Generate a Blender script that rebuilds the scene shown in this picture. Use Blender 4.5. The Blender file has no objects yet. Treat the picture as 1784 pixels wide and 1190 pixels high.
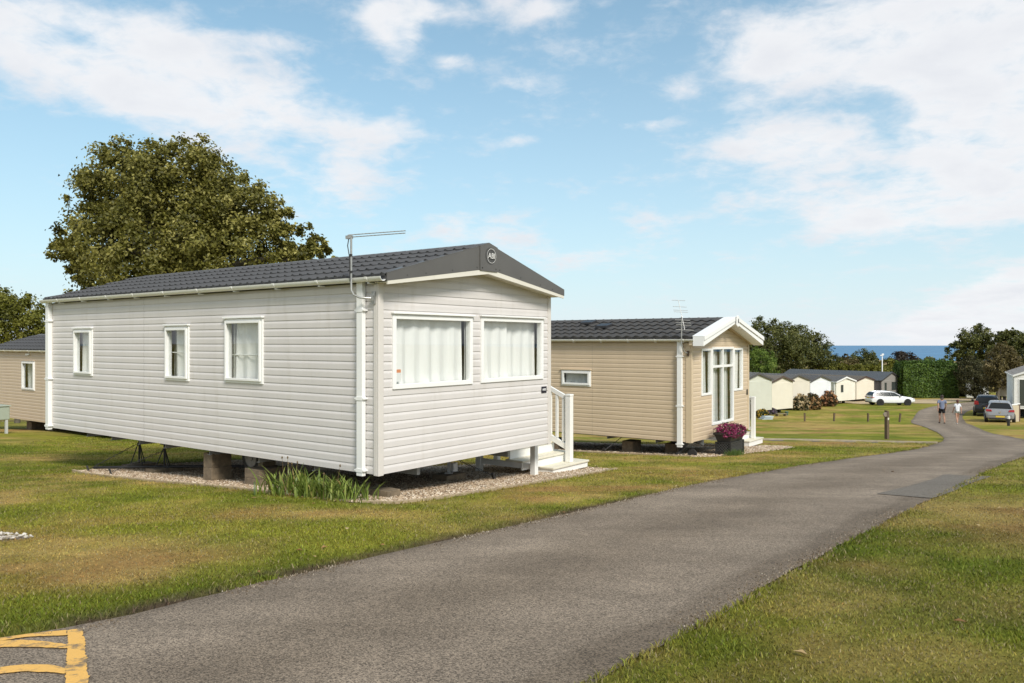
import bpy, math, random
import numpy as np
from mathutils import Vector, Matrix

R = math.radians
S = bpy.context.scene
COL = S.collection
random.seed(7)
rng = np.random.default_rng(11)

# ------------------------------------------------------------------ camera, world, sun, exposure
cam_d = bpy.data.cameras.new('camera')
cam_d.sensor_width = 36.0
cam_d.lens = 36.0 * 1360 / 1784
cam_d.clip_start = 0.1
cam_d.clip_end = 40000
cam = bpy.data.objects.new('camera', cam_d)
COL.objects.link(cam)
cam.location = (0, 0, 0)
cam.rotation_euler = (R(90), 0, 0)
S.camera = cam

SUN_DIR = Vector((0.44, -0.90, 0.0)).normalized() * math.cos(R(41)) + Vector((0, 0, math.sin(R(41))))
S.view_settings.view_transform = 'Standard'
S.view_settings.look = 'None'
S.view_settings.gamma = 1.0
S.view_settings.use_curve_mapping = False
S.view_settings.exposure = 0.45
S.render.engine = 'CYCLES'
S.cycles.use_denoising = True
S.cycles.max_bounces = 6
S.cycles.transparent_max_bounces = 12

W = bpy.data.worlds.new('World')
S.world = W
W.use_nodes = True
wt = W.node_tree
wt.nodes.clear()


def wn(t, **k):
    n = wt.nodes.new(t)
    for a, v in k.items():
        setattr(n, a, v)
    return n


def wmath(op, a, b=None, c=None, clamp=False):
    n = wn('ShaderNodeMath', operation=op, use_clamp=clamp)
    for i, v in enumerate((a, b, c)):
        if v is None:
            continue
        if isinstance(v, (int, float)):
            n.inputs[i].default_value = v
        else:
            wt.links.new(v, n.inputs[i])
    return n.outputs[0]


def build_world():
    out = wn('ShaderNodeOutputWorld')
    bg = wn('ShaderNodeBackground')
    bg.inputs['Strength'].default_value = 0.1
    wt.links.new(bg.outputs[0], out.inputs[0])
    sky = wn('ShaderNodeTexSky', sky_type='NISHITA')
    sky.sun_disc = False
    sky.sun_elevation = R(41)
    sky.sun_rotation = math.atan2(SUN_DIR.x, SUN_DIR.y)
    sky.altitude = 40
    sky.air_density = 1.0
    sky.dust_density = 0.6
    sky.ozone_density = 1.6
    tc = wn('ShaderNodeTexCoord')
    sep = wn('ShaderNodeSeparateXYZ')
    wt.links.new(tc.outputs['Generated'], sep.inputs[0])
    x, y, z = sep.outputs
    az = wmath('ARCTAN2', x, y)
    el = wmath('ARCSINE', z)
    # a flat cloud layer: the direction dropped on to a plane above
    zz = wmath('ADD', wmath('MAXIMUM', z, 0.0), 0.22)
    comb = wn('ShaderNodeCombineXYZ')
    wt.links.new(wmath('DIVIDE', x, zz), comb.inputs[0])
    wt.links.new(wmath('DIVIDE', y, zz), comb.inputs[1])
    comb.inputs[2].default_value = 0.0

    def noise(scale, detail, rough, off, dist=0.0):
        mp = wn('ShaderNodeMapping')
        wt.links.new(comb.outputs[0], mp.inputs['Vector'])
        mp.inputs['Location'].default_value = (off, off * 0.7, off * 1.3)
        n = wn('ShaderNodeTexNoise')
        n.inputs['Scale'].default_value = scale
        n.inputs['Detail'].default_value = detail
        n.inputs['Roughness'].default_value = rough
        n.inputs['Distortion'].default_value = dist
        wt.links.new(mp.outputs[0], n.inputs['Vector'])
        return n.outputs[0]

    big = noise(1.5, 4, 0.5, 3.1)
    mid = noise(4.6, 9, 0.56, 7.7, 0.25)
    fine = noise(17.0, 8, 0.62, 1.9, 0.4)
    # banks of cloud: (azimuth, elevation, half widths, weight)
    tot = None
    for a0, e0, sa, se, wgt in BANKS:
        da = wmath('DIVIDE', wmath('SUBTRACT', az, a0), sa)
        de = wmath('DIVIDE', wmath('SUBTRACT', el, e0), se)
        q = wmath('ADD', wmath('MULTIPLY', da, da), wmath('MULTIPLY', de, de))
        g = wmath('MULTIPLY', wmath('EXPONENT', wmath('MULTIPLY', q, -1.0)), wgt)
        tot = g if tot is None else wmath('ADD', tot, g)
    # away from the view extra cloud is added as fill light, broken at random
    side = wmath('MULTIPLY', wmath('GREATER_THAN', wmath('ABSOLUTE', az), 0.75), 0.60)
    tot = wmath('MINIMUM', wmath('ADD', tot, side), 0.85)
    dens = wmath('ADD', wmath('MULTIPLY', mid, 1.55), wmath('ADD', wmath('MULTIPLY', fine, 0.62), wmath('MULTIPLY', big, 0.20)))
    dens = wmath('ADD', wmath('SUBTRACT', dens, 0.135), wmath('MULTIPLY', tot, 0.74))
    mr = wn('ShaderNodeMapRange', interpolation_type='SMOOTHSTEP')
    wt.links.new(dens, mr.inputs[0])
    mr.inputs[1].default_value = 1.06
    mr.inputs[2].default_value = 1.74
    cov = mr.outputs[0]
    # thin veil that whitens the blue, thicker near the horizon
    veil = wmath('MULTIPLY', wmath('EXPONENT', wmath('MULTIPLY', wmath('MAXIMUM', el, 0.0), -3.0)), 0.97)
    skyc = wn('ShaderNodeMix', data_type='RGBA', blend_type='MULTIPLY')
    skyc.inputs[0].default_value = 1.0
    wt.links.new(sky.outputs[0], skyc.inputs[6])
    skyc.inputs[7].default_value = SKY_TINT
    veilc = wn('ShaderNodeMix', data_type='RGBA')
    wt.links.new(veil, veilc.inputs[0])
    wt.links.new(skyc.outputs[2], veilc.inputs[6])
    veilc.inputs[7].default_value = (5.95, 6.35, 6.8, 1)
    # cloud body: bright with slightly greyer, bluer undersides
    shade = wn('ShaderNodeMix', data_type='RGBA')
    wt.links.new(wmath('SUBTRACT', wmath('MULTIPLY', mid, 2.2), 0.65, clamp=True), shade.inputs[0])
    shade.inputs[6].default_value = (7.05, 7.1, 7.2, 1)
    shade.inputs[7].default_value = (5.85, 6.0, 6.35, 1)
    cl = wn('ShaderNodeMix', data_type='RGBA')
    wt.links.new(wmath('MULTIPLY', cov, 0.97), cl.inputs[0])
    wt.links.new(veilc.outputs[2], cl.inputs[6])
    wt.links.new(shade.outputs[2], cl.inputs[7])
    wt.links.new(cl.outputs[2], bg.inputs['Color'])


SKY_TINT = (0.36, 1.04, 1.08, 1)
BANKS = []
# banks as seen: (px, py, rx, ry, weight) on a 1784 x 1190 frame -> angles
for px, py, rx, ry, wgt in [
        (150, 70, 110, 50, 1.0), (290, 110, 95, 62, 1.1), (30, 60, 90, 60, 0.65), (210, 160, 80, 40, 0.55), (470, 175, 90, 45, 0.75), (390, 200, 100, 40, 0.5), (460, 75, 60, 16, 0.5),
        (620, 225, 90, 36, 0.55), (700, 225, 60, 24, 0.4), (560, 330, 80, 50, 0.45), (620, 290, 60, 40, 0.35), (400, 290, 120, 60, 0.3), (670, 30, 60, 34, 0.9), (700, 75, 40, 30, 0.7), (740, 10, 70, 24, 0.7),
        (925, 148, 62, 22, 0.55), (960, 12, 100, 24, 0.62), (780, 106, 30, 13, 0.75), (890, 245, 56, 13, 0.5), (1040, 85, 70, 26, 0.35),
        (1470, 60, 190, 70, 0.85), (1700, 90, 170, 90, 1.0), (1330, 95, 70, 50, 0.6), (1180, 155, 40, 16, 0.45), (1290, 182, 34, 14, 0.55), (1130, 216, 44, 10, 0.5), (1640, 150, 60, 40, 0.4),
        (1330, 245, 110, 36, 0.7), (1440, 270, 110, 44, 0.6), (1650, 225, 50, 36, 0.65), (1700, 290, 100, 55, 0.9), (1560, 370, 110, 34, 0.9), (1640, 345, 90, 40, 0.7), (1360, 340, 90, 30, 0.5), (1460, 385, 50, 26, 0.6), (1780, 240, 60, 90, 0.6), (1770, 340, 60, 40, 0.6), (1230, 310, 60, 24, 0.35),
        (1480, 182, 90, 18, -0.30), (1560, 205, 30, 22, -0.2), (1000, 300, 120, 40, -0.15), (60, 300, 120, 80, -0.2),
        (1640, 580, 90, 30, 1.1), (1720, 548, 80, 42, 1.1), (1780, 500, 60, 36, 1.0), (790, 395, 70, 40, 0.45), (880, 410, 70, 30, 0.3), (1010, 450, 120, 24, 0.4), (1150, 385, 60, 16, 0.3)]:
    BANKS.append((math.atan((px - 892) / 1360), math.atan((595 - py) / 1360 * math.cos(math.atan((px - 892) / 1360))), rx / 1360, ry / 1360, wgt))
build_world()

sun_d = bpy.data.lights.new('sun', 'SUN')
sun_d.energy = 2.9
sun_d.angle = R(15)
sun_d.color = (1.0, 0.94, 0.86)
sun = bpy.data.objects.new('sun', sun_d)
COL.objects.link(sun)
sun.rotation_euler = SUN_DIR.to_track_quat('Z', 'Y').to_euler()

# ------------------------------------------------------------------ materials
MATS = {}


def mat(name, col, rough=0.6, var=0.0, vscale=3.0, bump=0.0, bscale=40.0, metal=0.0, spec=0.5, dirt=None, sheen=0.0, stretch=(1, 1, 1)):
    """Principled with an optional mottled colour, streaks of dirt and fine relief."""
    if name in MATS:
        return MATS[name]
    m = bpy.data.materials.new(name)
    m.use_nodes = True
    t = m.node_tree
    p = t.nodes['Principled BSDF']
    p.inputs['Roughness'].default_value = rough
    p.inputs['Metallic'].default_value = metal
    p.inputs['Specular IOR Level'].default_value = spec
    p.inputs['Base Color'].default_value = (*col, 1)
    tc = t.nodes.new('ShaderNodeTexCoord')
    mp = t.nodes.new('ShaderNodeMapping')
    mp.inputs['Scale'].default_value = stretch
    t.links.new(tc.outputs['Object'], mp.inputs[0])
    last = None
    if var or dirt:
        n = t.nodes.new('ShaderNodeTexNoise')
        n.inputs['Scale'].default_value = vscale
        n.inputs['Detail'].default_value = 6
        n.inputs['Roughness'].default_value = 0.6
        t.links.new(mp.outputs[0], n.inputs['Vector'])
        mx = t.nodes.new('ShaderNodeMix')
        mx.data_type = 'RGBA'
        lo = tuple(c * (1 - var) for c in col)
        hi = tuple(min(1, c * (1 + var)) for c in col)
        mx.inputs[6].default_value = (*lo, 1)
        mx.inputs[7].default_value = (*hi, 1)
        mr = t.nodes.new('ShaderNodeMapRange')
        mr.inputs[1].default_value = 0.3
        mr.inputs[2].default_value = 0.7
        t.links.new(n.outputs[0], mr.inputs[0])
        t.links.new(mr.outputs[0], mx.inputs[0])
        last = mx.outputs[2]
        if dirt:
            n2 = t.nodes.new('ShaderNodeTexNoise')
            n2.inputs['Scale'].default_value = vscale * 2.3
            n2.inputs['Detail'].default_value = 8
            n2.inputs['Roughness'].default_value = 0.7
            t.links.new(mp.outputs[0], n2.inputs['Vector'])
            mr2 = t.nodes.new('ShaderNodeMapRange')
            mr2.inputs[1].default_value = 0.55
            mr2.inputs[2].default_value = 0.8
            mr2.inputs[4].default_value = dirt[3]
            t.links.new(n2.outputs[0], mr2.inputs[0])
            m2 = t.nodes.new('ShaderNodeMix')
            m2.data_type = 'RGBA'
            m2.inputs[7].default_value = (*dirt[:3], 1)
            t.links.new(mr2.outputs[0], m2.inputs[0])
            t.links.new(last, m2.inputs[6])
            last = m2.outputs[2]
        t.links.new(last, p.inputs['Base Color'])
    if bump:
        nb = t.nodes.new('ShaderNodeTexNoise')
        nb.inputs['Scale'].default_value = bscale
        nb.inputs['Detail'].default_value = 5
        t.links.new(mp.outputs[0], nb.inputs['Vector'])
        b = t.nodes.new('ShaderNodeBump')
        b.inputs['Strength'].default_value = bump
        b.inputs['Distance'].default_value = 0.01
        t.links.new(nb.outputs[0], b.inputs['Height'])
        t.links.new(b.outputs[0], p.inputs['Normal'])
    MATS[name] = m
    return m


def glass(name, tint=(0.9, 0.93, 0.92), refl=1.0):
    if name in MATS:
        return MATS[name]
    m = bpy.data.materials.new(name)
    m.use_nodes = True
    t = m.node_tree
    t.nodes.clear()
    out = t.nodes.new('ShaderNodeOutputMaterial')
    mx = t.nodes.new('ShaderNodeMixShader')
    tr = t.nodes.new('ShaderNodeBsdfTransparent')
    tr.inputs[0].default_value = (*tint, 1)
    gl = t.nodes.new('ShaderNodeBsdfGlossy')
    gl.inputs['Roughness'].default_value = 0.01
    fr = t.nodes.new('ShaderNodeFresnel')
    fr.inputs[0].default_value = 1.5
    mu = t.nodes.new('ShaderNodeMath')
    mu.operation = 'MULTIPLY'
    mu.use_clamp = True
    mu.inputs[1].default_value = refl
    geo = t.nodes.new('ShaderNodeNewGeometry')
    front = t.nodes.new('ShaderNodeMath')
    front.operation = 'SUBTRACT'
    front.inputs[0].default_value = 1.0
    t.links.new(geo.outputs['Backfacing'], front.inputs[1])
    mf = t.nodes.new('ShaderNodeMath')
    mf.operation = 'MULTIPLY'
    t.links.new(fr.outputs[0], mu.inputs[0])
    t.links.new(mu.outputs[0], mf.inputs[0])
    t.links.new(front.outputs[0], mf.inputs[1])
    t.links.new(mf.outputs[0], mx.inputs[0])
    t.links.new(tr.outputs[0], mx.inputs[1])
    t.links.new(gl.outputs[0], mx.inputs[2])
    t.links.new(mx.outputs[0], out.inputs[0])
    MATS[name] = m
    return m


def cloth(name, col):
    if name in MATS:
        return MATS[name]
    m = bpy.data.materials.new(name)
    m.use_nodes = True
    t = m.node_tree
    t.nodes.clear()
    out = t.nodes.new('ShaderNodeOutputMaterial')
    mx = t.nodes.new('ShaderNodeMixShader')
    mx.inputs[0].default_value = 0.10
    d = t.nodes.new('ShaderNodeBsdfDiffuse')
    tl = t.nodes.new('ShaderNodeBsdfTranslucent')
    for n in (d, tl):
        n.inputs[0].default_value = (*col, 1)
    t.links.new(d.outputs[0], mx.inputs[1])
    t.links.new(tl.outputs[0], mx.inputs[2])
    t.links.new(mx.outputs[0], out.inputs[0])
    MATS[name] = m
    return m


def leaf_mat(name, ramp, transl=0.3, rough=0.55):
    """Leaves: colour from the per-leaf attribute 'var' through a ramp."""
    if name in MATS:
        return MATS[name]
    m = bpy.data.materials.new(name)
    m.use_nodes = True
    t = m.node_tree
    t.nodes.clear()
    out = t.nodes.new('ShaderNodeOutputMaterial')
    at = t.nodes.new('ShaderNodeAttribute')
    at.attribute_name = 'var'
    cr = t.nodes.new('ShaderNodeValToRGB')
    while len(cr.color_ramp.elements) < len(ramp):
        cr.color_ramp.elements.new(0.5)
    for e, (pos, c) in zip(cr.color_ramp.elements, ramp):
        e.position = pos
        e.color = (*c, 1)
    t.links.new(at.outputs['Fac'], cr.inputs[0])
    p = t.nodes.new('ShaderNodeBsdfPrincipled')
    p.inputs['Roughness'].default_value = rough
    p.inputs['Specular IOR Level'].default_value = 0.35
    tl = t.nodes.new('ShaderNodeBsdfTranslucent')
    mx = t.nodes.new('ShaderNodeMixShader')
    mx.inputs[0].default_value = transl
    t.links.new(cr.outputs[0], p.inputs['Base Color'])
    t.links.new(cr.outputs[0], tl.inputs[0])
    t.links.new(p.outputs[0], mx.inputs[1])
    t.links.new(tl.outputs[0], mx.inputs[2])
    t.links.new(mx.outputs[0], out.inputs[0])
    MATS[name] = m
    return m


def white_paint(): return mat('white plastic', (0.80, 0.80, 0.78), 0.35, 0.03, 2.0, dirt=(0.55, 0.53, 0.47, 0.25))


# ------------------------------------------------------------------ mesh helpers
class MB:
    def __init__(s):
        s.v, s.f, s.m = [], [], []
        s.mi = 0

    def add(s, vs, fs):
        n = len(s.v)
        s.v += [tuple(p) for p in vs]
        s.f += [tuple(i + n for i in f) for f in fs]
        s.m += [s.mi] * len(fs)
        return s

    def box(s, x0, x1, y0, y1, z0, z1):
        s.add([(x0, y0, z0), (x1, y0, z0), (x1, y1, z0), (x0, y1, z0), (x0, y0, z1), (x1, y0, z1), (x1, y1, z1), (x0, y1, z1)],
              [(0, 3, 2, 1), (4, 5, 6, 7), (0, 1, 5, 4), (1, 2, 6, 5), (2, 3, 7, 6), (3, 0, 4, 7)])
        return s

    def bar(s, a, b, w, h, up=(0, 0, 1)):
        """A straight bar of section w x h from a to b."""
        a, b = Vector(a), Vector(b)
        d = (b - a).normalized()
        u = Vector(up)
        if abs(d.dot(u)) > 0.98:
            u = Vector((1, 0, 0))
        r = d.cross(u).normalized() * (w / 2)
        u = r.cross(d).normalized() * (h / 2)
        p = [a - r - u, a + r - u, a + r + u, a - r + u, b - r - u, b + r - u, b + r + u, b - r + u]
        s.add(p, [(0, 1, 2, 3), (7, 6, 5, 4), (0, 4, 5, 1), (1, 5, 6, 2), (2, 6, 7, 3), (3, 7, 4, 0)])
        return s

    def tube(s, pts, r, n=8, cap=True):
        pts = [Vector(p) for p in pts]
        rs = r if isinstance(r, (list, tuple)) else [r] * len(pts)
        base = len(s.v)
        up = None
        rings = []
        for i, p in enumerate(pts):
            d = (pts[min(i + 1, len(pts) - 1)] - pts[max(i - 1, 0)]).normalized()
            if up is None:
                up = Vector((0, 0, 1)) if abs(d.z) < 0.9 else Vector((1, 0, 0))
            x = d.cross(up).normalized()
            up = x.cross(d).normalized()
            rings.append([p + (x * math.cos(2 * math.pi * k / n) + up * math.sin(2 * math.pi * k / n)) * rs[i] for k in range(n)])
        vs = [v for rg in rings for v in rg]
        fs = []
        for i in range(len(pts) - 1):
            for k in range(n):
                a, b = i * n + k, i * n + (k + 1) % n
                fs.append((a, a + n, b + n, b))
        if cap:
            fs.append(tuple(range(n)))
            fs.append(tuple((len(pts) - 1) * n + k for k in reversed(range(n))))
        s.add(vs, fs)
        return s

    def prism(s, poly, off):
        """A flat polygon (3D points) pushed along off."""
        n = len(poly)
        o = Vector(off)
        vs = [Vector(p) for p in poly]
        nrm = sum(((vs[i] - vs[0]).cross(vs[(i + 1) % n] - vs[0]) for i in range(n)), Vector())
        if nrm.dot(o) > 0:
            vs = vs[::-1]
        s.add(vs + [p + o for p in vs], [tuple(range(n)), tuple(range(2 * n - 1, n - 1, -1))] + [((i + 1) % n, i, n + i, n + (i + 1) % n) for i in range(n)])
        return s

    def lathe(s, prof, n=16, c=(0, 0, 0), axis='z'):
        vs, fs = [], []
        for r, h in prof:
            for k in range(n):
                a = 2 * math.pi * k / n
                p = (r * math.cos(a), r * math.sin(a), h)
                if axis == 'y':
                    p = (p[0], p[2], -p[1])
                elif axis == 'x':
                    p = (p[2], p[1], -p[0])
                vs.append((p[0] + c[0], p[1] + c[1], p[2] + c[2]))
        for i in range(len(prof) - 1):
            for k in range(n):
                a, b = i * n + k, i * n + (k + 1) % n
                fs.append((a, b, b + n, a + n))
        fs.append(tuple(reversed(range(n))))
        fs.append(tuple((len(prof) - 1) * n + k for k in range(n)))
        s.add(vs, fs)
        return s

    def mesh(s, name, mats, smooth=False, sharp=None):
        me = bpy.data.meshes.new(name)
        me.from_pydata(s.v, [], s.f)
        mats = mats if isinstance(mats, (list, tuple)) else [mats]
        for m in mats:
            me.materials.append(m)
        me.polygons.foreach_set('material_index', s.m)
        if smooth:
            me.polygons.foreach_set('use_smooth', [True] * len(me.polygons))
            if sharp:
                me.set_sharp_from_angle(angle=R(sharp))
        me.update()
        return me

    def build(s, name, mats, parent=None, loc=None, smooth=False, sharp=None, bevel=0.0):
        o = link(name, s.mesh(name, mats, smooth, sharp), parent, loc)
        if bevel:
            b = o.modifiers.new('bevel', 'BEVEL')
            b.width = bevel
            b.segments = 2
            b.limit_method = 'ANGLE'
        return o


def link(name, data, parent=None, loc=None, rot=None):
    o = bpy.data.objects.new(name, data)
    COL.objects.link(o)
    if parent is not None:
        o.parent = parent
    if loc is not None:
        o.location = loc
    if rot is not None:
        o.rotation_euler = rot
    return o


def tag(o, label, cat, group=None):
    o['label'] = label
    o['category'] = cat
    if group:
        o['group'] = group
    return o


def thing(name, label, cat, loc, rz=0.0, group=None):
    return tag(link(name, None, None, loc, (0, 0, rz)), label, cat, group)


def structure(o):
    o['kind'] = 'structure'
    return o


def copy_tree(o, parent=None):
    c = o.copy()
    COL.objects.link(c)
    if parent is not None:
        c.parent = parent
    for ch in list(o.children):
        copy_tree(ch, c)
    return c


def np_mesh(name, verts, faces, mats, attrs=None, smooth=False, colattr=None):
    """Large meshes from numpy arrays; faces (n,3) or (n,4)."""
    me = bpy.data.meshes.new(name)
    nv, nf, k = len(verts), len(faces), faces.shape[1]
    me.vertices.add(nv)
    me.vertices.foreach_set('co', np.ascontiguousarray(verts, dtype=np.float32).ravel())
    me.loops.add(nf * k)
    me.loops.foreach_set('vertex_index', np.ascontiguousarray(faces, dtype=np.int32).ravel())
    me.polygons.add(nf)
    me.polygons.foreach_set('loop_start', np.arange(0, nf * k, k, dtype=np.int32))
    me.polygons.foreach_set('loop_total', np.full(nf, k, dtype=np.int32))
    if smooth:
        me.polygons.foreach_set('use_smooth', np.ones(nf, dtype=bool))
    for m in (mats if isinstance(mats, (list, tuple)) else [mats]):
        me.materials.append(m)
    for an, arr in (attrs or {}).items():
        a = me.attributes.new(an, 'FLOAT', 'POINT')
        a.data.foreach_set('value', np.ascontiguousarray(arr, dtype=np.float32))
    if colattr is not None:
        a = me.attributes.new('tone', 'FLOAT_COLOR', 'POINT')
        a.data.foreach_set('color', np.ascontiguousarray(np.c_[colattr, np.ones(nv)], dtype=np.float32).ravel())
    me.update(calc_edges=True)
    me.validate()
    return me


# ------------------------------------------------------------------ noise and terrain functions
_LAT = np.random.default_rng(5).random((256, 256))


def vnoise(x, y):
    xi, yi = np.floor(x).astype(int), np.floor(y).astype(int)
    fx, fy = x - xi, y - yi
    fx, fy = fx * fx * (3 - 2 * fx), fy * fy * (3 - 2 * fy)
    g = lambda i, j: _LAT[i & 255, j & 255]
    return (g(xi, yi) * (1 - fx) + g(xi + 1, yi) * fx) * (1 - fy) + (g(xi, yi + 1) * (1 - fx) + g(xi + 1, yi + 1) * fx) * fy


def fbm(x, y, sc, oc=4, off=0.0):
    t, a, n = 0, 0.5, 0
    for i in range(oc):
        t = t + a * vnoise(x * sc + off + 17.3 * i, y * sc + off * 1.7 + 5.1 * i)
        n += a
        a *= 0.55
        sc *= 2.03
    return t / n


PY = np.array([-1600, -60, -6, 0, 4, 9.4, 17.5, 30, 53, 81, 110, 150, 350, 385, 470, 900])
PZ = np.array([-4.0, -2.0, -1.1, -1.28, -1.5, -1.88, -2.56, -3.6, -5.5, -6.6, -7.5, -8.2, -8.8, -9.6, -46, -60])


def _smooth_profile():
    ys = np.r_[np.arange(-20, 160, 0.25)]
    zs = np.interp(ys, PY, PZ)
    k = np.hanning(29)
    k /= k.sum()
    zp = np.convolve(np.pad(zs, 14, mode='edge'), k, mode='valid')
    return ys, zp


_PYS, _PZS = _smooth_profile()


def sstep(a, b, x):
    t = np.clip((x - a) / (b - a), 0, 1)
    return t * t * (3 - 2 * t)


def gz(x, y):
    """Height of the ground."""
    x = np.asarray(x, dtype=float)
    y = np.asarray(y, dtype=float)
    z = np.where((y > -18) & (y < 158), np.interp(y, _PYS, _PZS), np.interp(y, PY, PZ))
    z = z + 0.28 * sstep(-9, -16, x) * sstep(13, 24, y)
    z = z + (fbm(x, y, 0.09, 3) - 0.5) * 0.10 * sstep(12, 24, np.hypot(x, y)) * sstep(150, 120, y)
    z = z + (fbm(x, y, 0.012, 3, 9.0) - 0.5) * 3.0 * sstep(140, 260, y)
    return z


def gzf(x, y): return float(gz(x, y))


ROAD_L = np.array([(-4.6, 2.3), (-3.7, 3.15), (-3.0, 3.72), (-2.26, 4.17), (-1.82, 4.9), (-0.88, 6.2), (0.65, 8.19), (2.47, 10.92), (5.5, 14.71), (7.63, 17.1), (10.3, 20.06), (12.32, 22.8), (14.41, 25.95),
                   (16.92, 30.73), (21.01, 39.47), (27.0, 53.08), (30.9, 59.92), (36.3, 69.82), (43.2, 79.77), (50.5, 87.6), (60, 92.5), (72, 95)])
ROAD_R = np.array([(-2.0, -0.2), (-1.2, 1.1), (-0.5, 2.2), (0.29, 3.35), (0.93, 4.1), (2.1, 5.63), (3.74, 7.73), (5.48, 9.95), (8.0, 13.2), (11.0, 16.89), (14.6, 21.0), (17.02, 25.6), (18.6, 29.4),
                   (19.9, 32.6), (25.36, 42.79), (31.15, 53.69), (35.62, 61.84), (40.6, 69.5), (47.0, 77.5), (53.5, 83.5), (62, 88.2), (72.5, 90.5)])


def resample(P, step):
    d = np.r_[0, np.cumsum(np.hypot(*np.diff(P, axis=0).T))]
    n = max(2, int(d[-1] / step))
    s = np.linspace(0, d[-1], n)
    return np.c_[np.interp(s, d, P[:, 0]), np.interp(s, d, P[:, 1])]


def chaikin(P, it=2):
    for _ in range(it):
        q = [P[0]]
        for i in range(len(P) - 1):
            q += [0.75 * P[i] + 0.25 * P[i + 1], 0.25 * P[i] + 0.75 * P[i + 1]]
        q.append(P[-1])
        P = np.array(q)
    return P


RL, RR = chaikin(ROAD_L), chaikin(ROAD_R)


def seg_dist(x, y, P):
    """Distance from points to a polyline."""
    best = np.full(x.shape, 1e9)
    for (x0, y0), (x1, y1) in zip(P[:-1], P[1:]):
        dx, dy = x1 - x0, y1 - y0
        t = np.clip(((x - x0) * dx + (y - y0) * dy) / (dx * dx + dy * dy + 1e-12), 0, 1)
        best = np.minimum(best, np.hypot(x - x0 - t * dx, y - y0 - t * dy))
    return best


def in_poly(x, y, P):
    c = np.zeros(x.shape, bool)
    n = len(P)
    for i in range(n):
        x0, y0 = P[i]
        x1, y1 = P[(i + 1) % n]
        if y0 == y1:
            continue
        cond = ((y0 > y) != (y1 > y)) & (x < (x1 - x0) * (y - y0) / (y1 - y0) + x0)
        c ^= cond
    return c


ROAD_POLY = np.r_[RL, RR[::-1]]
TH = math.atan2(0.8030, 0.5957)                       # the pitches run parallel: local x along the gable, local y along the side
BX, BY = np.array([math.cos(TH), math.sin(TH)]), np.array([-math.sin(TH), math.cos(TH)])
C1 = np.array([-1.600, 9.36])
C2 = np.array([4.0606, 17.70])
C3 = np.array([-12.1, 23.1])


def l2w(c, x, y): return tuple(c + x * BX + y * BY)


BED1 = np.array([l2w(C1, *p) for p in [(-0.30, 7.15), (-0.46, 6.9), (-0.52, 4.4), (-0.36, 2.4), (-0.42, 1.0), (-0.36, -0.1), (-0.18, -0.5), (0.4, -0.58), (1.57, -0.54), (3.2, -0.42), (4.6, -0.30), (5.55, -0.16), (5.7, 0.5), (5.4, 2.4), (4.2, 3.0), (4.0, 7.3), (1.0, 7.6)]])
BED2 = np.array([l2w(C2, *p) for p in [(-0.42, 7.0), (-0.45, 4.0), (-0.52, 1.4), (-0.45, -0.2), (-0.25, -0.62), (0.6, -0.62), (1.9, -0.75), (3.6, -0.85), (5.3, -0.75), (6.0, -0.3), (5.6, 2.2), (4.1, 3.0), (4.0, 7.6)]])
BED0 = np.array([(-8.6, 7.1), (-4.55, 6.95), (-4.22, 6.86), (-4.12, 6.72), (-4.35, 6.6), (-5.2, 6.5), (-8.6, 6.2)])
PATH_C = np.array([(12.9, 23.7), (11.2, 24.75), (9.4, 25.5), (7.6, 26.0), (5.5, 26.3)])
DRIVE = np.array([(37.5, 84.0), (43.0, 85.2), (46.5, 84.0), (52.0, 89.4), (60, 94.0), (72, 96.5), (72, 101), (58, 98.2), (48, 93.8), (40, 90.5), (34.0, 89)])

DRY_SPOTS = [(-2.85, 5.05, 0.55, 0.45, 1.0), (-3.2, 5.7, 0.75, 0.6, 0.7), (-4.0, 6.3, 0.9, 0.5, 0.55), (-2.6, 6.3, 0.6, 0.4, 0.4), (-2.2, 8.1, 0.9, 0.35, 0.6), (-4.6, 8.9, 0.8, 0.4, 0.35),
             (1.2, 10.6, 1.3, 0.5, 0.75), (0.3, 9.5, 0.6, 0.3, 0.4), (6.3, 17.6, 2.2, 0.8, 0.85), (4.2, 15.8, 1.3, 0.5, 0.55), (7.4, 18.8, 1.2, 0.6, 0.5), (11.5, 33, 6, 2.0, 0.6), (15, 42, 6, 3, 0.7), (9.5, 29, 5, 0.8, 0.6), (22, 60, 8, 5, 0.6),
             (2.1, 3.75, 0.6, 0.35, 0.5), (2.5, 4.6, 0.6, 0.35, 0.42), (1.7, 4.55, 0.35, 0.2, 0.6), (3.2, 4.9, 0.8, 0.4, 0.3), (2.6, 5.6, 0.5, 0.3, 0.4), (5.0, 8.4, 0.8, 0.6, 0.45), (6.2, 8.9, 1.0, 0.7, 0.5), (1.0, 3.5, 0.5, 0.2, 0.4),
             (-6.5, 14.2, 1.6, 0.4, 0.5), (31, 52, 4, 2, 0.35), (-9, 12, 2.5, 0.8, 0.35)]
LUSH_SPOTS = [(-2.4, 4.75, 0.9, 0.35, 0.9), (-1.4, 6.2, 0.9, 0.3, 0.5), (8.5, 20.5, 2.5, 1.2, 0.6), (13.5, 28.5, 2.5, 4, 0.6), (19, 38, 2.5, 5, 0.5), (26, 55, 3, 6, 0.5), (6.2, 9.9, 0.8, 0.8, 0.6), (3.6, 6.3, 0.5, 0.7, 0.4), (-10, 19, 5, 3, 0.5), (4.0, 14.6, 2.0, 0.6, 0.4), (33, 82, 8, 2, 0.4)]


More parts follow.
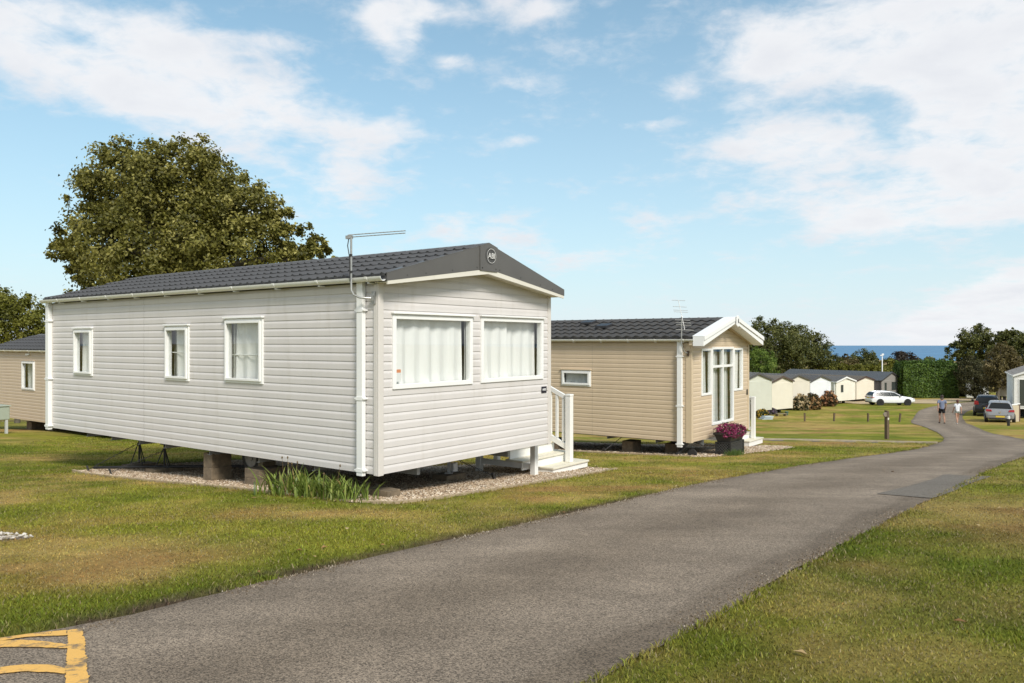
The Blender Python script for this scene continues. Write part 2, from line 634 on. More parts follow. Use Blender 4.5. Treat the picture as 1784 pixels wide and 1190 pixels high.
def ground_tone(x, y):
    """Own colour of the turf at each place (green, dry straw, bare soil)."""
    dry = 0.30 + 0.20 * sstep(18, 26, y) + 2.0 * (fbm(x, y, 0.42, 4, 3.0) - 0.5) + 1.3 * (fbm(x, y * 1.6, 0.11, 3, 13.0) - 0.5) * sstep(14, 26, y) + 1.1 * (fbm(x, y, 1.9, 3, 8.0) - 0.5)
    jx, jy = x + 0.5 * (fbm(x, y, 1.3, 3, 1.0) - 0.5), y + 0.5 * (fbm(x, y, 1.3, 3, 6.0) - 0.5)
    wob = 0.6 + 0.8 * fbm(x, y, 3.0, 3, 14.0)
    for cx, cy, rx, ry, w in DRY_SPOTS:
        dry = dry + w * 0.9 * wob * np.exp(-((jx - cx) / rx) ** 2 - ((jy - cy) / ry) ** 2)
    for cx, cy, rx, ry, w in LUSH_SPOTS:
        dry = dry - w * 0.7 * wob * np.exp(-((jx - cx) / rx) ** 2 - ((jy - cy) / ry) ** 2)
    dry = np.clip(dry, 0, 1)
    lush = fbm(x, y, 0.8, 3, 21.0)
    g0, g1 = np.array([0.122, 0.150, 0.016]), np.array([0.225, 0.225, 0.030])
    st = np.array([0.42, 0.295, 0.10])
    br = np.array([0.33, 0.19, 0.075])
    l = np.clip((lush - 0.3) / 0.4, 0, 1)[..., None]
    c = g0 * (1 - l) + g1 * l
    b = np.clip((fbm(x, y, 0.9, 3, 31.0) - 0.42) * 4, 0, 1)[..., None]
    c = c + (st * (1 - b) + br * b - c) * (dry ** 1.25)[..., None] * 0.85
    near = (y < 30) & (y > 1)
    d = np.full(x.shape, 9.0)
    if near.any():
        d[near] = seg_dist(x[near], y[near], RL)
    soil = np.clip(1.2 - d / (0.10 + 0.28 * fbm(x, y, 1.7, 3, 41.0) * sstep(12, 4, y)), 0, 1)
    soil = soil * np.clip((fbm(x, y, 2.6, 3, 51.0) - 0.25) * 3, 0, 1)
    c = c + (np.array([0.085, 0.06, 0.04]) - c) * soil[..., None]
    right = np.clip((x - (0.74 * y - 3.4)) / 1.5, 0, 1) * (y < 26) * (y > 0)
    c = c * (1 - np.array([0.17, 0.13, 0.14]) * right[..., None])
    gold = sstep(150, 190, y)
    c = c + (np.array([0.30, 0.225, 0.11]) - c) * (gold * np.clip(0.5 + 2 * (fbm(x, y, 0.01, 2, 3.3) - 0.4), 0.2, 1))[..., None]
    return c, dry, soil


def turf_mat():
    m = bpy.data.materials.new('turf')
    m.use_nodes = True
    t = m.node_tree
    p = t.nodes['Principled BSDF']
    p.inputs['Roughness'].default_value = 0.9
    p.inputs['Specular IOR Level'].default_value = 0.05
    at = t.nodes.new('ShaderNodeAttribute')
    at.attribute_name = 'tone'
    tc = t.nodes.new('ShaderNodeTexCoord')
    n = t.nodes.new('ShaderNodeTexNoise')
    n.inputs['Scale'].default_value = 26
    n.inputs['Detail'].default_value = 9
    n.inputs['Roughness'].default_value = 0.75
    t.links.new(tc.outputs['Object'], n.inputs[0])
    n2 = t.nodes.new('ShaderNodeTexNoise')
    n2.inputs['Scale'].default_value = 3.1
    n2.inputs['Detail'].default_value = 8
    n2.inputs['Roughness'].default_value = 0.7
    t.links.new(tc.outputs['Object'], n2.inputs[0])
    ad = t.nodes.new('ShaderNodeMath')
    ad.operation = 'ADD'
    t.links.new(n.outputs[0], ad.inputs[0])
    t.links.new(n2.outputs[0], ad.inputs[1])
    mr = t.nodes.new('ShaderNodeMapRange')
    mr.inputs[1].default_value = 0.65
    mr.inputs[2].default_value = 1.35
    mr.inputs[3].default_value = 0.45
    mr.inputs[4].default_value = 1.5
    t.links.new(ad.outputs[0], mr.inputs[0])
    mx = t.nodes.new('ShaderNodeVectorMath')
    mx.operation = 'SCALE'
    t.links.new(at.outputs['Color'], mx.inputs[0])
    t.links.new(mr.outputs[0], mx.inputs['Scale'])
    t.links.new(mx.outputs[0], p.inputs['Base Color'])
    b = t.nodes.new('ShaderNodeBump')
    b.inputs['Strength'].default_value = 0.9
    b.inputs['Distance'].default_value = 0.03
    t.links.new(n.outputs[0], b.inputs['Height'])
    t.links.new(b.outputs[0], p.inputs['Normal'])
    return m


def axis(lo, hi, step, grow, far_lo, far_hi):
    a = list(np.arange(lo, hi, step))
    s = step
    v = a[-1]
    while v < far_hi:
        s *= grow
        v += s
        a.append(v)
    s, v = step, a[0]
    pre = []
    while v > far_lo:
        s *= grow
        v -= s
        pre.append(v)
    return np.array(pre[::-1] + a)


def build_ground():
    xs = axis(-9, 9, 0.11, 1.035, -2500, 2500)
    ys = axis(2.6, 13, 0.11, 1.022, -1500, 800)
    X, Y = np.meshgrid(xs, ys)
    Z = gz(X, Y)
    # the turf stands a little proud of the tarmac and of the gravel beds
    near = (np.abs(X) < 80) & (Y > 0) & (Y < 100)
    lift = np.zeros(X.shape)
    xn, yn = X[near], Y[near]
    off = in_poly(xn, yn, ROAD_POLY) | in_poly(xn, yn, BED1) | in_poly(xn, yn, BED2) | in_poly(xn, yn, BED0) | in_poly(xn, yn, DRIVE)
    off = off | (seg_dist(xn, yn, PATH_C) < 0.26)
    lift[near] = np.where(off, -0.035, 0.0)
    Z = Z + lift
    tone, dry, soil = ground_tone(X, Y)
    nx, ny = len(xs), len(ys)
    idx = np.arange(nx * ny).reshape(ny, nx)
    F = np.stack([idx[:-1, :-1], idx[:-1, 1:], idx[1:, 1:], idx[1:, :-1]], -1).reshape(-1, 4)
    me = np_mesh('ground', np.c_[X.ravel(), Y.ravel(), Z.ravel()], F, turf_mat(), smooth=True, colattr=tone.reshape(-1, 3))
    structure(link('ground', me))


def strip_sheet(name, A, B, step, nacross, lift, m, crown=0.0):
    """A sheet between two edge lines, draped on the ground."""
    n = max(len(resample(A, step)), len(resample(B, step)))

    def rs(P):
        d = np.r_[0, np.cumsum(np.hypot(*np.diff(P, axis=0).T))]
        s = np.linspace(0, d[-1], n)
        return np.c_[np.interp(s, d, P[:, 0]), np.interp(s, d, P[:, 1])]
    return drape(name, rs(A), rs(B), nacross, lift, m, crown)


def drape(name, a, b, nacross, lift, m, crown=0.0):
    t = np.linspace(0, 1, nacross + 1)
    P = a[:, None, :] * (1 - t)[None, :, None] + b[:, None, :] * t[None, :, None]
    Z = gz(P[..., 0], P[..., 1]) + lift + crown * (4 * t * (1 - t))[None, :]
    n = len(a)
    idx = np.arange(n * (nacross + 1)).reshape(n, nacross + 1)
    F = np.stack([idx[:-1, :-1], idx[:-1, 1:], idx[1:, 1:], idx[1:, :-1]], -1).reshape(-1, 4)
    V = np.c_[P.reshape(-1, 2), Z.ravel()]
    p0, p1, p2 = V[F[0, 0]], V[F[0, 1]], V[F[0, 3]]
    if np.cross(p1 - p0, p2 - p0)[2] < 0:
        F = F[:, ::-1]
    return link(name, np_mesh(name, V, F, m, {'across': np.tile(t, n)}, smooth=True))


def tarmac_mat(name, lo, hi, seed, worn=0.0):
    m = bpy.data.materials.new(name)
    m.use_nodes = True
    t = m.node_tree
    p = t.nodes['Principled BSDF']
    p.inputs['Roughness'].default_value = 0.85
    p.inputs['Specular IOR Level'].default_value = 0.25
    tc = t.nodes.new('ShaderNodeTexCoord')
    vo = t.nodes.new('ShaderNodeTexVoronoi')
    vo.inputs['Scale'].default_value = 150
    vo.inputs['Randomness'].default_value = 1.0
    t.links.new(tc.outputs['Object'], vo.inputs['Vector'])
    big = t.nodes.new('ShaderNodeTexNoise')
    big.inputs['Scale'].default_value = 0.55
    big.inputs['Detail'].default_value = 7
    big.inputs['Roughness'].default_value = 0.62
    mp = t.nodes.new('ShaderNodeMapping')
    mp.inputs['Location'].default_value = (seed, seed * 2, 0)
    mp.inputs['Rotation'].default_value = (0, 0, -R(52))
    mp.inputs['Scale'].default_value = (0.30, 1.7, 1)
    t.links.new(tc.outputs['Object'], mp.inputs[0])
    t.links.new(mp.outputs[0], big.inputs[0])
    mr = t.nodes.new('ShaderNodeMapRange')
    mr.inputs[1].default_value = 0.30
    mr.inputs[2].default_value = 0.72
    t.links.new(big.outputs[0], mr.inputs[0])
    c = t.nodes.new('ShaderNodeMix')
    c.data_type = 'RGBA'
    c.inputs[6].default_value = (*lo, 1)
    c.inputs[7].default_value = (*hi, 1)
    t.links.new(mr.outputs[0], c.inputs[0])
    # each chip of stone has its own grey
    sepc = t.nodes.new('ShaderNodeSeparateColor')
    t.links.new(vo.outputs['Color'], sepc.inputs[0])
    mr2 = t.nodes.new('ShaderNodeMapRange')
    mr2.inputs[3].default_value = 0.35
    mr2.inputs[4].default_value = 1.65
    t.links.new(sepc.outputs[0], mr2.inputs[0])
    sc = t.nodes.new('ShaderNodeVectorMath')
    sc.operation = 'SCALE'
    t.links.new(c.outputs[2], sc.inputs[0])
    t.links.new(mr2.outputs[0], sc.inputs['Scale'])
    last = sc.outputs[0]
    if worn:
        # two paler wheel tracks, a darker middle and dark crumbling edges; a few stains
        at = t.nodes.new('ShaderNodeAttribute')
        at.attribute_name = 'across'
        wob = t.nodes.new('ShaderNodeTexNoise')
        wob.inputs['Scale'].default_value = 0.9
        wob.inputs['Detail'].default_value = 5
        t.links.new(tc.outputs['Object'], wob.inputs[0])
        ad = t.nodes.new('ShaderNodeMath')
        ad.operation = 'MULTIPLY_ADD'
        ad.inputs[1].default_value = 0.16
        t.links.new(wob.outputs[0], ad.inputs[0])
        t.links.new(at.outputs['Fac'], ad.inputs[2])
        cr = t.nodes.new('ShaderNodeValToRGB')
        stops = [(0.06, 0.66), (0.14, 0.98), (0.32, 1.10), (0.50, 0.86), (0.62, 0.84), (0.82, 1.06), (0.97, 0.95), (1.0, 0.72)]
        while len(cr.color_ramp.elements) < len(stops):
            cr.color_ramp.elements.new(0.5)
        for e, (pos, v) in zip(cr.color_ramp.elements, stops):
            e.position = pos
            e.color = (v, v * (1.0 if v > 0.9 else 0.985), v * (1.0 if v > 0.9 else 0.96), 1)
        t.links.new(ad.outputs[0], cr.inputs[0])
        mu = t.nodes.new('ShaderNodeVectorMath')
        mu.operation = 'MULTIPLY'
        t.links.new(last, mu.inputs[0])
        t.links.new(cr.outputs[0], mu.inputs[1])
        sn = t.nodes.new('ShaderNodeTexNoise')
        sn.inputs['Scale'].default_value = 1.7
        sn.inputs['Detail'].default_value = 10
        sn.inputs['Roughness'].default_value = 0.72
        t.links.new(tc.outputs['Object'], sn.inputs[0])
        sr = t.nodes.new('ShaderNodeMapRange')
        sr.inputs[1].default_value = 0.35
        sr.inputs[2].default_value = 0.66
        sr.inputs[3].default_value = 0.80
        sr.inputs[4].default_value = 1.10
        t.links.new(sn.outputs[0], sr.inputs[0])
        m3 = t.nodes.new('ShaderNodeVectorMath')
        m3.operation = 'SCALE'
        t.links.new(mu.outputs[0], m3.inputs[0])
        t.links.new(sr.outputs[0], m3.inputs['Scale'])
        last = m3.outputs[0]
    t.links.new(last, p.inputs['Base Color'])
    b = t.nodes.new('ShaderNodeBump')
    b.inputs['Strength'].default_value = 0.7
    b.inputs['Distance'].default_value = 0.006
    t.links.new(vo.outputs['Distance'], b.inputs['Height'])
    b.invert = True
    t.links.new(b.outputs[0], p.inputs['Normal'])
    return m


def road_lift(x, y):
    a, b = np.array([x]), np.array([y])
    dl, dr = float(seg_dist(a, b, RL)[0]), float(seg_dist(a, b, RR)[0])
    t = dl / (dl + dr + 1e-9)
    return 0.012 * 4 * t * (1 - t) + 0.0065


def poly_sheet(name, poly, m, lift, step=0.25, kind='structure'):
    """A draped sheet filling a polygon (grid points inside it plus its rim)."""
    import bmesh
    bm = bmesh.new()
    P = resample(np.r_[poly, poly[:1]], step)[:-1]
    vs = [bm.verts.new((x, y, 0)) for x, y in P]
    bm.faces.new(vs)
    bmesh.ops.triangulate(bm, faces=bm.faces[:])
    for ax in (0, 1):
        lo, hi = P[:, ax].min(), P[:, ax].max()
        for c in np.arange(lo + step, hi, step * 2):
            co, no = [0, 0, 0], [0, 0, 0]
            co[ax], no[ax] = c, 1
            bmesh.ops.bisect_plane(bm, geom=bm.verts[:] + bm.edges[:] + bm.faces[:], plane_co=co, plane_no=no)
    for v in bm.verts:
        v.co.z = gzf(v.co.x, v.co.y) + (lift(v.co.x, v.co.y) if callable(lift) else lift)
    bmesh.ops.recalc_face_normals(bm, faces=bm.faces[:])
    me = bpy.data.meshes.new(name)
    bm.to_mesh(me)
    bm.free()
    if me.polygons and me.polygons[0].normal.z < 0:
        me.flip_normals()
    me.materials.append(m)
    o = link(name, me)
    o['kind'] = kind
    return o


def build_setting():
    build_ground()
    sea = MB().add([(-14000, 300, -47), (14000, 300, -47), (14000, 9000, -47), (-14000, 9000, -47)], [(0, 1, 2, 3)])
    sm = mat('sea water', (0.062, 0.185, 0.325), 0.5, 0.12, 0.004, 0.5, 0.25, spec=0.2)
    structure(sea.build('sea', sm))
    wob = lambda P, a, s: P + a * np.c_[fbm(P[:, 0], P[:, 1], s, 3, 4.0) - 0.5, fbm(P[:, 0], P[:, 1], s, 3, 19.0) - 0.5]
    road = strip_sheet('road', wob(resample(RL, 0.12), 0.10, 2.2), wob(resample(RR, 0.12), 0.14, 2.0), 0.18, 12, 0.0, tarmac_mat('worn tarmac', (0.180, 0.142, 0.104), (0.285, 0.229, 0.172), 2.0, 1.0), 0.012)
    structure(road)
    patch = poly_sheet('road_patch', np.array([(4.55, 9.75), (5.4, 10.65), (6.35, 11.75), (6.95, 12.55), (7.15, 12.35), (7.5, 12.2), (6.6, 11.2), (5.75, 10.15), (5.05, 9.35)]), tarmac_mat('newer tarmac', (0.142, 0.124, 0.102), (0.178, 0.156, 0.128), 5.0), road_lift, 0.2)
    # path with its concrete kerb
    t = np.gradient(PATH_C, axis=0)
    nrm = np.c_[-t[:, 1], t[:, 0]] / np.hypot(t[:, 0], t[:, 1])[:, None]
    structure(strip_sheet('path', PATH_C + nrm * -0.3, PATH_C + nrm * 0.3, 0.3, 3, -0.02, tarmac_mat('path tarmac', (0.07, 0.066, 0.06), (0.11, 0.10, 0.095), 9.0)))
    kerbm = mat('concrete kerb', (0.40, 0.34, 0.24), 0.9, 0.2, 6, 0.3, 60)
    k = MB()
    # far edge of the path (the side away from the camera)
    far = resample(PATH_C + nrm * (-0.34 if nrm[1, 1] < 0 else 0.34), 0.5)
    for a, b in zip(far[:-1], far[1:]):
        k.bar((*a, gzf(*a) + 0.0), (*b, gzf(*b) + 0.0), 0.07, 0.07)
    structure(k.build('path_kerb', kerbm))
    poly_sheet('gravel_drive', DRIVE, mat('pale gravel drive', (0.42, 0.32, 0.19), 0.95, 0.18, 3, 0.5, 20), 0.012, 0.8)
    bedm = mat('gravel bed', (0.32, 0.245, 0.165), 0.95, 0.35, 30, 0.9, 60)
    poly_sheet('gravel_bed', BED1, bedm, -0.012, 0.3)
    poly_sheet('gravel_bed', BED2, bedm, -0.012, 0.3)
    poly_sheet('gravel_bed', BED0, mat('white gravel bed', (0.22, 0.17, 0.12), 0.95, 0.3, 30, 0.9, 60), -0.012, 0.2)
    # concrete and timber edging round the first bed
    em = mat('edging board', (0.34, 0.265, 0.165), 0.9, 0.25, 5, 0.4, 40)
    e = MB()
    for P in (resample(BED1[:5], 0.6), resample(BED1[5:12], 0.35), resample(BED2[:4], 0.6)):
        for a, b in zip(P[:-1], P[1:]):
            e.bar((*a, gzf(*a) - 0.012), (*b, gzf(*b) - 0.012), 0.045, 0.07)
    structure(e.build('bed_kerb', em))


def pebble_field(name, poly, n, cols, smin, smax, lift, seed, keep=None):
    r = np.random.default_rng(seed)
    lo, hi = poly.min(0), poly.max(0)
    P = r.uniform(lo, hi, (int(n * 2.5), 2))
    P = P[in_poly(P[:, 0], P[:, 1], poly)]
    if keep is not None:
        P = P[keep(P)]
    P = P[:n]
    n = len(P)
    z = gz(P[:, 0], P[:, 1]) + lift
    base = np.array([(1, 0, 0), (0, 1, 0), (-1, 0, 0), (0, -1, 0), (0, 0, 1), (0, 0, -1)], float)
    s = r.uniform(smin, smax, (n, 1, 1)) * r.uniform(0.6, 1.25, (n, 1, 3)) * np.array([1, 1, 0.62])
    a = r.uniform(0, 2 * np.pi, n)
    V = base[None] * s
    ca, sa = np.cos(a)[:, None], np.sin(a)[:, None]
    V = np.stack([V[..., 0] * ca - V[..., 1] * sa, V[..., 0] * sa + V[..., 1] * ca, V[..., 2] + r.uniform(-0.3, 0.3, (n, 6)) * s[..., 2]], -1)
    V = V + np.c_[P, z][:, None, :]
    f = np.array([(0, 1, 4), (1, 2, 4), (2, 3, 4), (3, 0, 4)])
    F = (f[None] + (np.arange(n) * 6)[:, None, None]).reshape(-1, 3)
    m = leaf_mat(name + ' stone', cols, 0.0, 0.8)
    o = link('gravel', np_mesh('gravel', V.reshape(-1, 3), F, m, {'var': np.repeat(r.random(n), 6)}))
    o['kind'] = 'stuff'
    return o


def build_gravel():
    tan = [(0, (0.16, 0.105, 0.065)), (0.35, (0.36, 0.255, 0.16)), (0.7, (0.54, 0.42, 0.29)), (1, (0.74, 0.66, 0.54))]

    def rim1(P):
        d = P - C1
        lx, ly = d @ BX, d @ BY
        return (lx < 1.6) | (ly < 2.6) | (np.random.default_rng(3).random(len(P)) < 0.25)
    o = pebble_field('tan gravel', BED1, 42000, tan, 0.010, 0.021, -0.004, 1, rim1)
    o['label'] = 'tan gravel under and around the nearest grey caravan'
    o = pebble_field('tan gravel', BED2, 12000, tan, 0.014, 0.026, -0.004, 2)
    o['label'] = 'tan gravel around the beige caravan'
    o = pebble_field('white gravel', BED0, 2600, [(0, (0.14, 0.11, 0.08)), (0.5, (0.36, 0.31, 0.24)), (1, (0.66, 0.62, 0.54))], 0.010, 0.024, 0.008, 4)
    o['label'] = 'white gravel at the left edge of the lawn'


def build_grass():
    """Short mown blades on the turf near the camera, each with the turf's own colour."""
    r = np.random.default_rng(9)
    pts = []
    for lo, hi, n in (((-4.2, 3.0), (6.2, 5.4), 150000), ((-7.2, 5.4), (8.0, 8.6), 150000), ((-11, 8.6), (11, 13.5), 120000), ((-13, 13.5), (16, 24), 90000)):
        pts.append(r.uniform(lo, hi, (n, 2)))
    P = np.concatenate(pts)
    P = P[np.abs(P[:, 0]) < P[:, 1] * 0.72 + 0.6]
    d = seg_dist(P[:, 0], P[:, 1], RL)
    inr = in_poly(P[:, 0], P[:, 1], ROAD_POLY)
    bad = in_poly(P[:, 0], P[:, 1], BED1) | in_poly(P[:, 0], P[:, 1], BED2) | in_poly(P[:, 0], P[:, 1], BED0) | (inr)
    P = P[~bad]
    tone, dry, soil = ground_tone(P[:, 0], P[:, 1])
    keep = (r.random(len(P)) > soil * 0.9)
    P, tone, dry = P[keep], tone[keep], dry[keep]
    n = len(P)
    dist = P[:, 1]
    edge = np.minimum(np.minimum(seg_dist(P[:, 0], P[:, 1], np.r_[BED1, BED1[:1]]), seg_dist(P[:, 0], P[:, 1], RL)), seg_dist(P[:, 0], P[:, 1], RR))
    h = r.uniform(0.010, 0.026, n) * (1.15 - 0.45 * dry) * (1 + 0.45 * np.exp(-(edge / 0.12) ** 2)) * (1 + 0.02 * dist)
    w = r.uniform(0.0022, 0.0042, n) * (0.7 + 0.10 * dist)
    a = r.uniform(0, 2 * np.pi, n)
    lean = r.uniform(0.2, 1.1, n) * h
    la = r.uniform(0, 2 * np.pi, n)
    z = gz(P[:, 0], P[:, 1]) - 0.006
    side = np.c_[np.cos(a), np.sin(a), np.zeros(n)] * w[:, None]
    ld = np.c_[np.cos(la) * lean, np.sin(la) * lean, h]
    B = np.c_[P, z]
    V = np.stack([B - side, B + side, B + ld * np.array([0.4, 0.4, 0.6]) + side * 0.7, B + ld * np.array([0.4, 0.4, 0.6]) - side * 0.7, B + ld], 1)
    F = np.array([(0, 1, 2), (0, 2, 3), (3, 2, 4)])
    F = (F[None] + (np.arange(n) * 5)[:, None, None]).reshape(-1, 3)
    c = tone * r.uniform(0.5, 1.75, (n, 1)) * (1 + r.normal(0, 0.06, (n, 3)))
    straw = r.random(n) < 0.05 + 0.22 * dry
    c[straw] = np.array([0.34, 0.28, 0.14]) * r.uniform(0.6, 1.15, (straw.sum(), 1))
    m = bpy.data.materials.new('grass blades')
    m.use_nodes = True
    t = m.node_tree
    p = t.nodes['Principled BSDF']
    p.inputs['Roughness'].default_value = 0.6
    p.inputs['Specular IOR Level'].default_value = 0.25
    at = t.nodes.new('ShaderNodeAttribute')
    at.attribute_name = 'tone'
    t.links.new(at.outputs['Color'], p.inputs['Base Color'])
    tl = t.nodes.new('ShaderNodeBsdfTranslucent')
    t.links.new(at.outputs['Color'], tl.inputs[0])
    mx = t.nodes.new('ShaderNodeMixShader')
    mx.inputs[0].default_value = 0.35
    t.links.new(p.outputs[0], mx.inputs[1])
    t.links.new(tl.outputs[0], mx.inputs[2])
    t.links.new(mx.outputs[0], t.nodes['Material Output'].inputs[0])
    o = link('grass', np_mesh('grass', V.reshape(-1, 3), F, m, colattr=np.repeat(np.clip(c, 0.005, 0.6), 5, axis=0)))
    o['kind'] = 'stuff'
    o['label'] = 'short mown grass with dry straw coloured patches'


def build_litter():
    """Grit that has gathered along the edges of the tarmac, and fallen leaves on the turf."""
    r = np.random.default_rng(21)
    V, F, T = [], [], []
    for E_, inside in ((RL, 1), (RR, -1)):
        P = resample(E_, 0.02)
        P = P[(P[:, 1] > 2.5) & (P[:, 1] < 16) & (np.abs(P[:, 0]) < P[:, 1] * 0.75)]
        k = r.integers(0, len(P), 4200)
        q = P[k] + (np.array([0.8, -0.6]) * inside * np.abs(r.normal(0, 0.05, (4200, 1))) + r.normal(0, 0.012, (4200, 2))) * (0.4 + fbm(P[k][:, 0], P[k][:, 1], 2.3, 3, 71.0))[:, None] * 1.8
        keep = fbm(q[:, 0], q[:, 1], 1.1, 3, 77.0) > 0.42
        q = q[keep]
        for (x, y), z in zip(q, gz(q[:, 0], q[:, 1])):
            s = r.uniform(0.003, 0.010)
            n = len(V)
            a = r.uniform(0, 6.28)
            V += [(x + s * math.cos(a + 2.1 * i), y + s * math.sin(a + 2.1 * i), z - 0.002) for i in range(3)] + [(x, y, z + s * 0.9 + 0.004)]
            F += [(n, n + 1, n + 3), (n + 1, n + 2, n + 3), (n + 2, n, n + 3)]
            T += [r.random()] * 4
    m = leaf_mat('grit stone', [(0, (0.05, 0.035, 0.02)), (0.5, (0.15, 0.11, 0.07)), (0.85, (0.27, 0.22, 0.16)), (1, (0.42, 0.37, 0.29))], 0.0, 0.9)
    o = link('gravel', np_mesh('gravel', np.array(V), np.array(F), m, {'var': np.array(T)}))
    o['kind'] = 'stuff'
    o['label'] = 'loose grit along both edges of the road'
    V, F, T = [], [], []
    q = np.c_[r.uniform(-9, 9, 900), r.uniform(3.6, 18, 900)]
    q = q[~in_poly(q[:, 0], q[:, 1], ROAD_POLY) | (r.random(900) < 0.06)]
    q = q[r.random(len(q)) < 0.22]
    for (x, y), z in zip(q, gz(q[:, 0], q[:, 1])):
        s = r.uniform(0.018, 0.04)
        a, b = r.uniform(0, 6.28), r.uniform(-0.5, 0.5)
        n = len(V)
        u, v = (math.cos(a), math.sin(a)), (-math.sin(a), math.cos(a))
        for du, dv, dz in ((-1, 0, 0.0), (-0.2, -0.55, 0.3), (0.9, 0, 0.1), (-0.2, 0.55, 0.35)):
            V.append((x + s * (du * u[0] + dv * v[0]), y + s * (du * u[1] + dv * v[1]), z + 0.016 + s * dz * (1 + b)))
        F += [(n, n + 1, n + 2), (n, n + 2, n + 3)]
        T += [r.random()] * 4
    m = leaf_mat('fallen leaf', [(0, (0.12, 0.06, 0.02)), (0.5, (0.34, 0.19, 0.07)), (1, (0.52, 0.42, 0.22))], 0.2, 0.7)
    o = link('leaves', np_mesh('leaves', np.array(V), np.array(F), m, {'var': np.array(T)}))
    o['kind'] = 'stuff'
    o['label'] = 'small dry leaves scattered over the lawn'


build_setting()
build_gravel()
build_grass()
build_litter()

# ------------------------------------------------------------------ static caravans
class Frame:
    """A wall plane: origin, unit vector along the wall, outward normal."""
    def __init__(s, o, u, n):
        s.o, s.u, s.n = Vector(o), Vector(u), Vector(n)
        s.z = Vector((0, 0, 1))
        s.flip = s.u.cross(s.z).dot(s.n) < 0

    def p(s, u, z, off=0.0):
        return s.o + s.u * u + s.z * z + s.n * off

    def quad(s, mb, a, b, c, d):
        mb.add([a, b, c, d], [(3, 2, 1, 0)] if s.flip else [(0, 1, 2, 3)])

    def slab(s, mb, u0, u1, z0, z1, o0, o1):
        v = [s.p(u0, z0, o0), s.p(u1, z0, o0), s.p(u1, z1, o0), s.p(u0, z1, o0), s.p(u0, z0, o1), s.p(u1, z0, o1), s.p(u1, z1, o1), s.p(u0, z1, o1)]
        f = [(0, 3, 2, 1), (4, 5, 6, 7), (0, 1, 5, 4), (1, 2, 6, 5), (2, 3, 7, 6), (3, 0, 4, 7)]
        mb.add(v, [tuple(reversed(q)) for q in f] if s.flip else f)

    def ring(s, mb, u0, u1, z0, z1, t, o0, o1):
        s.slab(mb, u0, u0 + t, z0, z1, o0, o1)
        s.slab(mb, u1 - t, u1, z0, z1, o0, o1)
        s.slab(mb, u0 + t, u1 - t, z0, z0 + t, o0, o1)
        s.slab(mb, u0 + t, u1 - t, z1 - t, z1, o0, o1)


PROF = [(0.0, 0.000), (0.0005, 0.0120), (0.056, 0.0125), (0.066, 0.0117), (0.082, 0.0066), (0.093, 0.0032), (0.1, 0.0026)]


def cut(lo, hi, covers):
    segs = [(lo, hi)]
    for a, b in covers:
        nxt = []
        for x, y in segs:
            if b <= x or a >= y:
                nxt.append((x, y))
            else:
                if a > x:
                    nxt.append((x, a))
                if b < y:
                    nxt.append((b, y))
        segs = nxt
    return [(x, y) for x, y in segs if y - x > 0.004]


def cladding(parent, fr, ulen, z_bot, rows, pitch, holes, m, lim=None, name='cladding_board'):
    """Shiplap boards, one object per row, cut round the windows."""
    k = pitch / 0.1
    cache = {}
    for i in range(rows):
        z0 = z_bot + i * pitch
        z1 = z0 + pitch
        hs = [h for h in holes if h[2] < z1 - 1e-4 and h[3] > z0 + 1e-4]
        key = None
        if not hs and lim is None:
            key = 'plain'
        if key and key in cache:
            link(name, cache[key], parent, (0, 0, z0))
            continue
        base = 0.0 if key else z0
        us = sorted({0.0, ulen} | {u for h in hs for u in h[:2]})
        pieces = [[]]
        for ua, ub in zip(us[:-1], us[1:]):
            cov = [(h[2], h[3]) for h in hs if h[0] < ub - 1e-5 and h[1] > ua + 1e-5]
            free = cut(z0, z1, cov)
            if free:
                pieces[-1] += [(ua, ub, za, zb) for za, zb in free]
            elif pieces[-1]:
                pieces.append([])
        prs = [(z0 + z * k, o) for z, o in PROF]
        zz = np.array([z for z, o in prs])
        oo = np.array([o for z, o in prs])
        for piece in pieces:
            if not piece:
                continue
            mb = MB()
            seen = {}

            def vid(p):
                q = (round(p.x, 4), round(p.y, 4), round(p.z, 4))
                if q not in seen:
                    seen[q] = len(mb.v)
                    mb.v.append(tuple(p))
                return seen[q]
            for ua, ub, za, zb in piece:
                pr = [(za, 0.0)] if abs(za - z0) < 1e-6 else []
                for z in [za] + [z for z, o in prs if za < z < zb] + [zb]:
                    pr.append((z, float(np.interp(z, zz[1:], oo[1:]))))
                pts = []
                for z, o in pr:
                    a, b = (ua, ub)
                    if lim:
                        la, lb = lim(z)
                        a, b = max(a, la), min(b, lb)
                        if b < a:
                            a = b = (la + lb) / 2
                    pts.append((fr.p(a, z - z0 + base, o), fr.p(b, z - z0 + base, o)))
                for (a0, b0), (a1, b1) in zip(pts[:-1], pts[1:]):
                    q = [vid(a0), vid(b0), vid(b1), vid(a1)]
                    q = [v for j, v in enumerate(q) if v not in q[:j]]
                    if len(q) > 2:
                        mb.f.append(tuple(q[::-1] if fr.flip else q))
                        mb.m.append(0)
            if not mb.f:
                continue
            me = mb.mesh(name, m)
            if key:
                cache[key] = me
                link(name, me, parent, (0, 0, z0))
            else:
                link(name, me, parent)


def holed(fr, mb, u0, u1, z0, z1, holes, off):
    us = sorted({u0, u1} | {min(max(u, u0), u1) for h in holes for u in h[:2]})
    for a, b in zip(us[:-1], us[1:]):
        cov = [(h[2], h[3]) for h in holes if h[0] < b - 1e-5 and h[1] > a + 1e-5]
        for za, zb in cut(z0, z1, cov):
            fr.quad(mb, fr.p(a, za, off), fr.p(b, za, off), fr.p(b, zb, off), fr.p(a, zb, off))


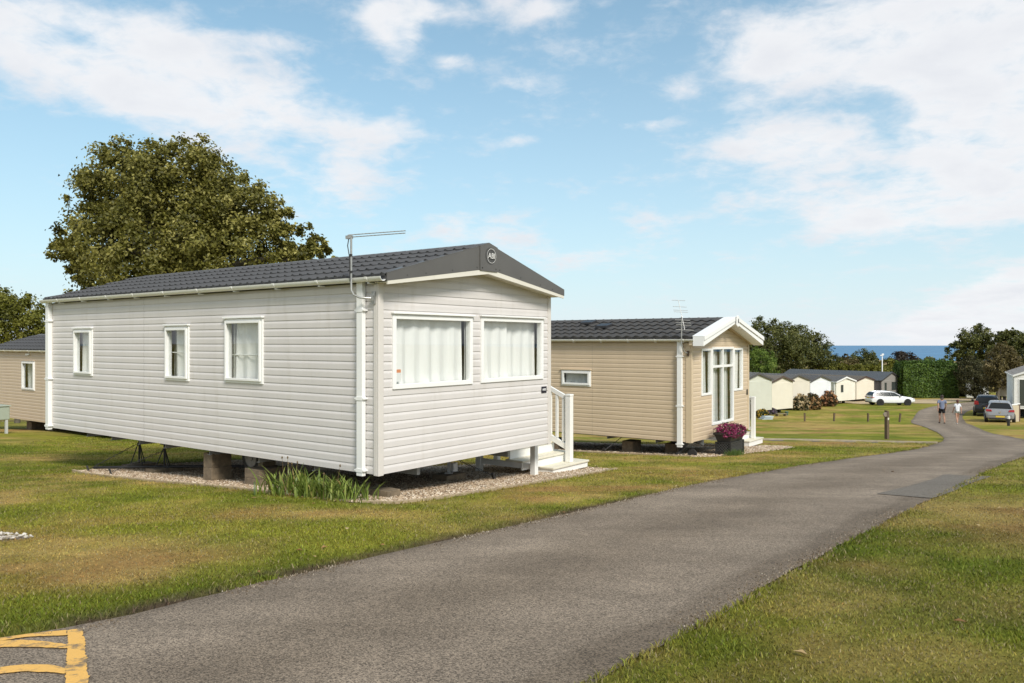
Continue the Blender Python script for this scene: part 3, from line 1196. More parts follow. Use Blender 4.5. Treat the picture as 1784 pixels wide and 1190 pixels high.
def curtain(parent, fr, u0, u1, z0, z1, m, seed, off=-0.10, amp=0.02, gather=0.0, name='curtain'):
    n = max(10, int((u1 - u0) * 55))
    us = np.linspace(u0, u1, n)
    r = np.random.default_rng(seed)
    ph = np.cumsum(r.uniform(0.25, 0.9, n)) * 0.9
    mb = MB()
    zs = np.linspace(z0, z1, 7)
    rows = []
    for j, z in enumerate(zs):
        t = j / (len(zs) - 1)
        rows.append([fr.p(u + gather * (1 - t) * (u1 - u) * 0.4 + 0.006 * math.sin(3 * t + i), z,
                          off + amp * (0.55 + 0.45 * (1 - t)) * math.sin(ph[i]) + 0.5 * amp * math.sin(ph[i] * 0.37 + t * 1.7)) for i, u in enumerate(us)])
    vs = [p for rw in rows for p in rw]
    fs = []
    for j in range(len(zs) - 1):
        for i in range(n - 1):
            q = (j * n + i, j * n + i + 1, (j + 1) * n + i + 1, (j + 1) * n + i)
            fs.append(q[::-1] if fr.flip else q)
    mb.add(vs, fs)
    return mb.build(name, m, parent, smooth=True)


def window(parent, fr, u0, u1, z0, z1, opt):
    """Frame, pane, curtains and drip rail; opt keys: t, sash, drip, curtains, pole, mull, trans, fm, dm."""
    fm = opt.get('fm') or white_paint()
    t = opt.get('t', 0.055)
    mb = MB()
    fr.ring(mb, u0, u1, z0, z1, t, -0.055, 0.032)
    iu0, iu1, iz0, iz1 = u0 + t, u1 - t, z0 + t, z1 - t
    if opt.get('sash'):
        s = opt['sash']
        fr.ring(mb, u0 + 0.03, u1 - 0.03, z0 + 0.035, z1 - 0.03, s, 0.0335, 0.055)
        iu0, iu1, iz0, iz1 = u0 + 0.03 + s, u1 - 0.03 - s, z0 + 0.035 + s, z1 - 0.03 - s
    for mu in opt.get('mull', []):
        fr.slab(mb, mu - 0.025, mu + 0.025, z0 + t, z1 - t, -0.04, 0.028)
    w = mb.build('window', fm, parent, bevel=0.004)
    tm = MB()
    for tz in opt.get('trans', []):
        xs = [u0 + t] + [q for mu in opt.get('mull', []) for q in (mu - 0.025, mu + 0.025)] + [u1 - t]
        for a, b in zip(xs[::2], xs[1::2]):
            fr.slab(tm, a, b, tz - 0.028, tz + 0.028, -0.04, 0.028)
    if tm.f:
        tm.build('transom', fm, w)
    pb = MB()
    fr.slab(pb, iu0 - 0.004, iu1 + 0.004, iz0 - 0.004, iz1 + 0.004, -0.006, 0.0)
    pb.build('pane', glass('window glass', (0.965, 0.975, 0.97), opt.get('refl', 1.5)), w)
    if opt.get('drip'):
        d = MB()
        e = 0.02
        fr.slab(d, u0 - e, u1 + e, z1 + 0.003, z1 + 0.03, 0.012, 0.062)
        d.build('drip_rail', opt.get('dm') or fm, w, bevel=0.006)
    net = cloth('net curtain', (0.89, 0.88, 0.865))
    for i, c in enumerate(opt.get('curtains', [])):
        a, b = c[:2]
        curtain(w, fr, u0 + a * (u1 - u0), u0 + b * (u1 - u0), z0 + 0.02, z1 - 0.04, c[2] if len(c) > 2 and c[2] else net, opt.get('seed', 1) + i, off=c[3] if len(c) > 3 else -0.10, gather=c[4] if len(c) > 4 else 0.0)
    for zc in opt.get('pole', []):
        p = MB()
        p.tube([fr.p(u0 + t, zc, -0.07), fr.p(u1 - t, zc, -0.07)], 0.008, 6)
        p.build('curtain_wire', fm, w)
    for bz0, bz1 in opt.get('blind', []):
        b = MB()
        fr.slab(b, u0 + t + 0.01, u1 - t - 0.01, bz0, bz1, -0.14, -0.13)
        b.build('blind', mat('blind cloth', (0.52, 0.46, 0.38), 0.9, 0.2, 12, stretch=(1, 1, 3)), w)
    return w


def tile_mesh(name, w, l, n=8, amp=0.016, lip=0.020, kind='roman', m=None):
    """One roof tile in slope coordinates: x along the eaves, y up the slope, z off the slope."""
    mb = MB()
    xs = [i / n for i in range(n + 1)]
    if kind == 'roman':
        hgt = lambda t: amp * max(0.0, math.sin(math.pi * min(1, max(0, (t - 0.55) / 0.40)))) if t > 0.55 else 0.0
    else:
        hgt = lambda t: amp * (0.5 + 0.5 * math.sin(2 * math.pi * t))
    up = [((t - 0.5) * w, l + 0.02, hgt(t) * 0.9 + 0.001) for t in xs]
    lo = [((t - 0.5) * w, -0.012 * math.sin(2 * math.pi * t) if kind != 'roman' else -0.006 * hgt(t) / amp * 2, hgt(t) + lip) for t in xs]
    fo = [(p[0], p[1] + 0.004, 0.0005) for p in lo]
    N = n + 1
    mb.add(up + lo + fo, [(N + i, N + i + 1, i + 1, i) for i in range(n)] + [(2 * N + i, 2 * N + i + 1, N + i + 1, N + i) for i in range(n)])
    me = mb.mesh(name, m, smooth=True, sharp=50)
    return me


def roof(parent, Wd, L, z_e, z_r, ov_e, ov_f, ov_b, m, tile=None, ridge_m=None):
    """Two slopes and a ridge cap; tile = (width, rows, kind) lays tiles on the slope that faces local -x."""
    xm = Wd / 2
    mb = MB()
    th = 0.035
    y0, y1 = -ov_f, L + ov_b
    for sx in (-1, 1):
        xe = xm + sx * (xm + ov_e)
        poly = [(xe, y0, z_e), (xm, y0, z_r), (xm, y0, z_r - th), (xe, y0, z_e - th)]
        mb.prism([Vector(p) for p in poly], (0, y1 - y0, 0))
    r = mb.build('roof', m, parent)
    run, rise = xm + ov_e, z_r - z_e
    sl = math.hypot(run, rise)
    if tile:
        tw, rows, kind = tile
        ncol = int(round((y1 - y0) / tw))
        tw = (y1 - y0) / ncol
        rl = (sl - 0.05) / rows
        me = tile_mesh('roof_tile', tw, rl, 8, 0.024 if kind == 'roman' else 0.042, 0.026 if kind == 'roman' else 0.032, kind, m)
        # slope frame: X along -y (so that the left of the slope seen from outside stays left), Y up the slope
        X, Y = Vector((0, -1, 0)), Vector((run, 0, rise)).normalized()
        Z = X.cross(Y)
        for v in me.vertices:
            c = v.co.copy()
            v.co = X * c.x + Y * c.y + Z * c.z
        me.update()
        base = Vector((-ov_e, 0, z_e)) - Y * 0.02
        for j in range(rows):
            for i in range(ncol):
                o = link('roof_tile', me, r, base + Y * (j * rl) + Vector((0, y0 + (i + 0.5) * tw, 0)) + Z * (0.002 + 0.0008 * ((i * 7 + j * 3) % 4)))
        # the far slope: the same relief in one sheet
        mb2 = MB()
        nn = ncol * 4
        for j in range(rows):
            for i in range(nn):
                ya, yb = y0 + (y1 - y0) * i / nn, y0 + (y1 - y0) * (i + 1) / nn
                ha, hb = [0.012 * (0.5 + 0.5 * math.sin(2 * math.pi * q / 4)) for q in (i, i + 1)]
                s0, s1 = j * rl / sl, (j + 1) * rl / sl
                P = lambda s, y, h: (Wd + ov_e - run * s, y, z_e + rise * s + 0.003 + h)
                mb2.add([P(s0, ya, ha + .02), P(s0, yb, hb + .02), P(s1, yb, hb), P(s1, ya, ha)], [(0, 1, 2, 3)])
        link('tile_sheet', mb2.mesh('tile_sheet', m), r)
    cap = MB()
    cap.prism([Vector((xm - 0.11, y0, z_r - 0.022)), Vector((xm, y0, z_r + 0.022)), Vector((xm + 0.11, y0, z_r - 0.022)), Vector((xm, y0, z_r - 0.008))], (0, y1 - y0, 0))
    cap.build('ridge_cap', ridge_m or m, r)
    return r


def text_mesh(txt, size, depth=0.003, shear=0.0, bold=0.0):
    cu = bpy.data.curves.new('lettering', 'FONT')
    cu.body = txt
    cu.size = size
    cu.extrude = depth
    cu.shear = shear
    cu.offset = bold
    cu.align_x = 'CENTER'
    cu.align_y = 'CENTER'
    o = bpy.data.objects.new('lettering', cu)
    COL.objects.link(o)
    dg = bpy.context.evaluated_depsgraph_get()
    me = bpy.data.meshes.new_from_object(o.evaluated_get(dg))
    bpy.data.objects.remove(o)
    bpy.data.curves.remove(cu)
    me.name = 'lettering'
    return me


def gable_text(parent, txt, x, y, z, size, m, shear=0.0, bold=0.0, zrot=0.0):
    me = text_mesh(txt, size, 0.002, shear, bold)
    me.materials.clear()
    me.materials.append(m)
    return link('lettering', me, parent, (x, y, z), (R(90), 0, 0))


def gutter(parent, y0, y1, x, z, m, step=0.8):
    mb = MB()
    n = 8
    prof = [(x - 0.052 * math.cos(a), z - 0.055 * math.sin(a)) for a in [math.pi * k / n for k in range(n + 1)]]
    prof_in = [(x - 0.046 * math.cos(a), z - 0.049 * math.sin(a)) for a in [math.pi * k / n for k in range(n + 1)]]
    ring = prof + prof_in[::-1]
    mb.prism([Vector((px, y0, pz)) for px, pz in ring], (0, y1 - y0, 0))
    g = mb.build('gutter', m, parent, smooth=True, sharp=35)
    y = y0 + 0.25
    bm_ = MB()
    pr = [(x - 0.058 * math.cos(a), z + 0.004 - 0.062 * math.sin(a)) for a in [math.pi * k / n for k in range(n + 1)]]
    pr2 = [(x - 0.0525 * math.cos(a), z + 0.004 - 0.0555 * math.sin(a)) for a in [math.pi * k / n for k in range(n + 1)]]
    bm_.prism([Vector((px, -0.02, pz)) for px, pz in pr + pr2[::-1]], (0, 0.04, 0))
    bm_.box(x - 0.01, x + 0.075, -0.015, 0.015, z - 0.075, z - 0.062)
    me = bm_.mesh('gutter_bracket', m)
    while y < y1:
        link('gutter_bracket', me, g, (0, y, 0))
        y += step * random.uniform(0.93, 1.07)
    return g


def downpipe(parent, x, y, z0, z1, m, w=0.062):
    mb = MB()
    mb.box(x - w, x - 0.004, y - w / 2 - 0.02, y + w / 2 + 0.02, z0, z1)
    d = mb.build('downpipe', m, parent, bevel=0.004)
    for zc in (z0 + 0.06, z0 + 0.93, z1 - 0.35):
        c = MB()
        c.box(x - w - 0.006, x + 0.004, y - w / 2 - 0.05, y + w / 2 + 0.05, zc, zc + 0.018)
        c.box(x - w - 0.007, x - 0.002, y - w / 2 - 0.026, y + w / 2 + 0.026, zc - 0.012, zc + 0.03)
        c.build('pipe_clip', m, d)
    return d


# ---- the grey caravan that fills the middle of the picture
zb1, ze1 = -1.60, 0.69                                # wall foot and eaves above the camera's level
W1, L1 = 3.66, 8.67


def caravan_shell(root, W_, L_, zb, ze, zr, holes_side, holes_gable, wm, bm, rows, pitch, floor_m, joints=()):
    side = Frame((0, 0, 0), (0, 1, 0), (-1, 0, 0))
    gab = Frame((0, 0, 0), (1, 0, 0), (0, -1, 0))
    farg = Frame((0, L_, 0), (1, 0, 0), (0, 1, 0))
    fars = Frame((W_, 0, 0), (0, 1, 0), (1, 0, 0))
    mb = MB()
    holed(side, mb, 0, L_, zb, ze + 0.02, holes_side, 0.0)
    holed(gab, mb, 0, W_, zb, ze + 0.02, holes_gable, 0.0)
    holed(farg, mb, 0, W_, zb, ze + 0.02, [], 0.0)
    holed(fars, mb, 0, L_, zb, ze + 0.02, [], 0.0)
    for f in (gab, farg):
        a, b, c = f.p(0, ze + 0.02), f.p(W_, ze + 0.02), f.p(W_ / 2, zr - 0.045)
        mb.add([a, b, c], [(2, 1, 0)] if f.flip else [(0, 1, 2)])
    wall = mb.build('wall', wm, root)
    slope = (zr - 0.05 - ze - 0.02) / (W_ / 2)

    def lim(z):
        t = max(0.0, (z - ze - 0.0) / slope) if z > ze else 0.0
        return (t, W_ - t)
    cladding(wall, side, L_, zb, rows, pitch, holes_side + [(j, j + 0.0045, zb - 1, ze + 1) for j in joints], bm)
    cladding(wall, fars, L_, zb, rows, pitch, [], bm)
    nr = int(math.ceil((zr - 0.06 - zb) / pitch))
    cladding(wall, gab, W_, zb, nr, pitch, holes_gable, bm, lim)
    fl = MB()
    fl.box(0.004, W_ - 0.004, 0.004, L_ - 0.004, zb + 0.012, zb + 0.06)
    fl.build('floor', floor_m, root)
    return wall, side, gab


def grey_caravan():
    g0 = -1.95
    root = thing('static_caravan', 'pale grey static caravan with charcoal tiled roof, nearest in the picture, on tan gravel', 'caravan', (C1[0], C1[1], 0), TH, 'static caravans')
    bm_ = mat('grey cladding', (0.612, 0.583, 0.562), 0.42, 0.035, 0.8, dirt=(0.42, 0.38, 0.31, 0.38), stretch=(3, 3, 0.5))
    wm = mat('wall lining', (0.30, 0.28, 0.25), 0.9)
    wh = white_paint()
    rf = mat('charcoal roof', (0.074, 0.074, 0.076), 0.7, 0.15, 6, spec=0.22, dirt=(0.13, 0.125, 0.11, 0.4))
    HS = [(7.06, 7.74, -0.60, 0.22), (4.05, 4.71, -0.60, 0.235), (2.23, 3.12, -0.585, 0.32)]
    HG = [(0.215, 1.745, -0.585, 0.335), (1.93, 3.47, -0.58, 0.345)]
    zr = 1.33
    wall, side, gab = caravan_shell(root, W1, L1, zb1, ze1, zr - 0.03, HS, HG, wm, bm_, 22, (ze1 - zb1 + 0.01) / 22, mat('underfloor', (0.05, 0.05, 0.05), 0.9), (5.366,))
    dark = cloth('grey voile', (0.42, 0.42, 0.40))
    tan = cloth('fawn curtain', (0.50, 0.44, 0.36))
    window(root, side, *HS[0], dict(sash=0.035, t=0.05, drip=1, curtains=[(-0.02, 0.75, tan, -0.13), (0.5, 1.02)], blind=[(0.02, 0.17)], seed=3))
    window(root, side, *HS[1], dict(sash=0.035, t=0.05, drip=1, curtains=[(-0.02, 0.80), (0.76, 1.04, dark, -0.13)], pole=[-0.17], seed=5))
    window(root, side, *HS[2], dict(sash=0.035, t=0.05, drip=1, curtains=[(-0.02, 1.02), (0.86, 1.02, dark, -0.085)], pole=[-0.19], seed=8))
    w = window(root, gab, *HG[0], dict(t=0.058, drip=1, curtains=[(-0.02, 0.925, None, -0.085), (0.955, 0.99, dark, -0.09)], seed=11))
    s = MB()
    gab.slab(s, 0.285, 0.375, -0.385, -0.345, 0.0008, 0.0016)
    s.mi = 1
    gab.slab(s, 0.285, 0.375, -0.495, -0.387, 0.0008, 0.0016)
    s.build('sticker', [mat('orange print', (0.55, 0.22, 0.10), 0.6), mat('pale print', (0.62, 0.64, 0.62), 0.6)], w)
    t = MB()
    gab.slab(t, 1.60, 1.63, -0.20, -0.12, -0.16, -0.13)
    t.build('tie_back', tan, w)
    window(root, gab, *HG[1], dict(t=0.058, drip=1, curtains=[(-0.02, 0.47, None, -0.085, 0.10), (0.40, 0.985, None, -0.12), (0.965, 1.0, dark, -0.085)], seed=17))
    # corner trims
    trim_m = mat('grey corner trim', (0.62, 0.585, 0.545), 0.4, 0.03, 2)
    for nm, (x0, x1, y0, y1) in (('a', (-0.026, 0.062, -0.026, 0.003)), ('b', (-0.026, 0.003, 0.003, 0.062)), ('c', (W1 - 0.05, W1 + 0.026, -0.026, 0.003)), ('d', (W1 - 0.003, W1 + 0.026, 0.003, 0.06)), ('e', (-0.026, 0.003, L1 - 0.06, L1 + 0.02))):
        c = MB()
        c.box(x0, x1, y0, y1, zb1 - 0.015, ze1 + (0.0 if nm in 'be' else 0.03))
        c.build('corner_trim', trim_m, root, bevel=0.006)
    # roof, fascia and gutters
    roof(root, W1, L1, 0.775, zr, 0.085, 0.22, 0.12, rf, (0.165, 5, 'roman'), mat('ridge cap grey', (0.16, 0.16, 0.16), 0.5))
    cream = mat('cream fascia', (0.66, 0.63, 0.55), 0.45, 0.03, 2, dirt=(0.5, 0.47, 0.38, 0.2))
    charc = mat('charcoal fascia', (0.098, 0.094, 0.088), 0.42, 0.08, 3)
    xm, ov = W1 / 2, 0.085
    y = -0.235
    fasc = MB()
    zt = lambda x: 0.800 + (1.335 - 0.800) * (1 - abs(x - xm) / (xm + ov))
    zm = lambda x: 0.715 + (0.995 - 0.715) * (1 - abs(x - xm) / (xm + ov))
    zc = lambda x: 0.672 + (0.925 - 0.672) * (1 - abs(x - xm) / (xm + ov))
    a, b = -ov, W1 + ov
    for x0, x1 in ((a, xm - 0.19), (xm + 0.19, b)):
        fasc.prism([Vector((x0, y, zm(x0))), Vector((x1, y, zm(x1))), Vector((x1, y, zt(x1))), Vector((x0, y, zt(x0)))], (0, 0.02, 0))
        fasc.prism([Vector((x0, y + 0.001, zt(x0) + 0.001)), Vector((x1, y + 0.001, zt(x1) + 0.001)), Vector((x1, y + 0.12, zt(x1) + 0.003)), Vector((x0, y + 0.12, zt(x0) + 0.003))], (0, 0, 0.012))
    f = fasc.build('gable_cap', charc, root)
    ap = MB()
    xl, xr = xm - 0.193, xm + 0.193
    ap.prism([Vector((xl, y - 0.012, zm(xl) - 0.004)), Vector((xm, y - 0.012, zm(xl) - 0.006)), Vector((xr, y - 0.012, zm(xr) - 0.004)), Vector((xr, y - 0.012, zt(xr) + 0.018)), Vector((xm, y - 0.012, zt(xm) + 0.018)), Vector((xl, y - 0.012, zt(xl) + 0.018))], (0, 0.14, 0))
    ap.build('apex_plate', charc, f)
    scr = MB()
    for q in (0.25, 0.75, 1.25, 1.58):
        for xx in (xm - q, xm + q):
            scr.lathe([(0.011, 0.0), (0.008, 0.006)], 8, (xx, y, zm(xx) + 0.035), 'y')
    for xx in (xm - 0.15, xm + 0.15):
        scr.lathe([(0.012, 0.0), (0.008, 0.006)], 8, (xx, y - 0.012, zm(xl) + 0.03), 'y')
    scr.build('screw_heads', mat('black screw', (0.02, 0.02, 0.02), 0.4), f)
    b_ = MB()
    for x0, x1 in ((a + 0.01, xm), (xm, b - 0.01)):
        b_.prism([Vector((x0, y + 0.003, zc(x0))), Vector((x1, y + 0.003, zc(x1))), Vector((x1, y + 0.003, zm(x1) - 0.001)), Vector((x0, y + 0.003, zm(x0) - 0.001))], (0, 0.02, 0))
    b_.build('fascia_board', cream, root)
    so = MB()
    for x0, x1 in ((a + 0.02, xm), (xm, b - 0.02)):
        so.prism([Vector((x0, y + 0.022, zc(x0) + 0.02)), Vector((x1, y + 0.022, zc(x1) + 0.02)), Vector((x1, -0.002, zc(x1) + 0.02)), Vector((x0, -0.002, zc(x0) + 0.02))], (0, 0, 0.012))
    so.build('soffit', cream, root)
    # oval badge on the apex
    bx, bz, by = xm + 0.03, 1.172, y - 0.0125
    bd = MB()
    bd.lathe([(0.118, 0.0), (0.118, 0.010), (0.108, 0.016)], 28, (bx, by, bz), 'y')
    badge = bd.build('badge', mat('badge grey', (0.060, 0.058, 0.055), 0.4), root, smooth=True, sharp=30)
    rg = MB()
    for k in range(40):
        t0, t1 = 2 * math.pi * k / 40, 2 * math.pi * (k + 1) / 40
        P = lambda r_, t_: (bx + r_ * math.cos(t_), by - 0.0175, bz + r_ * math.sin(t_))
        rg.add([P(0.100, t0), P(0.100, t1), P(0.094, t1), P(0.094, t0)], [(0, 1, 2, 3)])
    silver = mat('badge silver', (0.60, 0.59, 0.57), 0.45)
    rg.build('badge_ring', silver, badge)
    gable_text(badge, 'ABI', bx, by - 0.0165, bz - 0.003, 0.106, silver, 0.10, 0.0012)
    # number plate
    pl = MB()
    gab.slab(pl, 3.43, 3.565, -0.80, -0.70, 0.016, 0.022)
    plate = pl.build('number_plate', mat('navy plate', (0.012, 0.010, 0.022), 0.35), root)
    gable_text(plate, 'A005', 3.4975, -0.0232, -0.748, 0.045, mat('plate white', (0.75, 0.75, 0.75), 0.5), 0, 0.0008)
    gutter(root, -0.20, L1 + 0.12, -0.115, 0.765, wh, 0.92)
    downpipe(root, -0.014, 0.255, zb1 - 0.03, 0.72, wh)
    downpipe(root, -0.014, L1 + 0.0, zb1 - 0.03, 0.72, wh, 0.075)
    # aerial: bent mast on the corner trim with a two-row array
    al = mat('aerial metal', (0.42, 0.42, 0.40), 0.4, 0.15, 20, metal=0.7)
    ae = MB()
    mp_ = [(-0.03, 0.045, 0.52), (-0.10, 0.09, 0.52), (-0.155, 0.16, 0.525), (-0.18, 0.235, 0.56), (-0.185, 0.27, 0.62), (-0.185, 0.275, 0.80), (-0.185, 0.275, 1.245)]
    ae.tube(mp_, 0.013, 8)
    aer = ae.build('tv_aerial', al, root, smooth=True, sharp=40)
    br = MB()
    br.box(-0.045, -0.024, 0.02, 0.075, 0.45, 0.60)
    br.box(-0.07, -0.04, 0.03, 0.06, 0.49, 0.55)
    for zz in (0.462, 0.588):
        br.lathe([(0.012, 0), (0.012, 0.012)], 6, (-0.045, 0.0475, zz), 'x')
    br.build('bracket', al, aer)
    ar = MB()
    p0, p1 = Vector((-0.19, 0.33, 1.255)), Vector((0.19, -0.26, 1.30))
    d = (p1 - p0).normalized()
    for dz in (0.0, 0.028):
        ar.tube([p0 + Vector((0, 0, dz)), p1 + Vector((0, 0, dz))], 0.006, 6)
    side_ = d.cross(Vector((0, 0, 1))).normalized()
    for i in range(30):
        c = p0.lerp(p1, 0.1 + 0.9 * i / 29) + Vector((0, 0, 0.028 * (i % 2)))
        ar.tube([c - side_ * 0.03, c + side_ * 0.03], 0.003, 4)
    ar.box(p0.x - 0.02, p0.x + 0.03, p0.y - 0.06, p0.y + 0.02, 1.235, 1.275)
    ar.build('aerial_array', al, aer)
    cb = MB()
    cb.tube([(-0.20, 0.30, 1.24), (-0.215, 0.305, 1.15), (-0.205, 0.285, 1.02), (-0.202, 0.28, 0.86), (-0.2, 0.28, 0.72)], 0.006, 6)
    for zz in (0.82, 1.02):
        cb.lathe([(0.017, 0), (0.017, 0.03)], 8, (-0.187, 0.276, zz))
    cb.build('cable', mat('black rubber', (0.02, 0.02, 0.02), 0.6), aer)
    # chassis: two long beams, outriggers and the wheel
    st = mat('galvanised steel', (0.30, 0.31, 0.31), 0.5, 0.15, 8, metal=0.3)
    dk = mat('dark steel', (0.045, 0.043, 0.04), 0.6, 0.2, 8)
    for x in (0.85, W1 - 0.85):
        c = MB()
        c.box(x - 0.03, x + 0.03, 0.15, L1 - 0.15, zb1 - 0.13, zb1 + 0.010)
        c.build('chassis_beam', st, root)
    for u in (7.4, 6.54, 5.63, 4.85, 3.63, 2.43, 1.245):
        for sx, x0, x1 in ((1, 0.06, 0.82), (-1, W1 - 0.06, W1 - 0.82)):
            c = MB()
            c.prism([Vector((x0, u, zb1 + 0.008)), Vector((x1, u, zb1 + 0.008)), Vector((x1, u, zb1 - 0.10)), Vector((x0, u, zb1 - 0.085))], (0, 0.012, 0))
            c.prism([Vector((x0, u + 0.0125, zb1 - 0.085)), Vector((x1, u + 0.0125, zb1 - 0.10)), Vector((x1, u + 0.0125, zb1 - 0.092)), Vector((x0, u + 0.0125, zb1 - 0.077))], (0, 0.05, 0))
            c.build('outrigger', st, root)
    for x, wy in ((0.42, 3.02), (W1 - 0.42, 3.02)):
        c = MB()
        rz = zb1 - 0.10
        c.lathe([(0.17, -0.085), (0.235, -0.07), (0.25, -0.03), (0.25, 0.03), (0.235, 0.07), (0.17, 0.085)], 28, (x, wy, rz), 'x')
        wl = c.build('wheel', mat('old tyre', (0.022, 0.021, 0.02), 0.85, 0.3, 12), root, smooth=True, sharp=40)
        c = MB()
        c.lathe([(0.145, -0.086), (0.14, -0.095), (0.125, -0.05), (0.06, -0.055), (0.05, -0.095), (0.0, -0.098)][::-1], 24, (x, wy, rz), 'x')
        c.build('rim', mat('wheel rim', (0.20, 0.195, 0.185), 0.55, 0.25, 10, metal=0.2), wl, smooth=True, sharp=30)
    return root


# ---- supports under the grey caravan (each can be lifted away)
def block(x, y, z, sx, sy, sz, rz, label, m, grp='concrete blocks under the grey caravan', name='concrete_block'):
    mb = MB()
    mb.box(-sx / 2, sx / 2, -sy / 2, sy / 2, 0, sz)
    o = mb.build(name, m, None, (x, y, z), bevel=0.006)
    o.rotation_euler = (0, 0, rz)
    return tag(o, label, 'block', grp)


def loc1(x, y):
    p = l2w(C1, x, y)
    return p[0], p[1], gzf(*p)


def under_grey():
    cm = mat('damp concrete block', (0.17, 0.13, 0.085), 0.95, 0.35, 9, 0.5, 60, dirt=(0.30, 0.24, 0.15, 0.7))
    x, y, z = loc1(0.26, 3.74)
    z -= 0.02
    block(x, y, z, 0.34, 0.22, 0.215, TH, 'brown concrete block at the foot of the pile left of the wheel', cm)
    block(x, y, z + 0.217, 0.335, 0.215, 0.215, TH + 0.02, 'brown concrete block on top of the pile left of the wheel', cm)
    x, y, z = loc1(0.30, 2.62)
    z -= 0.03
    block(x, y, z, 0.44, 0.36, 0.13, TH, 'lower brown concrete block right of the caravan wheel', cm)
    block(x, y, z + 0.132, 0.44, 0.36, 0.13, TH - 0.02, 'middle brown concrete block right of the caravan wheel', cm)
    block(x - 0.01, y + 0.1, z + 0.264, 0.22, 0.12, 0.11, TH, 'small pale brown block topping the pile right of the wheel', cm)
    x, y, z = loc1(0.3, 0.25)
    block(x, y, z - 0.02, 0.22, 0.42, 0.10, TH, 'low brown block lying behind the strappy plants near the corner', cm)
    x, y, z = loc1(2.34, 0.93)
    block(x, y, z - 0.02, 0.44, 0.3, 0.11, TH, 'flat brown concrete pad under the grey front steadying leg', cm)
    st = mat('galvanised steel', (0.30, 0.31, 0.31), 0.5)
    lg = MB()
    lg.bar((0, 0, 0), (0, 0, 0.22), 0.045, 0.045)
    lg.box(-0.06, 0.06, -0.06, 0.06, 0.0, 0.012)
    t = lg.build('steady_leg', mat('grey steel leg', (0.42, 0.42, 0.41), 0.5, 0.1), None, (x, y, z + 0.092))
    tag(t, 'short grey steel steadying leg on the flat concrete pad', 'support leg')
    # white plastic waste elbow near it
    w = MB()
    w.box(-0.05, 0.05, -0.03, 0.03, 0.02, 0.24)
    w.box(-0.05, 0.13, -0.03, 0.03, 0.0, 0.045)
    px, py, pz = loc1(2.52, 0.98)
    o = w.build('waste_pipe', white_paint(), None, (px, py, pz), bevel=0.008)
    o.rotation_euler = (0, 0, TH)
    tag(o, 'white plastic waste pipe elbow standing beside the concrete pad', 'pipe')
    # axle stands on slabs
    for i, (lx, ly, lab) in enumerate(((0.75, 6.95, 'black tripod axle stand farther from the wheel, under the caravan side'), (0.55, 5.75, 'black tripod axle stand nearer the wheel, under the caravan side'))):
        x, y, z = loc1(lx, ly)
        block(x, y, z - 0.02, 0.5, 0.3, 0.09, TH, ('brown slab under the far axle stand', 'brown slab under the near axle stand')[i], cm)
        r = thing('axle_stand', lab, 'axle stand', (x, y, z + 0.071), TH, 'axle stands under the grey caravan')
        dk = mat('black iron', (0.025, 0.024, 0.023), 0.55, 0.2, 10)
        h = zb1 - 0.13 - (z + 0.071)
        p = MB()
        p.tube([(0, 0, 0.02), (0, 0, h)], 0.016, 8)
        p.box(-0.05, 0.05, -0.05, 0.05, h - 0.012, h)
        p.build('post', dk, r)
        for k in range(3):
            a = k * 2.094 + 0.4
            l = MB()
            l.tube([(0.14 * math.cos(a), 0.14 * math.sin(a), 0.0), (0.012 * math.cos(a), 0.012 * math.sin(a), h * 0.8)], 0.009, 6)
            l.build('leg', dk, r)
    # tie-down chains with their black anchors
    dk = mat('black iron', (0.025, 0.024, 0.023), 0.55)
    for a, b, lab in (((-0.13, 6.93), (0.62, 6.2), 'rusty black tie-down chain farthest left under the grey caravan'), ((-0.20, 6.02), (0.70, 5.15), 'rusty black tie-down chain beside the near axle stand'), ((2.82, 0.42), (2.2, 1.1), 'black tie-down chain on the gravel in front of the white steps')):
        x, y, z = loc1(*a)
        r = thing('tie_down_chain', lab, 'chain', (x, y, z), TH, 'tie-down chains under the grey caravan')
        d = Vector((b[0] - a[0], b[1] - a[1], zb1 - 0.05 - z))
        n = int(d.length / 0.052)
        c = MB()
        for i in range(n):
            p, q = d * ((i + 0.08) / n) + Vector((0, 0, 0.03)), d * ((i + 1.12) / n) + Vector((0, 0, 0.03))
            sd = d.cross(Vector((0, 0, 1))).normalized() * 0.012 if i % 2 else Vector((0, 0, 0.012))
            c.tube([p, p.lerp(q, 0.2) + sd, p.lerp(q, 0.8) + sd, q], 0.0048, 5)
            c.tube([p, p.lerp(q, 0.2) - sd, p.lerp(q, 0.8) - sd, q], 0.0048, 5)
        c.build('chain', dk, r)
        k = MB()
        k.bar((0.01, 0, -0.06), (-0.035, 0.02, 0.085), 0.06, 0.03)
        k.build('anchor', dk, r)
    x, y, z = loc1(0.9, 5.5)
    h = MB()
    P = [loc1(-0.05, 6.95), loc1(0.35, 6.2), loc1(0.8, 5.2), loc1(1.1, 4.3), loc1(1.2, 3.8)]
    h.tube([(p[0], p[1], p[2] + 0.045 + 0.10 * i / 4) for i, p in enumerate(P)], 0.022, 8)
    tag(h.build('water_hose', mat('black rubber', (0.02, 0.02, 0.02), 0.6), None, smooth=True), 'black water hose running over the gravel under the grey caravan', 'hose')
    h = MB()
    p, q = (-16.6, 28.2, gzf(-16.6, 28.2)), (-14.1, 25.6, gzf(-14.1, 25.6))
    h.tube([(p[0], p[1], p[2] + 0.16), (q[0], q[1], q[2] + 0.09), (q[0] + 0.05, q[1], q[2] - 0.02)], 0.055, 12)
    tag(h.build('drain_pipe', mat('grey pipe', (0.20, 0.20, 0.20), 0.6, 0.2, 5), None, smooth=True, sharp=50), 'thick grey drain pipe lying between the two left caravans', 'pipe')


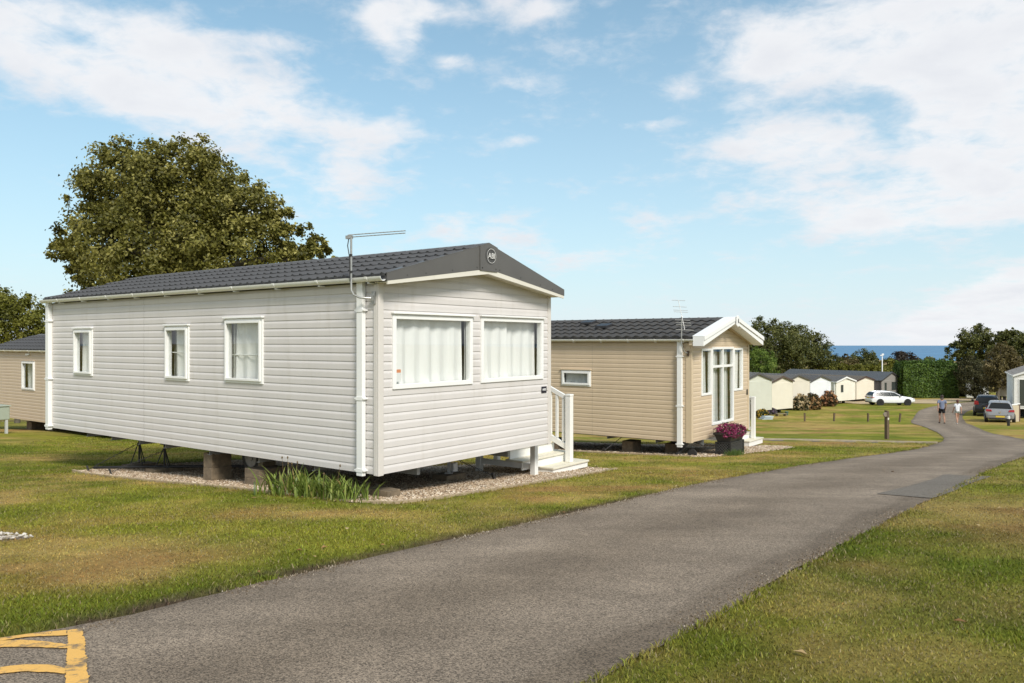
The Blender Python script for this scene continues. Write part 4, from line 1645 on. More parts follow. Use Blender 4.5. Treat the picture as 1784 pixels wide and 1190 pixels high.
def entrance_steps(name, label, c, zadj, dx=0.0):
    """White plastic steps with a newel, rail and landing; c = caravan corner the steps are set out from."""
    zf = -1.75 + zadj
    root = thing(name, label, 'steps', (*l2w(c, 4.6 + dx, 0.6), 0), TH, 'white entrance steps')
    ox, oy = 4.6, 0.6
    wm = mat('steps white', (0.80, 0.79, 0.75), 0.4, 0.03, 3)
    tm = mat('steps tread', (0.66, 0.62, 0.50), 0.6, 0.06, 6)
    zt = [-2.105 + zadj, -1.945 + zadj, -1.765 + zadj]
    gr = gzf(*l2w(c, 4.6, 0.4)) - 0.02
    rows = [(4.27, 5.42, 0.315, 0.66, zt[0]), (3.74, 5.24, 0.565, 0.92, zt[1]), (3.74, 5.10, 0.815, 2.2, zt[2])]
    for i, (x0, x1, y0, y1, z) in enumerate(rows):
        m = MB()
        m.box(x0 - ox, x1 - ox, y0 - oy, y1 - oy, z - 0.032, z)
        m.build('tread', tm, root, bevel=0.006)
        m = MB()
        m.box(x0 + 0.02 - ox, x1 - 0.02 - ox, y0 + 0.025 - oy, y0 + 0.05 - oy, (gr if i == 0 else zt[i - 1]) + 0.001, z - 0.034)
        m.build('riser', wm, root)
        if i < 2:
            m = MB()
            m.box(x1 - 0.045 - ox, x1 - 0.021 - ox, y0 + 0.052 - oy, y1 - oy, (gr if i == 0 else zt[0] + 0.001), z - 0.034)
            m.build('side_panel', wm, root)
    m = MB()
    m.box(4.29 - ox, 4.31 - ox, 0.367 - oy, 0.66 - oy, gr, zt[0] - 0.034)
    m.build('side_panel', wm, root)
    for px, py, top in ((3.80, 0.38, zt[2] + 0.12), (3.80, 1.52, zt[2] - 0.034), (5.04, 2.1, zt[2] - 0.034), (5.04, 1.3, zt[2] - 0.034)):
        m = MB()
        m.box(px - 0.048 - ox, px + 0.048 - ox, py - 0.048 - oy, py + 0.048 - oy, gr - 0.12, top)
        m.build('post', wm, root, bevel=0.004)
    m = MB()
    m.box(3.785 - ox, 3.81 - ox, 0.43 - oy, 1.47 - oy, zt[1] - 0.13, zt[1] - 0.036)
    m.build('stringer', wm, root)
    # newel, sloping rails and balusters
    nx, ny = 5.0 - ox, 0.47 - oy
    m = MB()
    m.box(nx - 0.052, nx + 0.052, ny - 0.052, ny + 0.052, zt[0] + 0.001, zt[0] + 1.15)
    m.box(nx - 0.058, nx + 0.058, ny - 0.058, ny + 0.058, zt[0] + 1.151, zt[0] + 1.185)
    m.build('newel', wm, root, bevel=0.006)
    y1 = 1.35 - oy
    z1 = zt[0] + 1.12
    sl = 0.42
    for nm, dz, h in (('handrail', 0.0, 0.07), ('bottom_rail', -0.86, 0.09)):
        m = MB()
        m.bar((nx, ny + 0.055, z1 + dz), (nx, y1, z1 + dz + sl * (y1 - ny)), 0.05, h)
        m.build(nm, wm, root)
    for k in range(6):
        yy = ny + 0.12 + k * 0.135
        zz = z1 + sl * (yy - ny)
        m = MB()
        m.box(nx - 0.018, nx + 0.018, yy - 0.022, yy + 0.022, zz - 0.82, zz - 0.036)
        m.build('baluster', wm, root)
    m = MB()
    m.box(nx - 0.048, nx + 0.048, y1, y1 + 0.096, zt[2] + 0.001, z1 + sl * (y1 - ny) + 0.2)
    m.build('post', wm, root)
    return root


# ---- the beige caravan farther down the road
zb2, ze2 = -2.29, -0.01


def beige_caravan():
    root = thing('static_caravan', 'beige static caravan with white barge boards and tall gable window, second along the road', 'caravan', (C2[0], C2[1], 0), TH, 'static caravans')
    bm_ = mat('beige cladding', (0.565, 0.450, 0.315), 0.45, 0.04, 0.8, dirt=(0.48, 0.39, 0.28, 0.3), stretch=(3, 3, 0.6))
    wm = mat('wall lining', (0.30, 0.28, 0.25), 0.9)
    wh = white_paint()
    rf = mat('graphite roof', (0.062, 0.059, 0.056), 0.7, 0.15, 6, spec=0.22)
    trim_m = mat('beige trim', (0.58, 0.465, 0.32), 0.45, 0.03, 2)
    HS = [(2.62, 3.48, -1.115, -0.715)]
    HG = [(0.54, 1.15, -1.265, -0.165), (1.165, 2.57, -2.0, -0.135), (2.585, 3.21, -1.255, -0.165)]
    zr = 0.53
    wall, side, gab = caravan_shell(root, 3.66, 8.67, zb2, ze2, zr, HS, HG, wm, bm_, 22, (ze2 - zb2 + 0.01) / 22, mat('underfloor', (0.05, 0.05, 0.05), 0.9), (2.585,))
    grey = cloth('silver curtain', (0.66, 0.67, 0.65))
    gm = cloth('mid grey curtain', (0.42, 0.43, 0.42))
    window(root, side, *HS[0], dict(sash=0.05, t=0.05, drip=1, dm=trim_m, curtains=[(0.05, 0.95, grey, -0.12)], seed=21))
    window(root, gab, *HG[0], dict(t=0.05, curtains=[(-0.03, 0.6), (0.5, 1.03, grey, -0.14)], seed=23, refl=1.0))
    window(root, gab, *HG[1], dict(t=0.055, mull=[1.8675], trans=[-0.60], curtains=[(-0.02, 0.34, grey), (0.30, 0.52, gm, -0.14), (0.50, 0.84, grey), (0.80, 1.02, gm, -0.14)], seed=25, refl=1.0))
    window(root, gab, *HG[2], dict(t=0.05, curtains=[(-0.03, 1.03)], seed=29, refl=1.0))
    for x0, x1, y0, y1, zt in ((-0.026, 0.075, -0.026, 0.003, ze2), (-0.026, 0.003, 0.003, 0.12, ze2 - 0.02), (3.60, 3.686, -0.026, 0.003, ze2), (3.657, 3.686, 0.003, 0.1, ze2)):
        c = MB()
        c.box(x0, x1, y0, y1, zb2 - 0.015, zt)
        c.build('corner_trim', trim_m, root, bevel=0.006)
    r = roof(root, 3.66, 8.67, 0.075, 0.575, 0.09, 0.10, 0.12, rf, (0.25, 5, 'wave'))
    # boxed barge boards standing out from the gable, with a gable soffit
    xm, ov = 1.83, 0.14
    zt = lambda x: 0.110 + (0.605 - 0.110) * (1 - abs(x - xm) / (xm + ov))
    zlo = lambda x: zt(x) - 0.215 + 0.05 * (1 - abs(x - xm) / (xm + ov))
    a, b = -ov, 3.66 + ov
    y = -0.36
    bb = MB()
    for x0, x1 in ((a, xm), (xm, b)):
        bb.prism([Vector((x0, y, zlo(x0))), Vector((x1, y, zlo(x1))), Vector((x1, y, zt(x1))), Vector((x0, y, zt(x0)))], (0, 0.26, 0))
    barge = bb.build('barge_board', wh, root, bevel=0.006)
    b2 = MB()
    for sx in (-1, 1):
        x0, x1 = xm + sx * (xm + ov), xm + sx * 0.10
        b2.prism([Vector((x0, y - 0.003, zt(x0) - 0.085)), Vector((x1, y - 0.003, zt(x1) - 0.085)), Vector((x1, y - 0.003, zt(x1) + 0.014)), Vector((x0, y - 0.003, zt(x0) + 0.014))], (0, -0.022, 0))
        b2.prism([Vector((x0, y - 0.003, zt(x0) + 0.001)), Vector((x1, y - 0.003, zt(x1) + 0.001)), Vector((x1, y + 0.27, zt(x1) + 0.001)), Vector((x0, y + 0.27, zt(x0) + 0.001))], (0, 0, 0.016))
    b2.build('barge_moulding', wh, barge, bevel=0.004)
    fin = MB()
    fin.prism([Vector((xm - 0.075, y - 0.026, 0.61)), Vector((xm - 0.075, y - 0.026, 0.39)), Vector((xm - 0.04, y - 0.026, 0.36)), Vector((xm + 0.04, y - 0.026, 0.36)), Vector((xm + 0.075, y - 0.026, 0.39)), Vector((xm + 0.075, y - 0.026, 0.61)), Vector((xm, y - 0.026, 0.635))], (0, -0.03, 0))
    fin.build('finial', wh, barge, bevel=0.005)
    em = MB()
    em.prism([Vector((xm - 0.02, y - 0.057, 0.44)), Vector((xm + 0.03, y - 0.057, 0.46)), Vector((xm + 0.025, y - 0.057, 0.56)), Vector((xm - 0.01, y - 0.057, 0.53))], (0, -0.006, 0))
    em.build('emblem', mat('black screw', (0.02, 0.02, 0.02), 0.4), barge)
    so = MB()
    for x0, x1 in ((a + 0.02, xm), (xm, b - 0.02)):
        so.prism([Vector((x0, -0.10, zt(x0) - 0.20)), Vector((x1, -0.10, zt(x1) - 0.20)), Vector((x1, -0.002, zt(x1) - 0.20)), Vector((x0, -0.002, zt(x0) - 0.20))], (0, 0, 0.10))
    so.build('soffit', trim_m, root)
    for yv in (3.45, 2.75):
        v = MB()
        xx = 0.45 if yv > 3 else 0.62
        zz = 0.075 + 0.5 * (xx + 0.09) / 1.92
        if yv > 3:
            xx, zz = 1.25, 0.075 + 0.5 * (1.34) / 1.92
        else:
            xx, zz = 0.85, 0.075 + 0.5 * 0.94 / 1.92
        v.prism([Vector((xx - 0.16, yv - 0.17, zz + 0.02)), Vector((xx + 0.16, yv - 0.17, zz + 0.075)), Vector((xx + 0.16, yv - 0.17, zz + 0.15)), Vector((xx - 0.16, yv - 0.17, zz + 0.085))], (0, 0.34, 0))
        v.build('roof_vent', mat('vent black', (0.028, 0.028, 0.03), 0.45), r, bevel=0.01)
    pl = MB()
    gab.slab(pl, 3.50, 3.59, -1.40, -1.26, 0.016, 0.022)
    plate = pl.build('number_plate', mat('black plate', (0.02, 0.018, 0.016), 0.35), root)
    gutter(root, -0.12, 8.79, -0.12, 0.055, wh, 0.75)
    downpipe(root, -0.014, 0.25, zb2 - 0.12, 0.0, wh, 0.075)
    al = mat('aerial metal', (0.42, 0.42, 0.40), 0.4)
    ae = MB()
    ae.tube([(-0.03, 0.06, -0.27), (-0.10, 0.10, -0.25), (-0.15, 0.14, -0.16), (-0.16, 0.16, -0.04), (-0.16, 0.16, 0.56)], 0.014, 8)
    aer = ae.build('tv_aerial', al, root, smooth=True, sharp=40)
    br = MB()
    br.box(-0.05, -0.024, 0.03, 0.09, -0.33, -0.21)
    br.build('bracket', mat('rusty bracket', (0.07, 0.045, 0.03), 0.7), aer)
    ar = MB()
    p0, p1 = Vector((-0.30, 0.02, 0.26)), Vector((-0.02, 0.30, 0.94))
    ar.tube([p0, p1], 0.007, 6)
    sd = Vector((0.55, -0.84, -0.05)).normalized()
    for t, l in ((0, 0.20), (0.16, 0.17), (0.24, 0.17), (0.33, 0.17), (0.6, 0.16), (0.66, 0.16), (0.78, 0.155), (1.0, 0.15)):
        c = p0.lerp(p1, t)
        ar.tube([c - sd * l, c + sd * l], 0.005, 5)
    ar.tube([(-0.16, 0.16, 0.56), p0.lerp(p1, 0.45)], 0.012, 6)
    ar.build('aerial_array', al, aer)
    dk = mat('dark steel', (0.045, 0.043, 0.04), 0.6)
    st = mat('galvanised steel', (0.30, 0.31, 0.31), 0.5)
    for x in (0.85, 2.81):
        c = MB()
        c.box(x - 0.03, x + 0.03, 0.1, 8.5, zb2 - 0.13, zb2 + 0.01)
        c.build('chassis_beam', st, root)
    for u in (0.9, 2.2, 3.5, 4.8):
        c = MB()
        c.prism([Vector((0.06, u, zb2 + 0.008)), Vector((0.82, u, zb2 + 0.008)), Vector((0.82, u, zb2 - 0.10)), Vector((0.06, u, zb2 - 0.085))], (0, 0.012, 0))
        c.build('outrigger', st, root)
    # towing frame under the gable with its jockey wheel
    hc = MB()
    for x in (0.9, 2.76):
        hc.bar((x, 0.3, zb2 - 0.06), (1.75, -0.5, zb2 - 0.20), 0.06, 0.08)
    hitch = None
    tb = MB()
    tb.bar((0.05, 0.15, zb2 - 0.05), (0.75, 0.6, zb2 - 0.1), 0.07, 0.09)
    tb.bar((0.0, 0.35, zb2 - 0.33), (0.6, 0.35, zb2 - 0.08), 0.05, 0.06)
    hitch = tb.build('tow_frame', dk, root)
    jw = MB()
    jw.lathe([(0.05, -0.03), (0.105, -0.025), (0.11, 0.0), (0.105, 0.025), (0.05, 0.03)], 18, (0.12, 0.02, zb2 - 0.27), 'x')
    jw.build('jockey_wheel', mat('old tyre', (0.022, 0.021, 0.02), 0.85), root, smooth=True, sharp=40)
    return root


def under_beige():
    cm = mat('damp concrete block', (0.17, 0.13, 0.085), 0.95)
    for lx, ly, lab in ((0.4, 3.9, 'brown concrete block under the beige caravan, beside the white steps'), (0.55, 1.8, 'low brown concrete block in shadow under the beige caravan'), (0.75, 0.75, 'brown concrete block behind the downpipe of the beige caravan')):
        p = l2w(C2, lx, ly)
        z = gzf(*p)
        block(p[0], p[1], z - 0.02, 0.44, 0.3, min(0.30, zb2 - 0.12 - z), TH, lab, cm, 'blocks under the beige caravan')
    dk = mat('black iron', (0.025, 0.024, 0.023), 0.55)
    for a, b, lab in (((0.62, -0.42), (0.55, 0.25), 'black anchor chain hanging under the gable of the beige caravan'), ((-0.1, 2.2), (0.3, 1.9), 'black anchor chain under the long side of the beige caravan')):
        p = l2w(C2, *a)
        z = gzf(*p)
        r = thing('tie_down_chain', lab, 'chain', (p[0], p[1], z), TH, 'tie-down chains under the beige caravan')
        d = Vector((b[0] - a[0], b[1] - a[1], zb2 - 0.05 - z))
        n = int(d.length / 0.06)
        c = MB()
        for i in range(n):
            q0, q1 = d * ((i + 0.05) / n) + Vector((0, 0, 0.03)), d * ((i + 1.1) / n) + Vector((0, 0, 0.03))
            c.tube([q0, q0.lerp(q1, 0.5), q1], [0.006, 0.012, 0.006], 5)
        c.build('chain', dk, r)
        k = MB()
        k.bar((0.01, 0, -0.05), (-0.02, 0.0, 0.09), 0.06, 0.03)
        k.build('anchor', dk, r)


# ---- the fawn caravan half hidden at the left
def fawn_caravan():
    zb, ze = -2.64, -0.36
    root = thing('static_caravan', 'fawn static caravan half hidden behind the grey one, at the left edge', 'caravan', (C3[0], C3[1], 0), TH, 'static caravans')
    bm_ = mat('fawn cladding', (0.50, 0.40, 0.285), 0.45, 0.04, 0.8, dirt=(0.36, 0.29, 0.2, 0.3), stretch=(3, 3, 0.6))
    wm = mat('wall lining', (0.30, 0.28, 0.25), 0.9)
    wh = white_paint()
    side = Frame((0, 0, 0), (0, 1, 0), (-1, 0, 0))

    def u_at(px):
        k = (px - 892) / 1360
        return (k * C3[1] - C3[0]) / (BY[0] - k * BY[1])
    u1, u0 = u_at(39.5), u_at(61.5)
    Y = C3[1] + (u0 + u1) / 2 * BY[1]
    HS = [(u0, u1, -(680 - 595) / 1360 * Y, -(629 - 595) / 1360 * Y)]
    wall, side, gab = caravan_shell(root, 3.66, 8.67, zb, ze, ze + 0.54, HS, [], wm, bm_, 22, (ze - zb + 0.01) / 22, mat('underfloor', (0.05, 0.05, 0.05), 0.9))
    window(root, side, *HS[0], dict(sash=0.05, t=0.05, drip=1, dm=bm_, curtains=[(0.05, 0.55, cloth('mid grey curtain', (0.30, 0.31, 0.30))), (0.4, 0.97, cloth('silver curtain', (0.5, 0.5, 0.5)), -0.14)], seed=41))
    rf = mat('charcoal roof', (0.060, 0.062, 0.066), 0.5)
    roof(root, 3.66, 8.67, ze + 0.085, ze + 0.62, 0.085, 0.12, 0.12, rf, (0.25, 5, 'roman'), mat('ridge cap grey', (0.16, 0.16, 0.16), 0.5))
    gutter(root, -0.12, 8.8, -0.115, ze + 0.07, wh, 0.95)
    c = MB()
    c.box(-0.05, -0.016, (u0 + u1) / 2 - 0.1, (u0 + u1) / 2 + 0.16, ze - 0.10, ze - 0.05)
    c.build('wall_light', wh, root)
    dk = mat('dark steel', (0.045, 0.043, 0.04), 0.6)
    for x in (0.85, 2.81):
        c = MB()
        c.box(x - 0.03, x + 0.03, 0.1, 8.5, zb - 0.13, zb + 0.01)
        c.build('chassis_beam', dk, root)
    cm = mat('damp concrete block', (0.17, 0.13, 0.085), 0.95)
    for ly, lab in ((6.0, 'dark block under the fawn caravan, nearest the green meter box'), (4.4, 'dark block under the fawn caravan, nearest the grey caravan')):
        p = l2w(C3, 0.6, ly)
        z = gzf(*p)
        block(p[0], p[1], z - 0.02, 0.44, 0.4, max(0.1, zb - 0.1 - z), TH, lab, cm, 'blocks under the fawn caravan')
    # green meter box on legs in front of it
    k = 23.6
    x0 = -892 / 1360 * k - 0.18
    y = k
    g = gzf(x0, y)
    r = thing('meter_box', 'sage green utility box on grey legs at the left edge', 'utility box', (x0, y, g), TH)
    gm = mat('sage plastic', (0.33, 0.37, 0.30), 0.5, 0.06, 4)
    b = MB()
    zt, zl = -(706 - 595) / 1360 * k - g, -(731 - 595) / 1360 * k - g
    b.box(-0.22, 0.30, -0.35, 0.35, zl, zt - 0.04)
    b.build('cabinet', gm, r, bevel=0.02)
    b = MB()
    b.box(-0.25, 0.33, -0.38, 0.38, zt - 0.038, zt)
    b.build('lid', gm, r, bevel=0.015)
    for xx, yy in ((-0.15, -0.3), (0.22, -0.3), (-0.15, 0.3), (0.22, 0.3)):
        b = MB()
        b.box(xx - 0.035, xx + 0.035, yy - 0.035, yy + 0.035, -0.03, zl)
        b.build('leg', mat('pale leg', (0.45, 0.46, 0.44), 0.6), r)
    b = MB()
    b.tube([(-0.23, -0.33, zl + 0.02), (-0.27, -0.40, zl - 0.1), (-0.22, -0.48, zl - 0.26)], 0.022, 8)
    b.build('hose', mat('yellow hose', (0.5, 0.36, 0.12), 0.6), r, smooth=True)
    return root


grey_caravan()
under_grey()
entrance_steps('entrance_steps', 'white plastic steps with handrail beside the nearest grey caravan', C1, 0.0)
beige_caravan()
under_beige()
entrance_steps('entrance_steps', 'white plastic steps with one tall newel behind the beige caravan gable', C2, -0.66, 0.40)
fawn_caravan()

# ------------------------------------------------------------------ the row of caravans across the lawn, and those at the right
FX, FC, FH = 1360.0, 892.0, 595.0


def at(px, py, Y):
    """The place that lies Y metres ahead behind a spot of the 1784 x 1190 photograph."""
    return Vector(((px - FC) / FX * Y, Y, -(py - FH) / FX * Y))


def row_caravan(label, pxl, pxr, ZL, phi, zb, H, wcol, rcol, fcol, rise=0.5, L=8.5, windows=(), side_col=None, name='static_caravan', pitch=0.10, cat='caravan', grp='static caravans', skirt=None):
    b = Vector((math.cos(phi), math.sin(phi)))
    x0 = (pxl - FC) / FX * ZL
    k = (pxr - FC) / FX
    w = (k * ZL - x0) / (b.x - k * b.y)
    root = thing(name, label, cat, (x0, ZL, 0), phi, grp)
    zb, ze = zb, zb + H
    wm = mat('cladding ' + '%.2f %.2f %.2f' % wcol, wcol, 0.5, 0.04, 0.8, dirt=(wcol[0] * .75, wcol[1] * .72, wcol[2] * .65, 0.3))
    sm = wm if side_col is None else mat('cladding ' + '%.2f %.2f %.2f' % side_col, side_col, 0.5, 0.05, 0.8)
    rm = mat('roof ' + '%.2f %.2f %.2f' % rcol, rcol, 0.7, 0.15, 5, spec=0.25)
    fm = mat('fascia ' + '%.2f %.2f %.2f' % fcol, fcol, 0.5, 0.05, 3)
    xm = w / 2
    # walls carry the real profile of the boards, too small here to pick apart
    mb = MB()

    def profile_wall(p0, p1, n, top):
        rows = int(H / pitch)
        for i in range(rows):
            za, zz = zb + i * pitch, zb + (i + 1) * pitch
            for (z0, o0), (z1, o1) in (((za, 0.0), (za + 0.002, 0.016)), ((za + 0.002, 0.016), (za + 0.07, 0.016)), ((za + 0.07, 0.016), (zz, 0.0))):
                q = [Vector((*(Vector(p0) + Vector(n) * o0), z0)), Vector((*(Vector(p1) + Vector(n) * o0), z0)), Vector((*(Vector(p1) + Vector(n) * o1), z1)), Vector((*(Vector(p0) + Vector(n) * o1), z1))]
                mb.add(q, [(0, 1, 2, 3)])
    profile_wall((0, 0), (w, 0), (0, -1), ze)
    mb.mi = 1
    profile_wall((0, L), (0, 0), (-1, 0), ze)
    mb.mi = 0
    mb.box(0.02, w - 0.02, 0.02, L - 0.02, zb + 0.01, ze)
    for y in (0.0, L - 0.02):
        mb.prism([Vector((0, y, ze - H * 0.01 - 0.06)), Vector((w, y, ze - 0.06 - H * 0.01)), Vector((w, y, ze)), Vector((xm, y, ze + rise)), Vector((0, y, ze))], (0, 0.019, 0))
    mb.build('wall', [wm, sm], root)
    r = MB()
    ov = 0.12
    ridge = ze + rise + 0.07
    for sx in (-1, 1):
        xe = xm + sx * (xm + ov)
        ez = ze + 0.03
        r.prism([Vector((xe, -0.12, ez)), Vector((xm, -0.12, ridge)), Vector((xm, -0.12, ridge - 0.05)), Vector((xe, -0.12, ez - 0.05))], (0, L + 0.24, 0))
        # pressed tile courses
        for c in range(1, 7):
            t = c / 7
            x, z = xe + (xm - xe) * t, ez + (ridge - ez) * t
            dx = (xm - xe) / 7
            dz = (ridge - ez) / 7
            r.prism([Vector((x, -0.10, z + 0.002)), Vector((x, -0.10, z + 0.03)), Vector((x + dx * 0.97, -0.10, z + dz * 0.97 + 0.004)), Vector((x + dx * 0.97, -0.10, z + dz * 0.97 + 0.001))], (0, L + 0.2, 0))
    ro = r.build('roof', rm, root)
    ri = MB()
    n = int(L / 0.33)
    for i in range(n):
        y = -0.05 + i * 0.33
        for sx in (-1, 1):
            xe = xm + sx * (xm + ov)
            ri.bar((xe, y, ze + 0.05), (xm, y, ridge + 0.02), 0.05, 0.035)
    ri.build('roof_ribs', rm, ro)
    f = MB()
    for sx in (-1, 1):
        xe = xm + sx * (xm + ov)
        f.prism([Vector((xe, -0.145, ze - 0.09)), Vector((xm, -0.145, ridge - 0.15)), Vector((xm, -0.145, ridge + 0.012)), Vector((xe, -0.145, ze + 0.05))], (0, 0.02, 0))
    f.build('fascia_board', fm, root)
    c = MB()
    for x in (0, w):
        c.box(x - 0.03, x + 0.03, -0.03, 0.03, zb - 0.01, ze)
    c.build('corner_trim', sm, root)
    g = MB()
    g.box(-0.16, -0.05, -0.1, L, ze - 0.05, ze + 0.03)
    g.box(-0.10, -0.02, 0.12, 0.22, zb, ze - 0.05)
    g.build('gutter', white_paint() if side_col is None else fm, root)
    ch = MB()
    for x in (0.3 * w, 0.7 * w):
        ch.box(x - 0.05, x + 0.05, 0.1, L - 0.1, zb - 0.14, zb + 0.009)
    for y in (0.5, 2.5, L * 0.55, L - 0.6):
        ch.box(0.2, w - 0.2, y, y + 0.06, zb - 0.10, zb + 0.008)
        gx = gzf(x0, ZL)
        for x in (0.3 * w, 0.7 * w):
            p = Vector((x0, ZL)) + b * x + Vector((-b.y, b.x)) * y
            ch.box(x - 0.12, x + 0.12, y + 0.07, y + 0.3, gzf(p.x, p.y) - 0.05, zb - 0.141)
    ch.build('chassis', mat('dark steel', (0.045, 0.043, 0.04), 0.6), root)
    gab = Frame((0, 0, 0), (1, 0, 0), (0, -1, 0))
    for (u0, u1, z0, z1, wfm, mull) in windows:
        o = MB()
        gab.ring(o, u0, u1, z0, z1, 0.05, 0.002, 0.05)
        for mu in mull:
            gab.slab(o, mu - 0.025, mu + 0.025, z0 + 0.05, z1 - 0.05, 0.018, 0.045)
        wd = o.build('window', wfm, root)
        o = MB()
        gab.slab(o, u0 + 0.05, u1 - 0.05, z0 + 0.05, z1 - 0.05, 0.017, 0.022)
        o.build('pane', mat('dim glass', (0.05, 0.06, 0.06), 0.06, spec=0.8), wd)
    return root, w, zb, ze


def build_row():
    phi = R(38.5)
    dark = (0.075, 0.072, 0.07)
    cream = (0.70, 0.655, 0.54)
    zb = lambda y, Z: -(y - FH) / FX * Z
    # pale green one: its left corner is hidden, so it is set out from a width of 3.66
    b = Vector((math.cos(phi), math.sin(phi)))
    ZR, kR = 61.0, (1343.8 - FC) / FX
    XL, ZL = kR * ZR - b.x * 3.66, ZR - b.y * 3.66
    row_caravan('pale green static caravan end, first of the row behind the beige one', FC + FX * XL / ZL, 1343.8, ZL, phi, zb(713.7, ZR), 2.35, (0.56, 0.57, 0.485), (0.13, 0.13, 0.125), dark, 0.52)
    r, w, z, e = row_caravan('cream caravan with brown trimmed gable, beside the pale green one', 1343.8, 1380.5, 64.0, phi, zb(714.3, 64), 2.28, cream, (0.17, 0.15, 0.125), (0.085, 0.06, 0.048), 0.42)
    row_caravan('cream caravan behind the tan hydrangea bushes', 1369, 1410, 70.0, phi, zb(709, 70), 2.30, (0.68, 0.63, 0.525), (0.12, 0.12, 0.118), dark, 0.5)
    row_caravan('white caravan end above the reddish brown bush', 1411.4, 1447, 76.0, phi, zb(705, 76), 2.25, (0.74, 0.755, 0.765), (0.10, 0.10, 0.10), dark, 0.5)
    dkf = mat('dark frame', (0.04, 0.045, 0.04), 0.5)
    wf = 0.42 * 3.4
    row_caravan('cream caravan with white fascia and one narrow dark window', 1456.6, 1489.4, 83.0, phi, zb(699.2, 83), 2.05, (0.76, 0.72, 0.61), (0.12, 0.12, 0.12), (0.80, 0.79, 0.75), 0.45,
                windows=[(0.95, 1.42, zb(683, 84), zb(670.5, 84), dkf, ())])
    row_caravan('plain cream caravan end just left of the grey lodge', 1492, 1522, 89.0, phi, zb(695.9, 89), 2.12, (0.71, 0.655, 0.535), (0.13, 0.115, 0.095), (0.06, 0.035, 0.03), 0.42)
    phl = R(39.5)
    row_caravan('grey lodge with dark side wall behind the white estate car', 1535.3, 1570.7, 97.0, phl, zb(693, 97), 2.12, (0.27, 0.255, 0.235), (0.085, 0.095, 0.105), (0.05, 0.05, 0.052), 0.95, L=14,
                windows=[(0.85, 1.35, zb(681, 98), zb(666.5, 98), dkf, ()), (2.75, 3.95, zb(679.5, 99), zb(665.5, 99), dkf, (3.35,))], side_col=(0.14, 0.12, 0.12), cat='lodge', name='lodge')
    # right edge: white caravan seen along its glazed front
    r, w, z, e = row_caravan('white caravan with glazed doors at the right edge, behind the silver car', 1767.5, 1846, 58.0, R(-29), zb(712, 58), 2.45, (0.74, 0.73, 0.70), (0.26, 0.255, 0.25), (0.72, 0.72, 0.70), 0.55, L=8,
                windows=[(0.25, 0.95, zb(708, 58), zb(660, 58), white_paint(), ()), (1.15, 2.2, zb(708, 58), zb(661, 58), white_paint(), (1.7,))], side_col=(0.70, 0.71, 0.68))
    # behind the small trees: a caravan, and a caravan end standing in for deck railing
    row_caravan('beige caravan far behind the small tree at the right', 1737, 1757.5, 88.0, R(-31), zb(690, 88), 1.3, (0.42, 0.37, 0.27), (0.2, 0.18, 0.15), (0.4, 0.35, 0.27), 0.4, L=7)
    row_caravan('white stepped deck railing, built as a boarded caravan end, behind the round olive tree', 1684.5, 1722, 100.0, R(-28), zb(694, 100), 2.4, (0.72, 0.74, 0.74), (0.2, 0.2, 0.2), (0.6, 0.62, 0.6), 0.4, L=7)
    # low storage box beside the hedge
    p = at(1655, 688, 101)
    g = gzf(p.x, p.y)
    o = thing('storage_box', 'low grey green storage box at the right end of the hedge', 'storage box', (p.x, p.y, g), 0.2)
    m = mat('box plastic', (0.34, 0.36, 0.27), 0.6, 0.1, 4)
    MB().box(-0.75, 0.45, -0.4, 0.4, -0.1, 0.95).build('box_body', m, o)
    l = MB()
    l.prism([Vector((-0.8, -0.45, 0.952)), Vector((0.5, -0.45, 0.952)), Vector((0.5, -0.45, 1.02)), Vector((-0.8, -0.45, 1.08))], (0, 0.9, 0))
    l.build('lid', m, o)
    # beige veranda panel beside the silver car
    p = at(1767, 730, 54.0)
    o = thing('veranda_wall', 'low beige panel wall with white capping beside the silver hatchback', 'wall', (p.x, p.y, gzf(p.x, p.y)), R(12))
    MB().box(-0.62, 0.40, 0, 0.10, -0.05, 1.12).build('panel', mat('beige panel', (0.50, 0.43, 0.31), 0.6, 0.05, 2), o)
    MB().box(0.402, 0.47, -0.02, 0.12, -0.05, 1.2).build('post', mat('brown post', (0.12, 0.07, 0.05), 0.6), o)
    c = MB()
    c.prism([Vector((-0.66, -0.03, 1.06)), Vector((0.46, -0.03, 1.205)), Vector((0.46, -0.03, 1.27)), Vector((-0.66, -0.03, 1.125))], (0, 0.16, 0))
    c.build('capping', white_paint(), o)


